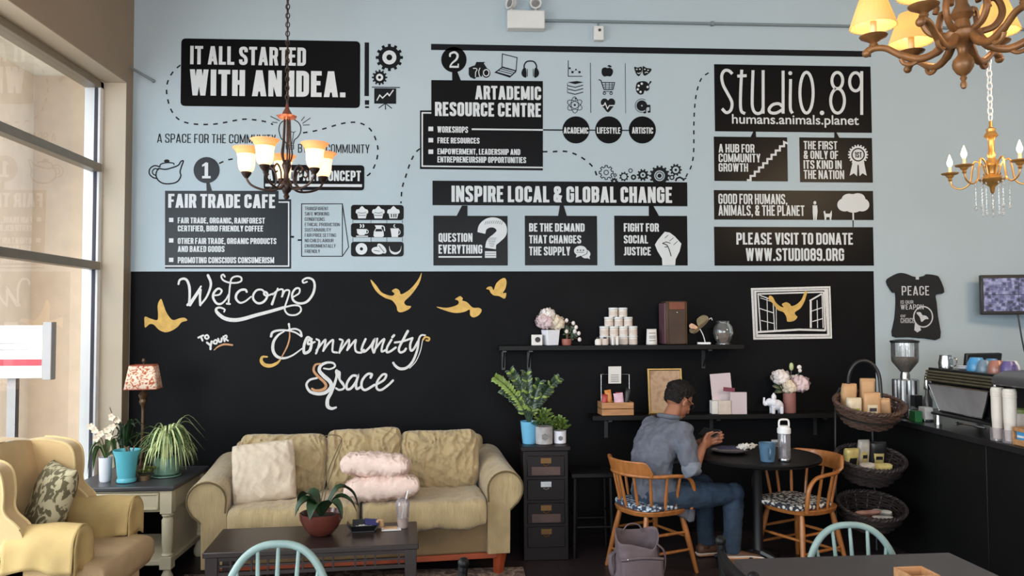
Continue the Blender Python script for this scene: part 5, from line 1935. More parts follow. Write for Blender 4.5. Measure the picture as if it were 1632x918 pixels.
tb_ = thing('paper_bag', 'small white printed pouch between the jar pyramid and the brown case', 'bag', (1.372, YS-.03, ZU), .1)
mb = MB()
mb.grid(lambda u, v: (lerp(-.04, .04, u)*(1-.12*v), (-.02*(1-v)*math.sin(PI*u)) - .004, .115*v), 8, 8).grid(lambda u, v: (lerp(-.04, .04, u)*(1-.12*v), (.02*(1-v)*math.sin(PI*u))+.004, .115*v), 8, 8)
mb.build('pouch', 'paper_white', tb_, solid=.002)
mb = MB()
for z in (.03, .05, .062, .085):
    mb.box((0, -.0265+.16*z*.9 if False else -.024+z*.14, z), (.05, .001, .005), (-.14, 0, 0))
mb.build('print', 'print_grey', tb_)
mat('case_brown', (66, 48, 38), 0.45, var=0.2, scale=9)
mat('case_plum', (88, 58, 66), 0.5, var=0.15)
mat('case_top', (120, 64, 48), 0.5, var=0.2, scale=8)
cs = thing('wooden_case', 'tall brown wooden case with gilt edges on the upper shelf', 'case', (1.547, YS, ZU), .12)
MB().box((0, 0, .16), (.165, .12, .32)).build('body', 'case_brown', cs, bevel=.012)
MB().box((0, -.062, .285), (.12, .006, .055)).build('top_panel', 'case_top', cs, bevel=.002)
MB().box((0, -.062, .125), (.12, .006, .24)).build('door', 'case_brown', cs, bevel=.002)
for sx in (-1, 1):
    MB().box((sx*.073, -.0635, .16), (.005, .005, .31)).build('gilt_edge', 'brass_antique', cs)
MB().box((-.088, 0, .155), (.014, .116, .30)).build('side_panel', 'case_plum', cs, bevel=.004)
MB().ball((0, -.068, .236), .007, 6).build('clasp', 'steel', cs)

mat('amber_glass', (196, 132, 58), 0.25, var=0.3, scale=18)
mat('olive_wing', (112, 96, 58), 0.5, var=0.3, scale=30)
bf = thing('butterfly_ornament', 'amber butterfly ornament on a white stemmed base', 'ornament', (1.765, YS-.02, ZU), -.2)
MB().box((0, 0, .008), (.095, .055, .016)).build('stand', 'white_plastic', bf, bevel=.003)
MB().tube(cr([(.01, 0, .015), (-.005, 0, .07), (-.03, 0, .12)], 6), .0035, 8).build('stem', 'white_plastic', bf)
for nm, pts, m_ in (('wing', [(-.03, .12), (-.05, .18), (-.005, .215), (.03, .205), (.035, .175), (0, .135)], 'olive_wing'), ('wing', [(-.03, .115), (-.085, .155), (-.105, .13), (-.06, .095)], 'amber_glass'),
                    ('wing', [(-.035, .11), (-.10, .115), (-.095, .085), (-.055, .085)], 'olive_wing')):
    pl = [(p.x, p.y) for p in cr(pts, 5, True)]
    MB().prism(pl, lambda p: (p[0], -.003, p[1]), lambda p: (p[0], .003, p[1])).build(nm, m_, bf)
MB().tube([(-.075, -.006, .08), (-.015, -.006, .14), (.04, -.006, .185)], [.006, .010, .005], 8).build('body', 'stem_brown', bf)
MB().tube(cr([(.035, -.006, .18), (.055, -.006, .195), (.062, -.006, .178)], 5), .0022, 6).build('antenna', 'white_plastic', bf)
mat_glass('jar_glass', (238, 238, 238), 0.10, 0.02, haze=0.06)
mat('pebbles', (112, 92, 78), 0.7, var=0.4, scale=60, bump=0.5)
gb = thing('glass_bowl', 'round glass bowl of brown pebbles at the right end of the upper shelf', 'bowl', (1.912, YS-.02, ZU))
MB().shell([(.0, .004), (.04, .004), (.062, .04), (.074, .085), (.066, .13), (.045, .155), (.045, .165), (.05, .172)], n=28).build('bowl', 'jar_glass', gb)
MB().lathe([(.038, .008), (.06, .042), (.069, .08), (.05, .088), (.02, .082), (0, .09)], n=24).build('pebbles', 'pebbles', gb)
MB().lathe([(.055, 0), (.055, .006), (.04, .009), (0, .009)], n=24).build('foot', 'jar_glass', gb)

# lower shelf
cr_ = thing('wooden_crate', 'wooden gift crate with a tall metal handle on the lower shelf', 'crate', (1.10, YS-.02, ZL), .05)
mat('crate_wood', (176, 128, 86), 0.65, var=0.2, scale=7, stretch=(1, 8, 8))
mb = MB()
for k in range(2):
    mb.box((0, -.07, .025+k*.048), (.235, .010, .044)).box((0, .07, .025+k*.048), (.235, .010, .044))
    mb.box((-.113, 0, .025+k*.048), (.010, .135, .044)).box((.113, 0, .025+k*.048), (.010, .135, .044))
mb.box((0, 0, .005), (.22, .14, .008))
mb.build('box', 'crate_wood', cr_, bevel=.002)
MB().tube(rpath3 if False else [(-.105, 0, .02), (-.105, 0, .295), (.105, 0, .295), (.105, 0, .02)], .005, 8).build('handle', 'steel', cr_)
MB().box((-.005, -.008, .29), (.095, .003, .125), (.05, 0, 0)).build('price_tag', 'paper_white', cr_)
mb = MB()
for z in (.245, .26, .275, .29, .32):
    mb.box((-.005, -.0105+.0, z), (.06, .001, .005), (.05, 0, 0))
mb.build('tag_print', 'print_grey', cr_)
mat('wrapper_red', (176, 64, 60), 0.4, var=0.25, scale=30)
mat('wrapper_orange', (214, 140, 66), 0.4, var=0.25, scale=30)
mat('wrapper_pink', (214, 176, 192), 0.45, var=0.15, scale=30)
mat('wrapper_black', (26, 24, 26), 0.4, var=0.1)
for k, (x, y, z, sz, m_, lab) in enumerate(((-.085, 0, .10, (.045, .05, .10), 'wrapper_red', 'red snack packet at the left of the gift crate'),
                                            (-.045, .02, .115, (.05, .04, .13), 'wrapper_orange', 'orange snack packet second from left in the gift crate'),
                                            (.02, -.03, .105, (.07, .02, .11), 'wrapper_pink', 'pale pink card packet at the front of the gift crate'),
                                            (.03, .03, .10, (.05, .03, .12), 'wrapper_red', 'red packet behind the pale pink one in the gift crate'),
                                            (.085, .01, .115, (.045, .05, .16), 'wrapper_black', 'tall black packet at the right of the gift crate'))):
    mb = MB()
    cushion(mb, (0, 0, 0), sz[0], sz[2], sz[1], Matrix.Rotation(rnd.uniform(-.2, .2), 3, 'Y'), p=4, q=.5, n=8, wr=.003, ws=30)
    o = mb.build('snack_packet', m_)
    o.location = (1.10+x, YS-.02+y, ZL+z)
    tag(o, lab, 'packet', 'packets in the gift crate')

mat('gold_frame', (190, 158, 96), 0.4, metal=0.5, var=0.15)
mat_pattern('kraft_art', [(170, 140, 112), (186, 156, 128), (150, 116, 90)], 14, 0.85, 'noise', (.35, .5, .7))
pf = thing('picture_frame', 'thin gilt frame with tan paper leaning behind the seated man', 'picture frame', (1.487, YS+.02, ZL), 0)
pf.rotation_euler = (-.12, 0, .03)
mb = MB()
W2, H2 = .13, .325
mb.box((0, 0, .006), (2*W2, .016, .012)).box((0, 0, H2), (2*W2, .016, .012)).box((-W2+.006, 0, H2/2), (.012, .016, H2)).box((W2-.006, 0, H2/2), (.012, .016, H2))
mb.build('frame', 'gold_frame', pf, bevel=.002)
MB().box((0, .003, H2/2), (2*W2-.02, .004, H2-.02)).build('art_paper', 'kraft_art', pf)
mat_pattern('leaflet_print', [(206, 190, 194), (218, 206, 208), (170, 152, 158)], 70, 0.7, 'wave', (.4, .6, .95), stretch=(1, 1, .02))
bh = thing('leaflet_holder', 'white leaflet holder with card stacks on the lower shelf', 'holder', (1.937, YS-.03, ZL), -.04)
MB().box((0, .0, .048), (.255, .07, .095)).build('tray', 'paper_white', bh, bevel=.002)
for sx, w_, h_, m_ in ((-.035, .10, .10, 'jar_label'), (.065, .12, .16, 'leaflet_print')):
    MB().box((sx, -.04, h_/2), (w_, .018, h_)).build('card_stack', m_, bh, bevel=.001)
o = MB().box((0, 0, .14), (.155, .004, .28), (-.06, -.07, 0)).build('leaflet', 'leaflet_print', smooth=0)
o.location = (1.905, YS+.01, ZL+.012)
tag(o, 'tall printed leaflet standing in the white leaflet holder', 'leaflet')
mat('plum_card', (112, 44, 66), 0.6, var=0.05)
o = MB().box((0, 0, 0), (.085, .004, .03), (-.1, .1, 0)).build('card', 'plum_card', smooth=0)
o.location = (1.945, YS-.035, ZL+.176)
tag(o, 'dark plum card across the tall leaflet', 'card')

# elephant figurine
el = thing('elephant_figurine', 'white elephant figurine with raised trunk on the lower shelf', 'figurine', (2.275, YS-.05, ZL))
mb = MB()
mb.ball((.02, 0, .062), .042, 10, (1.15, .85, .95)).ball((-.032, 0, .082), .030, 10, (1, .9, 1))
for x in (-.012, .05):
    for y in (-.02, .02):
        mb.tube([(x, y, .05), (x, y, 0)], [.015, .013], 10)
mb.tube(cr([(-.05, 0, .08), (-.066, 0, .065), (-.074, 0, .085), (-.072, 0, .118)], 6), [.014]*6+[.011]*6+[.008]*7, 8)
mb.tube([(.066, 0, .075), (.074, 0, .05)], .003, 6)
bo = mb.build('body', 'glaze_white', el, smooth=70)
md = bo.modifiers.new('r', 'REMESH')
md.mode, md.voxel_size, md.use_smooth_shade = 'VOXEL', .0035, True
for sy in (-1, 1):
    MB().ball((-.015, sy*.030, .083), .024, 8, (.9, .22, 1.1), Matrix.Rotation(sy*.35, 3, 'Z')).build('ear', 'glaze_white', el)
MB().ball((0, 0, .118), .016, 8, (1.2, 1, 1.6)).ball((.0, 0, .142), .008, 6).build('saddle_ornament', 'glaze_white', el)

mat_pattern('striped_ceramic', [(150, 100, 92), (120, 76, 74), (176, 116, 72), (120, 90, 60)], 9, 0.5, 'wave', (.15, .4, .65, .9), stretch=(.02, .02, 2.4))
v2 = thing('flower_vase', 'banded brown vase of white peonies at the right of the lower shelf', 'vase', (2.405, YS-.02, ZL))
MB().lathe([(.042, 0), (.046, .005), (.046, .15), (.042, .152), (.04, .14), (0, .14)], n=24).build('vase', 'striped_ceramic', v2)
for c, r, m_, sd in (((-.07, -.01, .265), .07, 'petal_white', 4), ((-.015, -.03, .195), .06, 'petal_cream', 5), ((.075, -.01, .215), .075, 'petal_blush', 6), ((.06, .03, .235), .055, 'petal_white', 7)):
    peony(MB(), c, r, sd).build('peony', m_, v2, smooth=60)
mb = MB().ball((.02, 0, .34), .018, 8, (.9, .9, 1.7))
mb.build('bud', 'leaf_pale', v2)
mb = MB().ball((.08, 0, .335), .018, 6, (1, .7, 1)).ball((.085, 0, .31), .014, 6)
mb.build('small_bloom', 'petal_white', v2)
lf = MB()
for d in ((-1, -.2, .1), (-.8, -.2, -.3), (.9, -.1, -.2)):
    oval_leaf(lf, (d[0]*.03, 0, .19), d, (0, -1, .2), .11, .05)
lf.build('leaves', 'leaf_dark', v2)
st = MB().tube([(.0, 0, .15), (.02, 0, .32)], .003, 5).tube([(.03, 0, .15), (.08, 0, .31)], .003, 5)
st.build('stems', 'leaf_dark', v2)

# ------------------------------------------------------------------ drawer cabinet with three plants, stool
cb = thing('card_cabinet', 'dark narrow cabinet of four labelled drawers beside the sofa arm', 'cabinet', (.535, 5.48, 0))
mat('cabinet_wood', (20, 13, 12), 0.45, var=0.25, scale=5, stretch=(1, 6, 6), spec=0.25)
mat('drawer_label', (78, 58, 52), 0.6, var=0.15)
MB().box((0, 0, .36), (.30, .40, .72)).build('body', 'cabinet_wood', cb, bevel=.004)
MB().box((0, 0, .735), (.33, .43, .03)).build('cabinet_top', 'cabinet_wood', cb, bevel=.004)
for k in range(4):
    z = .62-k*.155
    dd = MB().box((0, -.204, z), (.25, .016, .135)).build('drawer', 'cabinet_wood', cb, bevel=.004)
    mb = MB().box((0, -.215, z+.038), (.07, .006, .035))
    mb.tube([(-.02, -.216, z+.012), (0, -.225, z+.004), (.02, -.216, z+.012)], .005, 6)
    mb.build('label_pull', 'steel' if k == 1 else 'brass_antique', dd)
    if k in (0, 2):
        MB().box((0, -.2135, z-.03), (.19, .003, .055)).build('paper_strip', 'drawer_label', dd)
ZC_ = .7505
mat('glaze_sky', (110, 178, 214), 0.35, var=0.05)
mat('pot_grey', (168, 164, 164), 0.6, var=0.2, scale=30)
zz = thing('zz_plant', 'tall glossy plant in a sky blue pot on the dark cabinet', 'plant', (.437, 5.42, ZC_))
MB().lathe([(.044, 0), (.046, .005), (.06, .145), (.062, .15), (.056, .15), (.05, .12), (0, .12)], n=28).build('pot', 'glaze_sky', zz)
st, l1, l2 = MB(), MB(), MB()
rg = random.Random(11)
for k, (dx, dy, h) in enumerate(((-.23, -.04, .33), (-.13, -.03, .37), (-.02, -.04, .36), (.20, -.03, .32), (.14, .03, .24), (-.17, .03, .24), (.07, -.05, .30))):
    P = cr([(0, 0, .12), (dx*.25, dy*.3, .12+h*.45), (dx*.65, dy*.7, .12+h*.8), (dx, dy, .12+h)], 7)
    st.tube(P, [lerp(.007, .002, i/(len(P)-1)) for i in range(len(P))], 6)
    for i in range(5, len(P)):
        d = (P[min(i+1, len(P)-1)]-P[i-1]).normalized()
        s = d.cross(Vector((0, 1, 0))).normalized()
        for sg in (-1, 1):
            oval_leaf(l2 if (k == 0 or i % 5 == 0) else l1, P[i], d*.6+s*sg+Vector((0, rg.uniform(-.5, .2), 0)), (0, -1, .3), rg.uniform(.034, .05), .020)
st.build('stems', 'leaf_dark', zz)
l1.build('leaves', 'leaf_dark', zz)
l2.build('young_leaves', 'leaf_bright', zz)
for nm, loc, sc_, m_, lab, sd in (('potted_jade', (.535, 5.385, ZC_), 1.0, 'pot_grey', 'bushy jade plant in a grey patterned pot on the dark cabinet', 1), ('potted_jade', (.645, 5.40, ZC_), .72, 'glaze_white', 'small jade plant in a white pot at the right of the dark cabinet', 2)):
    t = thing(nm, lab, 'plant', loc)
    MB().lathe([(.050*sc_, 0), (.058*sc_, .004), (.060*sc_, .115*sc_), (.062*sc_, .12*sc_), (.054*sc_, .12*sc_), (0, .10*sc_)], n=24).build('pot', m_, t)
    MB().tube([(0, -.0595*sc_, .055*sc_), (0, -.0615*sc_, .055*sc_)], .024*sc_, 6).build('pot_mark', 'print_grey', t)
    l1, l2 = MB(), MB()
    rg = random.Random(sd)
    for k in range(150):
        a, ph = rg.uniform(0, 2*PI), rg.uniform(0, 1.7)
        r = rg.uniform(.02, .075)*sc_*1.05
        c = (r*math.sin(ph)*math.cos(a), r*math.sin(ph)*math.sin(a), .12*sc_+r*math.cos(ph)*1.25+.01)
        oval_leaf(l1 if k % 2 else l2, c, (math.cos(a)*math.sin(ph), math.sin(a)*math.sin(ph), .5), (0, -.5, 1), .03, .018)
    l1.build('leaves', 'leaf_green', t)
    l2.build('young_leaves', 'leaf_bright', t)

sl = thing('stool', 'low black wooden stool in the shadow between the cabinet and the chair', 'stool', (.86, 5.45, 0))
MB().box((0, 0, .545), (.30, .30, .03)).build('seat', 'black_wood', sl, bevel=.006)
for sx in (-1, 1):
    for sy in (-1, 1):
        MB().tube([(sx*.12, sy*.12, .53), (sx*.13, sy*.13, 0)], .016, 8).build('leg', 'black_wood', sl)
mb = MB()
for s_ in (-1, 1):
    mb.tube([(-.125, s_*.125, .2), (.125, s_*.125, .2)], .009, 8).tube([(s_*.125, -.125, .27), (s_*.125, .125, .27)], .009, 8)
mb.build('stretchers', 'black_wood', sl)

# ------------------------------------------------------------------ round table and the two captain's chairs
TC, TZ = (1.875, 5.03), .72
rt = thing('round_table', 'round black pedestal table where the man sits', 'table', (TC[0], TC[1], 0))
MB().lathe([(0, TZ-.03), (.375, TZ-.03), (.392, TZ-.022), (.395, TZ-.008), (.388, TZ), (0, TZ)], n=64).build('table_top', 'black_wood', rt)
MB().lathe([(.05, .03), (.045, .06), (.032, .10), (.03, .62), (.05, .66), (.12, .685), (.12, .69), (0, .69)], n=20).build('pedestal', 'black_plastic', rt)
for k in range(4):
    a = PI/4 + k*PI/2
    c, s_ = math.cos(a), math.sin(a)
    MB().tube(cr([(c*.02, s_*.02, .10), (c*.12, s_*.12, .07), (c*.27, s_*.27, .025), (c*.30, s_*.30, .014)], 5), [.024]*5+[.02]*5+[.014]*6, 8).build('foot', 'black_plastic', rt)

mat_pattern('pad_print', [(210, 206, 198), (198, 196, 190), (40, 44, 54)], 40, 0.85, 'voronoi', (.2, .42, .5))
mat_pattern('pad_print_blue', [(204, 208, 210), (150, 176, 196), (50, 56, 74)], 40, 0.85, 'voronoi', (.2, .42, .5))


def captain_chair(label, loc, rz, pad):
    t = thing('captain_chair', label, 'chair', loc, rz, "honey wood captain's chairs at the round table")
    t.scale = (1, 1, .925)
    ZS_ = .44
    # saddle seat
    sp_ = [(.215*math.copysign(abs(math.cos(a))**.75, math.cos(a)), .215*math.copysign(abs(math.sin(a))**.8, math.sin(a))*(1.0 if math.cos(a) > 0 else .97)) for a in [2*PI*k/40 for k in range(40)]]
    MB().prism(sp_, lambda p: (p[0]*.95, p[1]*.95, ZS_-.034), lambda p: (p[0], p[1], ZS_)).build('seat', 'honey_wood', t, bevel=.008, seg=3)
    half = [(.165, -.200, ZS_-.005), (.175, -.214, .52), (.165, -.222, .60), (.12, -.228, .655), (.04, -.230, .672), (-.08, -.218, .676), (-.17, -.165, .678), (-.225, -.085, .68)]
    path = half + [(-.24, 0, .681)] + [(x, -y, z) for x, y, z in reversed(half)]
    MB().tube(cr(path, 6), .0145, 10, flat=.9).build('arm_bow', 'honey_wood', t)
    # crest: bent board standing on the back of the bow
    ang = [lerp(-1.0, 1.0, k/24) for k in range(25)]
    vs, fs = [], []
    for a in ang:
        e = min(1, (1.0-abs(a))/.22)
        h = .03 + .075*math.sin(e*PI/2)
        for z, ro, ri in ((.672, .246, .222), (.672+h, .272, .252)):
            vs += [(-ro*math.cos(a)+.0, ro*math.sin(a), z), (-ri*math.cos(a), ri*math.sin(a), z)]
    for k in range(24):
        b0 = k*4
        b1 = b0+4
        fs += [(b0, b1, b1+2, b0+2), (b0+1, b0+3, b1+3, b1+1), (b0+2, b1+2, b1+3, b0+3), (b0, b0+1, b1+1, b1)]
    fs += [(0, 2, 3, 1), (96, 97, 99, 98)]
    MB().add(vs, fs).build('crest_rail', 'honey_wood', t, bevel=.006, seg=3)
    for a in (-2.35, -1.85, -1.4, -.95, -.5, 0, .5, .95, 1.4, 1.85, 2.35):
        if abs(a) > 2.2:
            continue
        x0, y0 = -.185*math.cos(a), .19*math.sin(a)
        if abs(a) > 1.3:
            x1, y1, z1_ = (-.235*math.cos(a) if abs(a) < 1.6 else .06), .226*math.copysign(1, a), .668
        else:
            x1, y1, z1_ = -.236*math.cos(a), .226*math.sin(a), .672
        MB().tube([(x0, y0, ZS_-.005), (lerp(x0, x1, .4), lerp(y0, y1, .4), lerp(ZS_, z1_, .4)), (x1, y1, z1_)], [.0075, .0105, .0075], 8).build('spindle', 'honey_wood', t)
    feet = []
    for sx, sy in ((1, -1), (1, 1), (-1, -1), (-1, 1)):
        a, b = Vector((sx*.135, sy*.135, ZS_-.03)), Vector((sx*.205, sy*.20, 0))
        feet.append((a, b))
        MB().tube([a, a.lerp(b, .3), a.lerp(b, .6), b], [.015, .019, .017, .012], 10).build('leg', 'honey_wood', t)
    at = lambda k, f: feet[k][0].lerp(feet[k][1], f)
    for (i, j), fl in (((0, 2), (.34, .62)), ((1, 3), (.34, .62)), ((0, 1), (.42,)), ((2, 3), (.42, .7))):
        for f in fl:
            MB().tube([at(i, f), at(i, f).lerp(at(j, f), .5), at(j, f)], [.008, .011, .008], 8).build('stretcher', 'honey_wood', t)
    p_ = MB()
    cushion(p_, (.01, 0, ZS_*.925+.016), .40, .39, .016, Matrix.Rotation(PI/2, 3, 'X'), p=6, q=.4, n=14, edge=.02, rc=.2)
    o = p_.build('seat_pad', pad, smooth=80)
    o.location, o.rotation_euler = loc, (0, 0, rz)
    return t, o


_, o = captain_chair("honey wood captain's chair the man sits on", (1.185, 5.06, 0), math.radians(24), 'pad_print_blue')
tag(o, 'blue print seat pad under the seated man', 'seat pad', 'printed seat pads')
_, o = captain_chair("empty honey wood captain's chair right of the round table", (2.15, 5.03, 0), math.radians(206), 'pad_print')
tag(o, "black and white print seat pad on the empty captain's chair", 'seat pad', 'printed seat pads')
o.location.x -= .035
# ------------------------------------------------------------------ the seated man
def loft(mb, secs, n=20, pw=1.0):
    """closed body from cross-sections (centre, half-axis a, half-axis b)"""
    vs, fs = [], []
    for c, a, b in secs:
        c, a, b = Vector(c), Vector(a), Vector(b)
        for k in range(n):
            t = 2*PI*k/n
            vs.append(c + a*math.cos(t) + b*math.sin(t))
    m = len(secs)
    for i in range(m-1):
        for k in range(n):
            l = (k+1) % n
            fs.append((i*n+k, i*n+l, (i+1)*n+l, (i+1)*n+k))
    fs.append(tuple(range(n-1, -1, -1)))
    fs.append(tuple((m-1)*n+k for k in range(n)))
    return mb.add(vs, fs)


def fuse(o, voxel, smooth=0, disp=0.0, dscale=.1):
    md = o.modifiers.new('fuse', 'REMESH')
    md.mode, md.voxel_size, md.use_smooth_shade = 'VOXEL', voxel, True
    if smooth:
        sm = o.modifiers.new('smooth', 'SMOOTH')
        sm.iterations, sm.factor = smooth, .6
    if disp:
        tx = bpy.data.textures.new('folds', 'CLOUDS')
        tx.noise_scale = dscale
        tx.noise_depth = 2
        d = o.modifiers.new('folds', 'DISPLACE')
        d.texture, d.strength, d.mid_level = tx, disp, .5
        d.texture_coords = 'LOCAL'
    return o


mat('skin', (152, 100, 76), 0.5, var=0.08, scale=20)
mat('hair_dark', (17, 12, 10), 0.6, var=0.4, scale=90, bump=0.6, bscale=160, spec=0.25)
mat('chambray', (92, 95, 106), 0.9, var=0.14, scale=22, bump=0.2, bscale=200)
mat('chambray_cuff', (112, 118, 128), 0.9, var=0.1, scale=22)
mat('denim', (40, 56, 74), 0.9, var=0.25, scale=16, bump=0.25, bscale=240)
mat('shoe_leather', (88, 58, 40), 0.6, var=0.15)
mat('sole_tan', (178, 128, 90), 0.7, var=0.1)
mat('sole_white', (206, 196, 186), 0.6, var=0.08)
MO = Vector((1.20, 5.05, 0))
man = thing('person', 'man in a blue grey shirt and jeans seated at the round table looking down', 'person', (MO.x, MO.y, -.028))
V = lambda x, y, z: Vector((x, y, z)) - MO
fw = Vector((.91, .41, 0)).normalized()          # facing
rt_ = Vector((fw.y, -fw.x, 0))                   # his right, towards the viewer
up = Vector((0, 0, 1))
pel, mid, che, nck = V(1.20, 5.05, .50), V(1.185, 5.065, .66), V(1.225, 5.085, .82), V(1.325, 5.125, .965)
shR, elR, wrR = V(1.375, 4.975, .915), V(1.405, 4.872, .685), V(1.515, 4.995, .815)
shL, elL, wrL = V(1.255, 5.275, .915), V(1.43, 5.33, .70), V(1.56, 5.16, .815)
hipR, knR, anR = V(1.245, 4.975, .50), V(1.715, 5.015, .505), V(1.705, 5.035, .120)
hipL, knL, anL = V(1.185, 5.125, .50), V(1.60, 5.29, .505), V(1.62, 5.30, .105)
HC = V(1.405, 5.165, 1.085)                       # head centre
tilt = math.radians(33)
hf = (fw*math.cos(tilt) - up*math.sin(tilt)).normalized()
hl = -rt_
hu = hf.cross(hl).normalized()
HM = Matrix(((hf.x, hl.x, hu.x), (hf.y, hl.y, hu.y), (hf.z, hl.z, hu.z)))


def H(x, y, z):
    return HC + HM @ Vector((x, y, z))


body = MB()
# torso core, neck
loft(body, [(pel, rt_*.12, fw*.08), (mid + fw*.01, rt_*.10, fw*.055), (che + fw*.01, rt_*.11, fw*.06), (nck-Vector((0, 0, .03)), rt_*.075, fw*.05), (nck, rt_*.06, fw*.055),
            (lerp(nck, HC, .5), rt_*.055, fw*.058), (lerp(nck, HC, .8), rt_*.052, fw*.055)])
# head: cranium, face, jaw, nose, brow, lips, ears
body.ball(H(-.012, 0, .025), .092, 14, (1.02, .84, .95), HM)
body.ball(H(.030, 0, -.025), .068, 12, (.95, .88, 1.15), HM)
body.ball(H(.052, 0, -.088), .030, 10, (1.0, 1.15, .8), HM)
body.tube([H(.082, 0, .012), H(.108, 0, -.032), H(.090, 0, -.042)], [.010, .014, .010], 8)
for s_ in (-1, 1):
    body.ball(H(.078, s_*.030, .024), .016, 8, (.8, 1.6, .6), HM)
    body.ball(H(.066, s_*.036, -.022), .022, 8, (.8, .9, .8), HM)
    body.ball(H(-.005, s_*.079, -.012), .030, 10, (.62, .28, 1.0), HM)
    body.ball(H(-.012, s_*.086, .000), .016, 8, (.8, .5, 1.0), HM)
body.ball(H(.088, 0, -.062), .013, 8, (.7, 1.7, .55), HM)
body.ball(H(.086, 0, -.074), .012, 8, (.7, 1.5, .5), HM)


def arm_skin(sh, el, wr, hand_dir, thumb_dir, curl):
    body.tube([sh, lerp(sh, el, .5), el], [.046, .044, .038], 12)
    body.ball(el, .038, 8)
    body.tube([el, lerp(el, wr, .3), lerp(el, wr, .75), wr], [.037, .040, .030, .025], 12)
    hd = hand_dir.normalized()
    side = thumb_dir.normalized()
    pn = hd.cross(side).normalized()
    c = wr + hd*.045
    loft(body, [(wr, side*.024, pn*.018), (wr+hd*.03, side*.036, pn*.016), (wr+hd*.075, side*.040, pn*.014), (wr+hd*.085, side*.034, pn*.009)], 14)
    for k in range(4):
        b = wr + hd*.082 + side*(.029-.0195*k)
        L = (.072, .080, .074, .058)[k]
        p1_ = b + hd*L*.42 + pn*curl*L*.18
        p2_ = p1_ + hd*L*.20 + pn*curl*L*.34
        p3_ = p2_ - hd*L*.06 + pn*curl*L*.28
        body.tube([b - hd*.015, b, p1_, p2_, p3_], [.0085, .0092, .0086, .0080, .0070], 8)
        body.ball(p3_, .0072, 5)
    tb0 = wr + hd*.028 + side*.028
    tp1, tp2 = tb0 + side*.026 + hd*.028 + pn*curl*.012, tb0 + side*.022 + hd*.060 + pn*curl*.03
    body.tube([tb0 - hd*.01 - side*.012, tb0, tp1, tp2], [.013, .0125, .0105, .0085], 8)
    body.ball(tp2, .0088, 5)


grip = V(1.585, 5.085, .845)
arm_skin(shR, elR, wrR, Vector((.62, .52, .30)), Vector((-.25, -.12, .9)), -1.0 if False else 1.0)
arm_skin(shL, elL, wrL, Vector((.55, -.62, .25)), Vector((-.2, .1, .9)), -1.0)
for hp, kn, an in ((hipR, knR, anR), (hipL, knL, anL)):
    body.tube([hp, lerp(hp, kn, .5), kn, lerp(kn, an, .3), lerp(kn, an, .8), an], [.072, .065, .050, .048, .036, .032], 12)
bo = body.build('body', 'skin', man, smooth=180)
fuse(bo, .0042, 4)

# hair: short on the sides, fuller on top
def hair_fn(u, v):
    th, ph = u*2*PI, v*PI
    d = Vector((math.sin(ph)*math.cos(th), math.sin(ph)*math.sin(th), math.cos(ph)))
    keep = True
    lim_front = .60 + .10*math.sin(th*5)
    edge = .03*noise.noise(d*7)
    if d.x > .45:
        keep = d.z > .50 + edge
    elif d.x > .12:
        keep = d.z > lerp(.02, .50, (d.x-.12)/.33) + edge
    elif d.x > -.22:
        keep = d.z > -.02 + edge
    else:
        keep = d.z > -.66 + edge
    r = (.112 if d.z > .2 else .103) if keep else .070
    if keep:
        r += .008*noise.noise(d*6) + .0045*noise.noise(Vector((d.x*14, d.y*30, d.z*14))) + .003*noise.noise(d*45)
        if d.z > .35:
            r += .006
    return H(-.010 + d.x*r*.97, d.y*r*.83, .022 + d.z*r*.96)


hb = MB().grid(hair_fn, 150, 84, cu=True)
hb.build('hair', 'hair_dark', man, smooth=80)
gl_ = MB()
for s_ in (-1, 1):
    gl_.tube([H(.094, s_*.032 + .022*math.cos(a), .006+.017*math.sin(a)) for a in [2*PI*k/16 for k in range(16)]], .0022, 6, closed=True)
    gl_.tube([H(.093, s_*.054, .010), H(.06, s_*.072, .012), H(-.01, s_*.086, .012), H(-.025, s_*.087, -.004)], .0022, 6)
gl_.tube([H(.096, -.010, .010), H(.096, .010, .010)], .002, 6)
gl_.build('glasses', 'black_plastic', man)

# shirt: torso, sleeves rolled at the elbow, tails over the hips
sh = MB()
loft(sh, [(pel - up*.012 - fw*.0, rt_*.175, fw*.115), (pel + up*.04, rt_*.172, fw*.112), (mid + fw*.012, rt_*.165, fw*.102), (lerp(mid, che, .5), rt_*.175, fw*.106), (che + fw*.006, rt_*.182, fw*.108),
          (lerp(che, nck, .45), rt_*.185, fw*.110), (lerp(che, nck, .75) + up*.008, rt_*.15, fw*.088), (nck - up*.004, rt_*.082, fw*.066), (nck + up*.018 + fw*.008, rt_*.066, fw*.060)], 26)
for s_, e_ in ((shR, elR), (shL, elL)):
    sh.ball(s_ - up*.012, .072, 10)
    sh.tube([lerp(che, s_, .55), s_ - up*.012, lerp(s_, e_, .4), lerp(s_, e_, .8), lerp(s_, e_, 1.0)], [.095, .074, .068, .062, .060], 16)
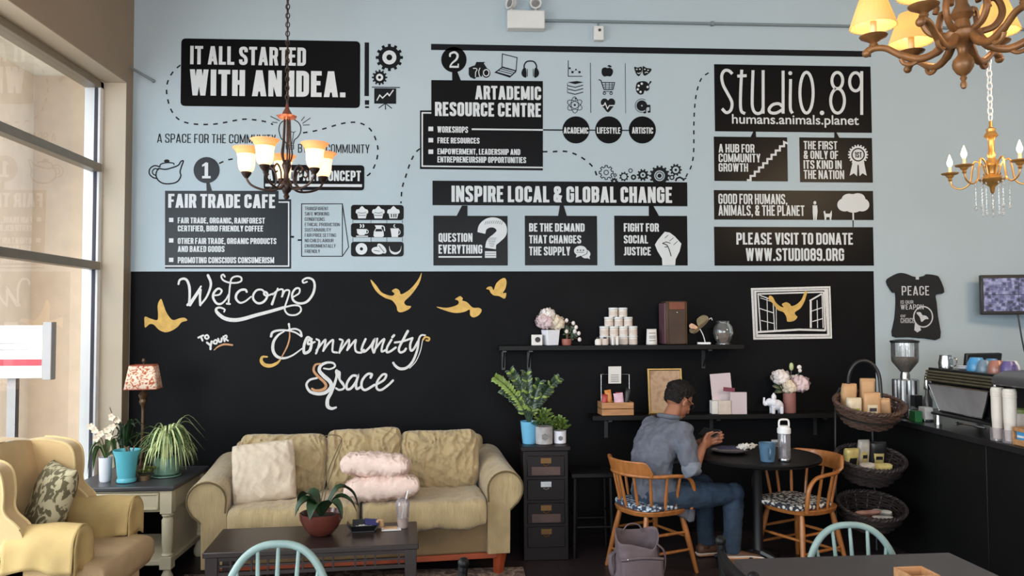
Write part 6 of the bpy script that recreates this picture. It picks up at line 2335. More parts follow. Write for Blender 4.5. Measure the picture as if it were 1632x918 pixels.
# loose front and tails
loft(sh, [(pel + up*.10 + fw*.02 + rt_*.06, rt_*.10, fw*.13), (pel - up*.02 + fw*.07 + rt_*.09, rt_*.09, fw*.15), (pel - up*.09 + fw*.14 + rt_*.155, rt_*.02, fw*.085), (pel - up*.155 + fw*.17 + rt_*.165, rt_*.010, fw*.02)], 18)
so2 = sh.build('shirt', 'chambray', man, smooth=180)
fuse(so2, .007, 3, .036, .075)
cf = MB()
for s_, e_, w_ in ((shR, elR, wrR), (shL, elL, wrL)):
    a, b = lerp(s_, e_, .86), lerp(e_, w_, .10)
    cf.tube([a, e_, b], [.064, .062, .056], 16)
    cf.tube([lerp(a, e_, .7), e_, lerp(e_, w_, .04)], [.068, .067, .062], 16)
co = cf.build('cuffs', 'chambray_cuff', man, smooth=180)
fuse(co, .008, 2, .010, .04)
cl = MB()
cl.tube([nck + up*.022 + rt_*.066*math.cos(a) + fw*(.062*math.sin(a)+.004) + up*.010*math.sin(a)*-1 for a in [2*PI*k/24 for k in range(24)]], .015, 8, closed=True)
cl.build('collar', 'chambray', man)
jn = MB()
loft(jn, [(pel - up*.075, rt_*.15, fw*.11), (pel, rt_*.165, fw*.12), (pel + up*.06, rt_*.155, fw*.11)], 18)
for hp, kn, an in ((hipR, knR, anR), (hipL, knL, anL)):
    jn.tube([hp, lerp(hp, kn, .35), lerp(hp, kn, .75), kn, lerp(kn, an, .2), lerp(kn, an, .6), lerp(kn, an, .93), lerp(kn, an, .99)], [.092, .088, .074, .068, .066, .058, .056, .058], 16)
    jn.ball(kn, .069, 9)
jo = jn.build('jeans', 'denim', man, smooth=180)
fuse(jo, .008, 2, .014, .05)


def shoe(an, d, roll, name):
    d = Vector(d).normalized()
    side = d.cross(up).normalized()
    upv = side.cross(d).normalized()
    R_ = Matrix.Rotation(roll, 3, d)
    side, upv = R_ @ side, R_ @ upv
    base = an - upv*.062
    L = lambda x, y, z: base + d*x + side*y + upv*z
    m_ = MB()
    loft(m_, [(L(-.065, 0, .035), side*.030, upv*.028), (L(-.04, 0, .045), side*.037, upv*.042), (L(.03, 0, .045), side*.040, upv*.042), (L(.10, 0, .034), side*.045, upv*.030), (L(.155, 0, .027), side*.042, upv*.022), (L(.19, 0, .022), side*.022, upv*.012)], 16)
    m_.tube([L(-.015, 0, .05), L(-.012, 0, .10)], [.044, .042], 14)
    o1 = m_.build('shoe', 'shoe_leather', man, smooth=180)
    sl_ = MB()
    pts = rpath([(-.075, -.030), (.03, -.034), (.12, -.048), (.195, -.03), (.205, .0), (.19, .035), (.11, .046), (.03, .034), (-.075, .030)], .03, True, 4)
    sl_.prism([(p.x, p.y) for p in pts], lambda p: L(p[0], p[1], 0), lambda p: L(p[0], p[1], .016))
    sl_.build('sole', 'sole_tan', o1, smooth=30)
    rm = MB()
    rm.tube([L(p.x, p.y, .014) for p in pts], .005, 6, closed=True)
    rm.build('welt', 'sole_white', o1)


shoe(anR, (.95, -.20, .0), math.radians(-50), 'right')
shoe(anL + Vector((.0, .0, -.005)), (.93, .2, .0), 0, 'left')
ph = MB().box((0, 0, 0), (.145, .008, .072))
o = ph.build('phone', 'black_plastic', bevel=.004)
o.location = MO + grip + Vector((.0, .0, .012))
o.rotation_euler = (math.radians(-55), 0, math.radians(-60))
tag(o, 'black phone held up in the seated man\'s hands', 'phone')

# ------------------------------------------------------------------ on the round table
mat('plate_black', (28, 28, 32), 0.25, var=0.05)
mat('navy_napkin', (46, 46, 78), 0.8, var=0.15)
pl = thing('plate', 'dark plate with a navy napkin on the round table', 'plate', (1.72, 5.10, TZ+.0005))
MB().lathe([(.06, 0), (.07, .003), (.115, .016), (.117, .019), (.07, .008), (0, .007)], n=36).build('plate', 'plate_black', pl)
o = MB().grid(lambda u, v: (lerp(-.085, .05, u), lerp(-.05, .05, v), .018+.012*noise.noise(Vector((u*4, v*4, 1)))), 12, 10).build('napkin', 'navy_napkin', solid=.003)
o.location = (1.715, 5.09, TZ+.0185)
tag(o, 'navy paper napkin lying on the dark plate', 'napkin')
mb = MB()
for k in range(4):
    mb.grid(lambda u, v, k=k: (lerp(-.05, .05, u)+.01*k, lerp(-.03, .035, v), .01*k*.6+.02*noise.noise(Vector((u*6+k, v*6, k)))), 9, 8)
o = mb.build('crumpled_napkin', 'paper_white', solid=.002, smooth=30)
o.location, o.rotation_euler = (1.805, 5.05, TZ+.040), (0, 0, .3)
tag(o, 'crumpled white napkin on the right of the dark plate', 'napkin')
mat('mug_blue', (74, 104, 128), 0.3, var=0.12, scale=20)
mg = thing('mug', 'blue grey stoneware mug on the round table', 'mug', (1.845, 4.77, TZ+.0005))
MB().lathe([(.034, 0), (.040, .004), (.046, .06), (.050, .112), (.051, .116), (.046, .116), (.040, .02), (0, .014)], n=28).build('cup', 'mug_blue', mg)
MB().tube(cr([(-.005, -.045, .09), (-.012, -.075, .085), (-.014, -.082, .055), (-.010, -.062, .03), (-.004, -.040, .028)], 5), .006, 8).build('handle', 'mug_blue', mg)
mat_glass('bottle_clear', (236, 234, 236), 0.10, 0.02, haze=0.16, hazecol=(220, 214, 220))
wb = thing('water_bottle', 'clear water bottle with a white carry loop lid on the round table', 'bottle', (1.953, 4.775, TZ+.0005))
MB().shell([(0, .002), (.034, .002), (.037, .008), (.037, .165), (.034, .172)], n=28).build('bottle', 'bottle_clear', wb)
MB().lathe([(.036, .170), (.040, .172), (.040, .200), (.034, .206), (.034, .214), (.028, .218), (0, .218)], n=28).build('lid', 'white_plastic', wb)
MB().tube(rpath3([(-.030, 0, .19), (-.030, 0, .255), (.030, 0, .255), (.030, 0, .19)]) if 'rpath3' in globals() else cr([(-.030, 0, .20), (-.031, 0, .235), (-.024, 0, .252), (0, 0, .255), (.024, 0, .252), (.031, 0, .235), (.030, 0, .20)], 4), .006, 8).build('carry_loop', 'white_plastic', wb)
MB().lathe([(.0375, .003), (.039, .006), (.039, .016), (.0375, .02), (0, .02)], n=24).build('base_ring', 'steel', wb)

# outlet on the black wall behind the table
ou = thing('wall_outlet', 'small pale wall outlet under the shelf behind the round table', 'outlet', (2.35, YW-.004, .62))
MB().box((0, 0, 0), (.075, .008, .115)).build('plate', 'white_plastic', ou, bevel=.002)
MB().box((0, -.005, .024), (.03, .003, .03)).box((0, -.005, -.024), (.03, .003, .03)).build('sockets', 'print_grey', ou)

# ------------------------------------------------------------------ canvas bag on the floor
mat('mauve_canvas', (102, 88, 93), 0.9, var=0.12, scale=14, bump=0.2, bscale=200)
mat('bag_lining', (52, 44, 44), 0.9, var=0.15)
bg_ = thing('backpack', 'grey mauve canvas backpack slumped open on the floor by the chair', 'bag', (1.0, 4.62, 0), math.radians(4))


def bag_fn(u, v):
    t = u*2*PI
    ex, ey = .128+.010*math.sin(v*7+t*2), .095
    c, s_ = math.cos(t), math.sin(t)
    x = ex*math.copysign(abs(c)**.6, c)
    y = ey*math.copysign(abs(s_)**.6, s_)
    top = .355 - (.075 if s_ < 0 else 0.0)*(abs(s_)**1.2)*(1+.25*math.sin(3*c)) + .010*math.sin(t*3)
    k = 1 + .05*math.sin(PI*v) - .06*v*v
    w_ = .010*noise.noise(Vector((x*14, y*14, v*6)))
    return (x*k + w_, y*k + w_*.8, v*top)


MB().grid(bag_fn, 56, 22, cu=True).build('body', 'mauve_canvas', bg_, solid=.006, smooth=80)
MB().lathe([(0, .012), (.1, .012)], n=24, sx=1.2, sy=.9).build('base', 'bag_lining', bg_)
MB().lathe([(0, .20), (.10, .19)], n=24, sx=1.15, sy=.85).build('contents', 'bag_lining', bg_)
mb = MB().grid(lambda u, v: (lerp(-.12, .125, u), -.098-.014*math.sin(PI*u)-.008*math.sin(PI*v), lerp(.02, .22, v)+.012*math.sin(PI*u)), 14, 10)
mb.tube(cr([(-.12, -.102, .222), (0, -.118, .236), (.125, -.102, .222)], 8), .006, 6)
mb.build('front_pocket', 'mauve_canvas', bg_, solid=.005, smooth=80)
MB().tube(cr([(-.07, .08, .33), (-.03, .07, .38), (.03, .07, .375), (.06, .08, .33)], 6), .009, 8, flat=.5).build('carry_handle', 'mauve_canvas', bg_)
MB().tube(cr([(-.125, .02, .24), (-.165, -.01, .22), (-.160, -.02, .14), (-.13, 0, .08)], 6), .014, 8, flat=.35).tube(cr([(.10, -.07, .30), (.135, -.09, .26), (.14, -.09, .18), (.125, -.07, .1)], 6), .012, 8, flat=.35).build('strap', 'mauve_canvas', bg_)
MB().ball((-.085, -.112, .228), .007, 6).build('snap', 'steel', bg_)

# ------------------------------------------------------------------ wicker basket stand
mat('wicker', (74, 52, 42), 0.6, var=0.35, scale=30)
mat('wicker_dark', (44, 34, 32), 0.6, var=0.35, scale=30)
bs = thing('basket_stand', 'three tier black metal stand of wicker baskets at the counter end', 'stand', (2.655, 5.13, 0))
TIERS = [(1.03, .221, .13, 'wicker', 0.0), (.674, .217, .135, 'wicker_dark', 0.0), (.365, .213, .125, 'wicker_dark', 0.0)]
TLT = math.radians(17)


def tier_pt(k, x, y, z):
    zc, r, h, m_, dx = TIERS[k]
    q = Matrix.Rotation(TLT, 3, 'X') @ Vector((x, y, z))
    return Vector((dx + q.x, q.y - .05, zc + q.z))


for k, (zc, r, h, m_, dx) in enumerate(TIERS):
    w_ = MB()
    nrow = 9
    for i in range(nrow):
        f = i/(nrow-1)
        rr, z = lerp(r*.66, r, f**.8), -h + h*f
        ph_ = 0 if i % 2 else PI/15
        w_.tube([tier_pt(k, (rr+.005*math.cos(15*(a+ph_)*1.0))*math.cos(a), (rr+.005*math.cos(15*(a+ph_)))*math.sin(a)*.88, z) for a in [2*PI*j/90 for j in range(90)]], .0078, 6, closed=True)
    for j in range(15):
        a = 2*PI*j/15
        w_.tube([tier_pt(k, lerp(r*.66, r, f**.8)*math.cos(a), lerp(r*.66, r, f**.8)*math.sin(a)*.88, -h+h*f) for f in (0, .33, .66, 1)], .006, 5)
    bo_ = w_.build('basket', m_, bs)
    rim = MB()
    for off in (0, PI):
        rim.tube([tier_pt(k, (r+.006*math.cos(26*a+off))*math.cos(a), (r+.006*math.cos(26*a+off))*math.sin(a)*.88, .006+.007*math.sin(26*a+off)) for a in [2*PI*j/156 for j in range(156)]], .0095, 6, closed=True)
    rim.build('braided_rim', m_, bo_)
    fl_ = MB()
    fl_.add([tier_pt(k, r*.66*math.cos(2*PI*j/30), r*.66*math.sin(2*PI*j/30)*.88, -h) for j in range(30)], [tuple(range(30))])
    fl_.build('basket_floor', m_, bo_, smooth=0, solid=.006)
mb = MB()
for s_ in (-1, 1):
    mb.tube(cr([(s_*.14, .16, .012), (s_*.135, .165, .5), (s_*.125, .165, 1.0), (s_*.10, .15, 1.12)], 6), .008, 8)
    mb.tube([(s_*.18, -.2, .008), (s_*.14, .16, .012)], .008, 8)
for k in range(3):
    r_, h_ = TIERS[k][1], TIERS[k][2]
    mb.tube([tier_pt(k, r_*.93*math.cos(2*PI*j/40), r_*.93*math.sin(2*PI*j/40)*.88, -h_*.5) for j in range(40)], .006, 6, closed=True)
    for s_ in (-1, 1):
        mb.tube([tier_pt(k, s_*r_*.6, r_*.72*.88, -h_*.5), Vector((s_*.135, .165, TIERS[k][0]-.02))], .006, 6)
mb.build('metal_frame', 'black_plastic', bs)
MB().tube(cr([(-.080, .06, 1.02), (-.090, .05, 1.16), (-.080, .04, 1.24), (-.042, .03, 1.295), (.01, .02, 1.31), (.062, .01, 1.285), (.095, 0, 1.22), (.10, -.01, 1.12), (.095, -.02, 1.02)], 6), .012, 10).build('hoop_handle', 'black_plastic', bs)

mat('kraft_bag', (192, 152, 112), 0.8, var=0.12, scale=12, bump=0.15, bscale=30)
mat('green_label', (150, 160, 80), 0.6, var=0.15, scale=40)
mat('ivory_label', (210, 196, 170), 0.7, var=0.08, scale=40)
mat('yellow_snack', (188, 170, 108), 0.4, var=0.25, scale=20)
mat('snack_silver', (180, 172, 160), 0.35, var=0.25, scale=20)
mat('bar_pink', (176, 128, 112), 0.45, var=0.25, scale=20)


def packet(k, x, y, z, w, h, d, m_, lab, rz=0.0, tl=0.0, band=None, bandc=None, name='coffee_bag', grp=None):
    t = thing(name, lab, 'bag', tuple(Vector(bs.location) + tier_pt(k, x, y, z)), rz, grp)
    t.rotation_euler = (tl, 0, rz)
    p_ = MB()
    cushion(p_, (0, 0, h/2), w, h, d, None, p=6, q=.45, n=10, wr=.003, ws=25, seed=x*9)
    if name == 'coffee_bag':
        p_.box((0, 0, h*.97), (w*.92, d*.35, h*.10))
    p_.build('bag', m_, t)
    if band:
        MB().grid(lambda u, v: (lerp(-w*.36, w*.36, u), -d*.5*max(.0, 1-abs(u*2-1)**6*.3)-.0035, lerp(h*.15, h*.62, v)), 6, 3).build('printed_label', band, t)
        MB().grid(lambda u, v: (lerp(-w*.2, w*.2, u), -d*.5-.006, lerp(h*.40, h*.52, v)), 4, 2).build('label_mark', bandc or 'dark_print', t)
    return t


g1, g2, g3 = 'kraft coffee bags in the top basket', 'snack bags in the middle basket', 'wrapped bars in the lowest basket'
packet(0, -.085, .10, -.12, .10, .21, .06, 'kraft_bag', 'kraft coffee bag standing at the back left of the top basket', .05, .15, 'ivory_label', 'green_label', grp=g1)
packet(0, .055, .11, -.12, .10, .24, .06, 'kraft_bag', 'tallest kraft coffee bag at the back right of the top basket', -.25, .15, 'green_label', 'dark_print', grp=g1)
packet(0, -.105, -.02, -.12, .10, .16, .06, 'ivory_label', 'pale labelled coffee bag at the front left of the top basket', .1, .1, 'green_label', 'dark_print', grp=g1)
packet(0, .02, -.01, -.12, .115, .19, .06, 'kraft_bag', 'kraft coffee bag at the front middle of the top basket', -.1, .12, 'ivory_label', 'dark_print', grp=g1)
packet(0, .125, .02, -.10, .09, .14, .05, 'kraft_bag', 'kraft coffee bag lying at the right of the top basket', -.6, .5, grp=g1)
for x, y, z, w_, h_, d_, m_, rz_, tl2, bd, lab in ((-.10, .06, -.11, .10, .15, .06, 'yellow_snack', .2, .2, 'wrapper_black', 'yellow and black snack bag at the back left of the middle basket'),
                                          (.005, .09, -.12, .075, .20, .05, 'snack_silver', 0, .15, 'yellow_snack', 'pale snack bag standing at the back centre of the middle basket'),
                                          (.10, .08, -.12, .11, .19, .06, 'wrapper_black', -.1, .15, 'yellow_snack', 'black snack bag with yellow panel at the back right of the middle basket'),
                                          (-.07, -.06, -.12, .10, .13, .06, 'snack_silver', .1, .5, 'yellow_snack', 'silver and yellow snack bag at the front left of the middle basket'),
                                          (.06, -.04, -.12, .13, .12, .06, 'yellow_snack', -.3, .6, 'snack_silver', 'yellow snack bag lying at the front right of the middle basket')):
    packet(1, x, y, z, w_, h_, d_, m_, lab, rz_, tl2, bd, 'wrapper_black', 'snack_bag', g2)
for x, y, z, w_, h_, m_, rz_, lab in ((-.03, .02, -.085, .19, .07, 'bar_pink', .1, 'long pink wrapped bar across the lowest basket'), (.05, -.05, -.085, .13, .07, 'snack_silver', -.3, 'pale wrapped bar at the front of the lowest basket'),
                                   (.10, .02, -.085, .12, .07, 'snack_silver', -.6, 'pale wrapped bar at the right of the lowest basket'), (-.08, -.06, -.085, .12, .06, 'wrapper_red', .4, 'dark red wrapped bar at the left of the lowest basket')):
    packet(2, x, y, z, w_, h_, .03, m_, lab, rz_, .9, None, None, 'snack_bar', g3)
# ------------------------------------------------------------------ counter and what stands on it
CX, CZ = 2.965, .90
mat('counter_black', (13, 13, 14), 0.5, var=0.15, scale=4, spec=0.3)
mat('counter_top', (34, 33, 35), 0.28, var=0.2, scale=12)
cn = thing('service_counter', 'long black service counter along the right side', 'counter', (CX, 3.7, 0))
for k in range(3):
    y1_ = 2.19 - k*1.47
    MB().box2((.035, y1_-1.465, 0), (.66, y1_, .86)).build('panel', 'counter_black', cn, bevel=.003)
MB().box2((0, -2.24, .862), (.70, 2.195, .90)).build('worktop', 'counter_top', cn, bevel=.004)
MB().box2((.05, -2.22, 0), (.06, 2.19, .08)).build('kick_rail', 'black_plastic', cn)

mat('hopper_plastic', (70, 66, 66), 0.3, var=0.05)
gr = thing('coffee_grinder', 'chrome ribbed coffee grinder with a clear bean hopper on the counter', 'grinder', (3.15, 5.51, CZ), math.radians(8))
gr.scale = (.95, .95, .95)
mb = MB()
mb.lathe([(.085, .05), (.09, .055), (.09, .265), (.085, .27), (.05, .275)], n=40, lobes=20, lobe=.035)
mb.box((0, 0, .025), (.17, .22, .05))
mb.build('body', 'steel', gr, smooth=30)
MB().lathe([(.035, .27), (.035, .30), (.028, .33), (0, .33)], n=20).build('neck', 'steel', gr)
MB().lathe([(.03, .33), (.035, .335), (.085, .40), (.09, .42), (.088, .435), (0, .43)], n=28).build('beans', 'stem_brown', gr)
MB().shell([(.034, .325), (.092, .40), (.096, .43), (.096, .545)], n=28).build('hopper', 'jar_glass', gr)
MB().lathe([(.10, .545), (.102, .548), (.102, .56), (.06, .568), (0, .568)], n=28).build('hopper_lid', 'black_plastic', gr)
MB().box((0, -.11, .12), (.06, .06, .08)).tube([(0, -.11, .08), (0, -.15, .07)], .012, 8).build('doser', 'black_plastic', gr)
bt = thing('syrup_bottle', 'small clear bottle with a steel top beside the grinder', 'bottle', (3.19, 5.31, CZ))
MB().lathe([(.03, 0), (.032, .01), (.032, .13), (.014, .17), (.014, .2), (0, .2)], n=20).build('bottle', 'hopper_plastic', bt)
MB().lathe([(.022, .20), (.024, .21), (.02, .26), (.016, .3), (0, .3)], n=16).build('pourer', 'steel', bt)
for nm, loc, lab in (('steel_cup', (3.03, 5.38, CZ), 'left small steel cup before the grinder'), ('steel_cup', (3.065, 5.31, CZ), 'right small steel cup before the grinder')):
    t = thing(nm, lab, 'cup', loc)
    MB().lathe([(.020, 0), (.025, .004), (.027, .05), (.028, .056), (.024, .056), (.02, .01), (0, .01)], n=20).build('cup', 'steel', t)
    MB().tube(cr([(0, -.026, .045), (0, -.042, .04), (0, -.04, .018), (0, -.024, .014)], 4), .003, 6).build('handle', 'steel', t)
mat('green_box', (44, 112, 62), 0.5, var=0.1)
o = MB().box((0, 0, .035), (.05, .07, .07)).build('tea_box', 'green_box', bevel=.002)
o.location = (3.025, 5.175, CZ)
tag(o, 'small green box on the counter by the grinder', 'box')
nb = thing('napkin_holder', 'white napkin stack beside the small green box', 'napkins', (3.10, 5.185, CZ))
MB().box((0, 0, .008), (.07, .09, .014)).build('tray', 'steel', nb, bevel=.002)
MB().box((0, 0, .055), (.055, .08, .08)).build('napkins', 'paper_white', nb, bevel=.002)

# espresso machine
mat('machine_dark', (42, 40, 40), 0.35, metal=0.4, var=0.1)
mat('panel_reflection', (172, 166, 166), 0.3, metal=0.35, var=0.2, scale=5)  # pale base colour carries the bright reflections of the mirrored panel
mat('slat_olive', (96, 90, 70), 0.4, metal=0.3, var=0.2, scale=8)
em = thing('espresso_machine', 'large dark espresso machine with a mirrored back panel on the counter', 'espresso machine', (3.04, 4.74, CZ))
y0, y1_, D = -.34, .34, .52
prof = [(.03, .06), (.03, .075), (.10, .085), (.10, .10), (.035, .275), (.0, .29), (.02, .36), (D, .36), (D, .06)]
MB().prism(prof, lambda p: (p[0], y0, p[1]), lambda p: (p[0], y1_, p[1])).build('body', 'machine_dark', em, bevel=.006, smooth=30)
MB().add([(.010, y0+.055, .265), (.010, y1_-.02, .265), (.074, y1_-.04, .088), (.074, y0+.21, .088)], [(0, 1, 2, 3)]).build('back_panel', 'panel_reflection', em, smooth=0, solid=.004)
mb = MB()
mb.tube([(.006, y0+.055, .265), (.006, y1_-.02, .265), (.070, y1_-.04, .088), (.070, y0+.21, .088)], .006, 6, closed=True)
mb.build('panel_rim', 'steel', em)
mb = MB()
for k in range(4):
    mb.tube([(-.008+.004*k, y0+.01, .292+k*.018), (-.008+.004*k, y1_-.01, .292+k*.018)], .007, 8)
mb.build('slats', 'slat_olive', em)
MB().tube([(.025, y0+.01, .361), (.025, y1_-.01, .361)], .008, 8).build('top_lip', 'black_plastic', em)
for y in (y0+.05, y1_-.05):
    for x in (.05, D-.06):
        MB().tube([(x, y, 0), (x, y, .065)], [.022, .018], 14).build('foot', 'steel', em)
MB().tube([(.0, y0-.008, .05), (.0, y0-.008, .33)], .008, 8).build('side_bar', 'steel', em)
MB().tube(cr([(.03, .05, .04), (.0, .02, .035), (-.01, -.06, .05), (-.005, -.16, .05), (.01, -.24, .045)], 6), .007, 8).build('steam_wand', 'steel', em)
ZE = CZ + .3605
mat('cup_blue', (74, 146, 196), 0.3, var=0.06)
mat('cup_slate', (108, 130, 146), 0.3, var=0.06)
mat('cup_copper', (160, 106, 92), 0.3, var=0.06)
mat('cup_violet', (92, 80, 130), 0.35, var=0.06)


def upcup(x, y, m_, lab, r=.047, h=.075):
    t = thing('cup', lab, 'cup', (x, y, ZE), 0, 'cups warming on the espresso machine')
    MB().lathe([(r, 0), (r*1.02, .004), (r*.92, h*.6), (r*.62, h), (0, h)], n=24).build('cup', m_, t)
    MB().tube(cr([(0, -r*.95, h*.25), (0, -r*1.35, h*.35), (0, -r*1.25, h*.7), (0, -r*.8, h*.75)], 4), .004, 6).build('handle', m_, t)


t = thing('milk_pitcher', 'steel milk pitcher at the far end of the espresso machine top', 'pitcher', (3.145, 5.02, ZE))
MB().lathe([(.038, 0), (.042, .004), (.044, .04), (.036, .08), (.037, .09), (.033, .09), (.034, .01), (0, .01)], n=24).build('jug', 'steel', t)
MB().tube(cr([(.02, -.036, .075), (.03, -.066, .07), (.03, -.064, .03), (.02, -.04, .02)], 5), .004, 6).build('handle', 'steel', t)
for k, (x, y, lab) in enumerate(((3.20, 4.90, 'low white saucer stack on the espresso machine'),)):
    t = thing('saucer', lab, 'saucer', (x, y, ZE))
    MB().lathe([(.03, 0), (.05, .012), (.03, .016), (.052, .026), (0, .022)], n=24).build('saucer', 'glaze_white', t)
upcup(3.20, 4.79, 'cup_blue', 'bright blue upturned cup on the espresso machine', .056, .085)
upcup(3.32, 4.82, 'cup_blue', 'bright blue upturned cup behind the first blue cup')
upcup(3.17, 4.665, 'cup_slate', 'slate blue upturned cup right of the blue cups')
upcup(3.165, 4.55, 'cup_copper', 'copper coloured upturned cup on the espresso machine', .05, .08)
upcup(3.27, 4.57, 'glaze_white', 'white upturned cup behind the copper cup')
upcup(3.165, 4.445, 'cup_violet', 'violet upturned cup at the near end of the espresso machine', .047, .08)
tl_ = thing('till_screen', 'black till screen behind the cups', 'screen', (3.58, 5.30, CZ), math.radians(12))
MB().box((0, 0, .35), (.30, .03, .20), (.15, 0, 0)).build('screen', 'black_plastic', tl_, bevel=.006)
MB().tube([(0, .03, .0), (0, .02, .34)], .02, 10).box((0, .03, .008), (.2, .18, .016)).build('stand', 'black_plastic', tl_)

# paper cups in a clear holder, brewer, jar and little crate
mat('paper_cup', (222, 212, 200), 0.7, var=0.04)


def cupstack(x, y, lab):
    t = thing('paper_cup_stack', lab, 'cups', (x, y, CZ), 0, 'stacked paper cups on the counter')
    pr = [(.026, .012), (.0265, .03)]
    for k in range(9):
        z = .03 + k*.010
        pr += [(.0275+k*.0006, z), (.0270+k*.0006, z+.008)]
    pr += [(.033, .13), (.034, .25)]
    for k in range(4):
        pr += [(.0345, .25+k*.010), (.0365, .254+k*.010), (.0345, .258+k*.010)]
    pr += [(.030, .30), (0, .298)]
    MB().lathe(pr, n=24).build('cups', 'paper_cup', t)
    MB().shell([(0, .002), (.042, .002), (.042, .075)], n=24).build('holder', 'clear_plastic', t)
    return t


cupstack(3.022, 4.245, 'nearer tall stack of paper cups at the right counter edge')
cupstack(3.02, 4.342, 'farther stack of paper cups beside the espresso machine')
mat('brewer_grey', (86, 84, 86), 0.3, metal=0.3, var=0.1)
br_ = thing('coffee_brewer', 'grey rounded coffee brewer hood above the paper cups', 'brewer', (3.29, 4.09, CZ))
MB().prism([(p.x, p.y) for p in rpath([(-.30, .312), (-.30, .36), (-.22, .395), (.2, .395), (.2, .312)], .04, True, 4)], lambda p: (p[0], -.30, p[1]), lambda p: (p[0], .26, p[1])).build('hood', 'brewer_grey', br_, bevel=.008)
MB().box((.1, 0, .156), (.2, .5, .312)).build('body', 'black_plastic', br_, bevel=.006)
MB().box((.0, -.05, .01), (.2, .3, .02)).build('drip_tray', 'steel', br_, bevel=.003)
jr = thing('lidded_jar', 'pale lidded jar at the right frame edge on the counter', 'jar', (3.135, 4.335, CZ - .045))
MB().lathe([(.04, .10), (.044, .105), (.044, .19), (.04, .20), (0, .20)], n=24).build('jar', 'jar_label', jr)
MB().lathe([(.046, .20), (.046, .22), (.03, .228), (0, .228)], n=24).build('lid', 'leaf_succulent', jr)
MB().box((0, 0, .0725), (.085, .085, .055)).build('riser', 'steel', jr, bevel=.004)
kc = thing('small_crate', 'little wooden crate with a blue card at the right frame edge', 'crate', (3.035, 4.125, CZ))
mb = MB()
for s_ in (-1, 1):
    mb.box((0, s_*.058, .05), (.09, .008, .10)).box((s_*.042, 0, .02), (.008, .11, .03)).box((s_*.042, 0, .088), (.008, .11, .02))
mb.box((0, 0, .006), (.085, .11, .008))
mb.build('frame', 'crate_wood', kc, bevel=.002)
MB().box((-.036, 0, .052), (.004, .075, .05)).build('blue_card', 'cup_blue', kc)
MB().box((-.039, .006, .052), (.002, .05, .012)).build('card_lines', 'paper_white', kc)

# ------------------------------------------------------------------ T-shirt and monitor on the right wall
mat('tee_black', (24, 24, 26), 0.9, var=0.2, scale=12)
z8 = (1390, 420, 3.062)
ts = cr([(130, 46), (160, 50), (190, 62), (220, 66), (250, 60), (262, 52), (300, 56), (322, 70), (346, 140), (305, 152), (308, 190), (315, 260), (326, 366), (250, 366), (170, 360), (95, 354), (106, 270), (112, 190), (108, 138), (95, 142), (65, 88), (92, 62)], 3, True)
fr_ = Dec(z8, plane=YW)
base_ = [fr_.m((p.x, p.y)) for p in ts]
cx_, cz_ = sum(p[0] for p in base_)/len(base_), sum(p[2] for p in base_)/len(base_)
t_ = thing('tshirt', 'black printed T-shirt pinned to the grey wall', 'T-shirt', (cx_, YW-.002, cz_))
MB().prism([(p[0]-cx_, p[2]-cz_) for p in base_], lambda p: (p[0], 0, p[1]), lambda p: (p[0]*.985, -.022, p[1]*.985)).build('cloth', 'tee_black', t_, bevel=.008, seg=3)
TP = YW-.024
mat('print_white', (186, 186, 190), 0.8, var=0.15, scale=80)
d = Dec(z8, 1, TP).text('PEACE', 143, 110, 278, 155, sw=.12, gap=.12)
for tx, x0_, y0_, x1_, y1 in (('IS OUR', 138, 180, 200, 196), ('WEAPON', 138, 200, 250, 224), ('OF', 138, 250, 165, 262), ('CHOICE', 138, 266, 205, 290)):
    d.text(tx, x0_, y0_, x1_, y1, sw=.11, gap=.12)
d.ring(248, 260, 46, 6, 50)
d.poly(cr([(215, 240), (235, 238), (245, 252), (262, 255), (275, 270), (258, 272), (240, 285), (232, 262)], 3, True))
d.poly([(208, 290), (232, 305), (238, 325), (220, 336), (205, 325)]).rect(212, 63, 228, 78)
po_ = d.build('print', 'print_white')
po_.parent = t_
po_.matrix_parent_inverse = Matrix.Translation((-cx_, -(YW-.002), -cz_))

sc_ = thing('security_monitor', 'wall monitor showing four camera views at the right frame edge', 'monitor', (4.15, 5.71, 1.766), math.radians(-13))
m = bpy.data.materials.new('camera_feed')
m.use_nodes = True
nt = m.node_tree
b = nt.nodes['Principled BSDF']
tc = nt.nodes.new('ShaderNodeTexCoord')
nz = nt.nodes.new('ShaderNodeTexNoise')
nz.inputs['Scale'].default_value = 22
nz.inputs['Detail'].default_value = 5
vr = nt.nodes.new('ShaderNodeTexVoronoi')
vr.inputs['Scale'].default_value = 30
vr.distance = 'CHEBYCHEV'
ad = nt.nodes.new('ShaderNodeMath')
ad.operation = 'MULTIPLY'
rr_ = nt.nodes.new('ShaderNodeValToRGB')
el_ = rr_.color_ramp.elements
el_[0].position, el_[0].color = .08, rgb(50, 52, 74)
el_[1].position, el_[1].color = .36, rgb(176, 178, 214)
e2 = el_.new(.18)
e2.color = rgb(98, 100, 146)
nt.links.new(tc.outputs['Object'], nz.inputs['Vector'])
nt.links.new(tc.outputs['Object'], vr.inputs['Vector'])
nt.links.new(nz.outputs['Fac'], ad.inputs[0])
nt.links.new(vr.outputs['Distance'], ad.inputs[1])
ad.inputs[1].default_value = 1.0
nt.links.new(ad.outputs[0], rr_.inputs[0])
nt.links.new(rr_.outputs[0], b.inputs['Emission Color'])
b.inputs['Emission Strength'].default_value = .75
b.inputs['Base Color'].default_value = (.01, .01, .01, 1)
MATS['camera_feed'] = m
MB().box((0, 0, 0), (.52, .04, .30)).build('casing', 'black_plastic', sc_, bevel=.006)
for x in (-.122, .122):
    for z in (-.062, .064):
        MB().box((x, -.0205, z), (.240, .003, .122)).build('camera_view', 'camera_feed', sc_)
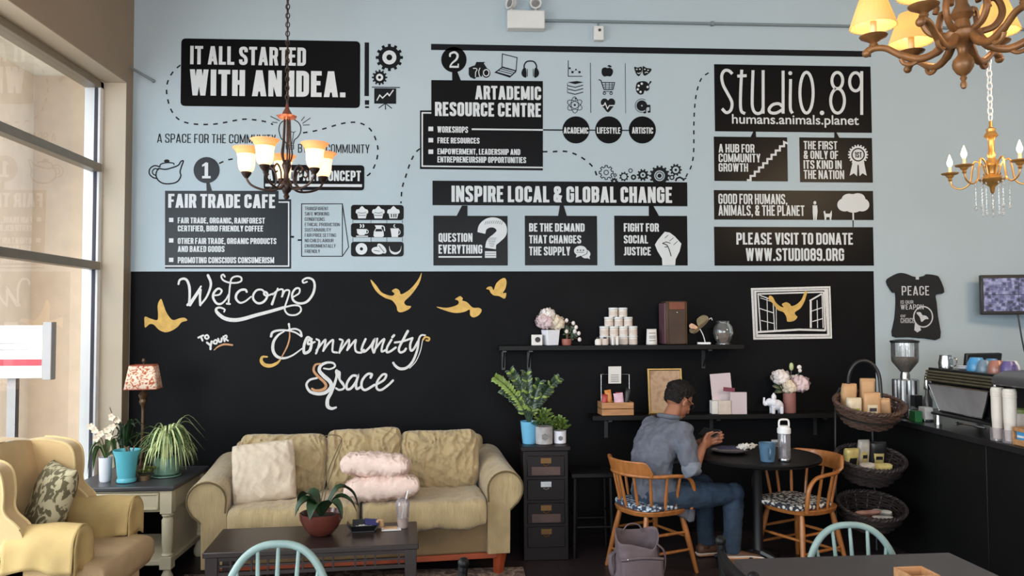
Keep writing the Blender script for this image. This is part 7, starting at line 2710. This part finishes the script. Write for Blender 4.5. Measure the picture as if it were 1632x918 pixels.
MB().box((0, .08, 0), (.1, .14, .1)).build('wall_mount', 'black_plastic', sc_)
MB().tube(cr([(-.005, -.01, -.15), (.0, -.012, -.20), (.02, -.01, -.35), (.05, 0, -.5), (.1, .05, -.68)], 6), .006, 8).build('cable', 'black_plastic', sc_)

# ------------------------------------------------------------------ emergency light, conduit and detector
mat('lamp_casing', (206, 206, 204), 0.5, var=0.03)
a, b2 = PY(808, 18, YW-.05), PY(868, 48, YW-.05)
cx_, cz_ = (a.x+b2.x)/2, (a.z+b2.z)/2
el = thing('emergency_light', 'pale twin head emergency light high on the blue wall', 'emergency light', (cx_, YW-.045, cz_))
MB().box((0, 0, 0), (b2.x-a.x, .085, a.z-b2.z)).build('case', 'lamp_casing', el, bevel=.010, seg=3)
for x, rz_ in ((-.108, .9), (.075, .1)):
    R_ = Matrix.Rotation(-rz_, 3, 'Z') @ Matrix.Rotation(PI/2, 3, 'X')
    h_ = MB()
    c = Vector((x, -.01, .125))
    h_.lathe([(.018, -.03), (.034, -.02), (.042, .02), (.044, .026), (.036, .026), (.030, .015), (0, .012)], c, 24, rot=R_)
    h_.tube([(x, 0, .07), (x, 0, .10)], .010, 8)
    ho = h_.build('lamp_head', 'lamp_casing', el)
    MB().lathe([(.012, .020), (.016, .022), (.010, .026), (0, .026)], c, 16, rot=R_).lathe([(.026, .017), (.028, .020), (.024, .020)], c, 20, rot=R_).build('reflector', 'print_grey', ho)
mat('conduit_grey', (112, 124, 128), 0.5, var=0.05)
p0, p1 = PY(868, 34, YW-.012), PY(1640, 46, YW-.012)
cz_ = (p0.z+p1.z)/2
o = MB().tube([(p0.x-.01, YW-.013, cz_), (6.5, YW-.013, cz_)], .011, 10)
for x in (1.9, 3.1, 4.3):
    o.box((x, YW-.012, cz_), (.02, .026, .034))
o = o.build('conduit', 'conduit_grey')
tag(o, 'thin grey conduit running right from the emergency light', 'conduit')
a, b2 = PY(946, 42, YW-.03), PY(962, 65, YW-.03)
dt = thing('motion_detector', 'small white detector box under the conduit', 'detector', ((a.x+b2.x)/2, YW-.025, (a.z+b2.z)/2))
MB().box((0, 0, 0), (b2.x-a.x, .048, a.z-b2.z)).build('case', 'lamp_casing', dt, bevel=.006)
MB().tube([(.005, -.024, .02), (.005, -.029, .02)], .011, 12).build('lens', 'dark_print', dt)
MB().tube([(0, .01, .05), (0, .012, .085)], .006, 8).build('cable', 'conduit_grey', dt)
p0, p1 = PY(216, 113, YW-.03), PY(243, 128, YW-.03)
o = MB().tube([(XL+.0, YW-.05, p0.z+.02), (p1.x, YW-.02, p1.z)], .009, 8).ball((p1.x, YW-.014, p1.z), .013, 6)
o = o.build('wall_rod', 'conduit_grey')
tag(o, 'short grey rod across the corner above the window', 'rod')

# ------------------------------------------------------------------ chandeliers
def point(name, loc, power, col, parent, r=.02):
    L = bpy.data.lights.new(name, 'POINT')
    L.energy, L.color, L.shadow_soft_size = power, col, r
    o = bpy.data.objects.new(name, L)
    COL.objects.link(o)
    o.location = loc
    o.parent = parent
    return o


def chain(mb, x, y, z0, z1_, r=.0032, L=.034, w_=.011):
    z, k = z0, 0
    while z < z1_:
        ax = Vector((1, 0, 0)) if k % 2 else Vector((0, 1, 0))
        pts = [Vector((x, y, z+L/2)) + ax*w_*math.cos(a) + Vector((0, 0, 1))*(L/2)*math.sin(a) for a in [2*PI*j/10 for j in range(10)]]
        mb.tube(pts, r, 5, closed=True)
        z += L*.78
        k += 1
    return mb


WARM = (1.0, .66, .36)
mat('bulb_glow', (255, 230, 190), 0.4, var=0, emit=(255, 214, 160), estr=14)
mat_shade('amber_shade', (250, 232, 208), .5, (255, 226, 186), .75)
mat_shade('amber_rim', (244, 196, 150), .5, (255, 186, 116), .28)
mat('dark_bronze', (60, 46, 42), 0.4, metal=0.6, var=0.25, scale=30)
mat('copper_accent', (130, 74, 56), 0.4, metal=0.5, var=0.2)

c0 = PY(457, 250, 4.6)
ch = thing('chandelier', 'bronze chandelier with amber glass bell shades at the left', 'chandelier', (c0.x, 4.6, 2.29))
MB().lathe([(0, 0), (.012, .006), (.018, .02), (.010, .034), (.024, .05), (.034, .075), (.028, .10), (.012, .12), (.012, .15), (.022, .18), (.028, .2), (.014, .23)], n=20).build('hub', 'dark_bronze', ch)
mb = MB()
for k in range(5):
    a = 2*PI*k/5
    c, s_ = math.cos(a), math.sin(a)
    mb.tube(cr([(c*.012, s_*.012, .20), (c*.03, s_*.03, .26), (c*.022, s_*.022, .34), (c*.016, s_*.016, .47)], 6), .005, 6)
mb.build('cage_rods', 'dark_bronze', ch)
MB().lathe([(.018, .465), (.05, .475), (.056, .486), (.03, .495), (.02, .515), (.012, .53), (.006, .56), (0, .56)], n=20).build('crown', 'copper_accent', ch)
mb = chain(MB(), 0, 0, .555, 4.7-2.29)
mb.tube([(.004, .004, .55), (-.006, .003, 1.2), (.005, -.004, 2.4)], .003, 6)
mb.build('chain', 'dark_bronze', ch)
for ang in (180, 252, 324, 36, 108):
    a = math.radians(ang)
    c, s_ = math.cos(a), math.sin(a)
    P = lambda r, z: (c*r, s_*r, z)
    am = MB().tube(cr([P(.02, .085), P(.07, .055), P(.14, .06), P(.20, .085), P(.228, .125), P(.228, .145)], 7), .0065, 8)
    am.tube(cr([P(.10, .055), P(.06, .10), P(.065, .16), P(.10, .19), P(.13, .165), P(.118, .14), P(.10, .15)], 7), .0048, 8)
    ao = am.build('arm', 'dark_bronze', ch)
    MB().lathe([(.010, .125), (.022, .14), (.030, .155), (.026, .167), (0, .167)], P(.228, 0), 16).build('shade_cup', 'dark_bronze', ao)
    sd = MB().shell([(.028, .16), (.040, .175), (.046, .205), (.047, .24), (.052, .262)], P(.228, 0), 28)
    so3 = sd.build('bell_shade', 'amber_shade', ch, solid=.003)
    MB().shell([(.052, .262), (.056, .275), (.070, .293), (.078, .30)], P(.228, 0), 28).build('shade_rim', 'amber_rim', so3, solid=.003)
    MB().ball(P(.228, .217), .022, 8, (1, 1, 1.3)).build('bulb', 'bulb_glow', ao)
    point('chandelier_lamp', P(.228, .28), 3.0, WARM, ch)

# big carved chandelier at the top right
mat('carved_gold', (128, 86, 48), 0.42, metal=0.25, var=0.3, scale=14, bump=0.12, bscale=25)
mat('candle_cream', (232, 214, 168), 0.6, var=0.04)
mat_shade('yellow_shade', (244, 218, 162), .5, (255, 206, 116), .25)
c0 = PY(1535, 100, 2.7)
ch = thing('chandelier', 'large carved gold chandelier with yellow cloth shades at top right', 'chandelier', (c0.x, 2.7, 2.415))
MB().lathe([(0, 0), (.008, .004), (.012, .018), (.007, .03), (.012, .04), (.008, .048), (.022, .058), (.034, .078), (.036, .092), (.032, .108), (.018, .124), (.016, .132), (.020, .15), (.03, .16), (.055, .17), (.066, .185), (.066, .20),
            (.05, .212), (.028, .22), (.024, .25), (.04, .27), (.03, .29), (.02, .31), (.024, .38), (.05, .41), (.03, .45), (.02, .5), (.03, .6), (.01, .66)], n=28).build('hub', 'carved_gold', ch)
mb = chain(MB(), 0, 0, .65, 4.7-2.385, .005, .05, .016)
mb.build('chain', 'carved_gold', ch)
for k, ang in enumerate((154, 94, 34, 334, 274, 214)):
    a = math.radians(ang)
    c, s_ = math.cos(a), math.sin(a)
    P = lambda r, z: (c*r, s_*r, z)
    am = MB().tube(cr([P(.05, .185), P(.085, .145), P(.14, .128), P(.20, .150), P(.25, .182), P(.295, .186), P(.318, .172)], 7), [.016]*8+[.014]*14+[.012]*13+[.014]*8, 10)
    am.ball(P(.315, .172), .016, 6)
    am.tube(cr([P(.14, .128), P(.165, .112), P(.19, .118), P(.20, .135)], 5), .008, 8)
    ao = am.build('arm', 'carved_gold', ch)
    MB().tube(cr([P(.05, .20), P(.10, .215), P(.125, .26), P(.11, .31), P(.08, .31), P(.085, .285)], 6), [.012]*20+[.010]*11, 8).build('scroll', 'carved_gold', ao)
    MB().lathe([(.010, .19), (.016, .20), (.012, .208), (.022, .215), (.046, .228), (.050, .234), (.02, .232), (0, .232)], P(.29, 0), 20).build('drip_pan', 'carved_gold', ao)
    MB().lathe([(.012, .23), (.012, .29), (0, .29)], P(.29, 0), 12).build('candle_tube', 'candle_cream', ao)
    MB().ball(P(.29, .325), .018, 8, (1, 1, 1.5)).build('bulb', 'bulb_glow', ao)
    sd = MB().shell([(.082, .268), (.080, .272), (.042, .385)], P(.29, 0), 48)
    for i, v in enumerate(sd.v):
        dx, dy = v[0]-c*.29, v[1]-s_*.29
        t = math.atan2(dy, dx)
        kk = 1+.025*math.cos(24*t)
        sd.v[i] = (c*.29+dx*kk, s_*.29+dy*kk, v[2])
    sd.build('cloth_shade', 'yellow_shade', ch, solid=.002, smooth=60)
    point('chandelier_lamp', P(.29, .335), 7.0, WARM, ch, .02)

# small brass crystal chandelier
mat('pale_brass', (190, 140, 74), 0.3, metal=0.6, var=0.15)
mat_glass('crystal', (250, 250, 250), 0.22, 0.0, haze=0.18)
c0 = PY(1580, 240, 4.2)
ch = thing('chandelier', 'small brass chandelier with candle bulbs and crystal strings at the right', 'chandelier', (c0.x, 4.2, 2.28))
MB().lathe([(0, .0), (.010, .01), (.014, .04), (.03, .055), (.062, .075), (.066, .085), (.05, .1), (.022, .115), (.024, .14), (.038, .16), (.034, .18), (.018, .2), (.022, .22), (.016, .24), (.016, .30), (.022, .315), (.036, .325), (.03, .34), (.022, .35), (.024, .365),
            (.010, .375), (.008, .41), (0, .41)], n=24).build('column', 'pale_brass', ch)
mb = chain(MB(), 0, 0, .41, 4.7-2.28, .004, .045, .014)
mb.build('chain', 'white_plastic', ch)
for ang in (199, 271, 343, 55, 127):
    a = math.radians(ang)
    c, s_ = math.cos(a), math.sin(a)
    P = lambda r, z: (c*r, s_*r, z)
    am = MB().tube(cr([P(.03, .10), P(.05, .17), P(.085, .195), P(.10, .15), P(.115, .075), P(.16, .05), P(.205, .07), P(.218, .11)], 6), .0048, 8)
    ao = am.build('arm', 'pale_brass', ch)
    MB().lathe([(.006, .10), (.012, .11), (.008, .118), (.018, .125), (.022, .135), (.044, .142), (.047, .148), (.012, .147), (0, .147)], P(.218, 0), 20).build('drip_pan', 'pale_brass', ao)
    MB().lathe([(.009, .146), (.009, .185), (0, .185)], P(.218, 0), 10).build('candle_tube', 'candle_cream', ao)
    MB().lathe([(.007, .185), (.014, .20), (.015, .212), (.008, .235), (.001, .255)], P(.218, 0), 12).build('bulb', 'bulb_glow', ao)
    cs_ = MB()
    for r, z0_, n_ in ((.085, .08, 8), (.05, .06, 9)):
        for j in range(n_):
            cs_.ball(P(r, z0_-j*.018), .006, 4)
        cs_.ball(P(r, z0_-n_*.018-.006), .009, 4, (1, 1, 1.7))
        cs_.tube([P(r, .16 if r > .06 else .09), P(r, z0_-n_*.018)], .0012, 4)
    cs_.build('crystal_string', 'crystal', ch, smooth=0)
    point('chandelier_lamp', P(.218, .235), 3.0, WARM, ch, .015)

# ------------------------------------------------------------------ foreground chairs and table
mat('mint_paint', (130, 152, 148), 0.45, var=0.1, scale=14)


def hoop_chair(label, loc, rz):
    t = thing('hoop_back_chair', label, 'chair', loc, rz, 'mint hoop back chairs in the foreground')
    ZS_ = .44
    sp_ = [(.20*math.copysign(abs(math.cos(a))**.8, math.cos(a)), .20*math.copysign(abs(math.sin(a))**.8, math.sin(a))) for a in [2*PI*k/36 for k in range(36)]]
    MB().prism(sp_, lambda p: (p[0]*.94, p[1]*.94, ZS_-.035), lambda p: (p[0], p[1], ZS_)).build('seat', 'mint_paint', t, bevel=.008)
    hoop = lambda a: (-.17 - .05*(.08+.92*max(0, math.sin(a))), .196*math.copysign(abs(math.cos(a))**.8, math.cos(a)), ZS_ + .385*max(0, math.sin(a))**.8)
    MB().tube([hoop(PI*k/36) for k in range(37)], .0135, 10).build('hoop', 'mint_paint', t)
    for k in range(-2, 3):
        y = k*.066
        a = math.acos(max(-1, min(1, (abs(y*1.06)/.196)**1.25)))
        top = hoop(a)
        MB().tube([(-.165, y*.80, ZS_-.005), (-.185, y*.92, ZS_+.15), (top[0], y*1.06, top[2])], [.0075, .0095, .0065], 8).build('spindle', 'mint_paint', t)
    fe = []
    for sx, sy in ((1, -1), (1, 1), (-1, -1), (-1, 1)):
        a, b = Vector((sx*.13, sy*.13, ZS_-.03)), Vector((sx*.19, sy*.185, 0))
        fe.append((a, b))
        MB().tube([a, a.lerp(b, .5), b], [.014, .018, .011], 10).build('leg', 'mint_paint', t)
    at = lambda k, f: fe[k][0].lerp(fe[k][1], f)
    for i, j in ((0, 2), (1, 3)):
        MB().tube([at(i, .5), at(i, .5).lerp(at(j, .5), .5), at(j, .5)], [.007, .010, .007], 8).build('stretcher', 'mint_paint', t)
    MB().tube([at(0, .5).lerp(at(2, .5), .5), at(1, .5).lerp(at(3, .5), .5)], .008, 8).build('stretcher', 'mint_paint', t)
    return t


hoop_chair('mint hoop back chair in front of the dark coffee table', (-.645, 2.59, 0), math.radians(-90))
hoop_chair('mint hoop back chair behind the near black table at right', (1.51, 2.86, 0), math.radians(-92)).scale.z = .945

ft = thing('dining_table', 'near black rectangular table at the bottom right corner', 'table', (1.39, 2.36, 0), math.radians(1.5))
mat('black_top_sheen', (58, 52, 53), 0.38, var=0.15, scale=5)  # black top; reflected light is put into this lighter base colour
MB().box((0, 0, .715), (.82, .98, .03)).build('table_top', 'black_top_sheen', ft, bevel=.004)
mb = MB()
for s_ in (-1, 1):
    mb.box((0, s_*.44, .665), (.70, .02, .07)).box((s_*.36, 0, .665), (.02, .86, .07))
mb.build('apron', 'black_wood', ft)
for sx in (-1, 1):
    for sy in (-1, 1):
        MB().box((sx*.355, sy*.435, .35), (.055, .055, .70)).build('leg', 'black_wood', ft, bevel=.003)
pc = PZ(1453, 925, .73)
wbx = thing('condiment_box', 'small open wooden box on the near black table', 'box', (pc.x, pc.y-.03, .7305), .05)
mb = MB()
for s_ in (-1, 1):
    mb.box((0, s_*.046, .02), (.10, .007, .04)).box((s_*.0465, 0, .02), (.007, .092, .04))
mb.box((0, 0, .004), (.09, .09, .008))
mb.build('box', 'crate_wood', wbx, bevel=.0015)


def slat_chair(label, loc, rz):
    t = thing('dark_chair', label, 'chair', loc, rz, 'black wooden chairs in the foreground')
    MB().box((0, 0, .45), (.40, .40, .03)).build('seat', 'black_wood', t, bevel=.008)
    for sy in (-1, 1):
        MB().tube([(-.175, sy*.18, 0), (-.18, sy*.18, .45), (-.215, sy*.185, .86)], [.014, .018, .015], 8).ball((-.216, sy*.185, .863), .018, 6).build('leg', 'black_wood', t)
        MB().tube([(.17, sy*.17, .44), (.175, sy*.175, 0)], [.018, .013], 8).build('leg', 'black_wood', t)
    for z in (.60, .70, .81):
        x = -.18-.035*(z-.45)/.41
        MB().add(*(lambda g: (g.v, g.f))(MB().grid(lambda u, v: (x - .022*math.sin(PI*u) - .006*(v-.5), lerp(-.18, .18, u), z + lerp(-.026, .030, v) + .010*math.sin(PI*u)), 12, 3))).build('back_slat', 'black_wood', t, solid=.014)
    for a, b in (((-.178, -.18, .2), (.173, -.172, .2)), ((-.178, .18, .2), (.173, .172, .2)), ((.174, -.173, .27), (.174, .173, .27))):
        MB().tube([a, b], .009, 8).build('stretcher', 'black_wood', t)
    return t


slat_chair('black slat back chair at the left end of the near black table', (1.045, 2.40, 0), math.radians(-4))
slat_chair('black chair whose post pokes up before the rug', (-.245, 2.27, 0), math.radians(172))
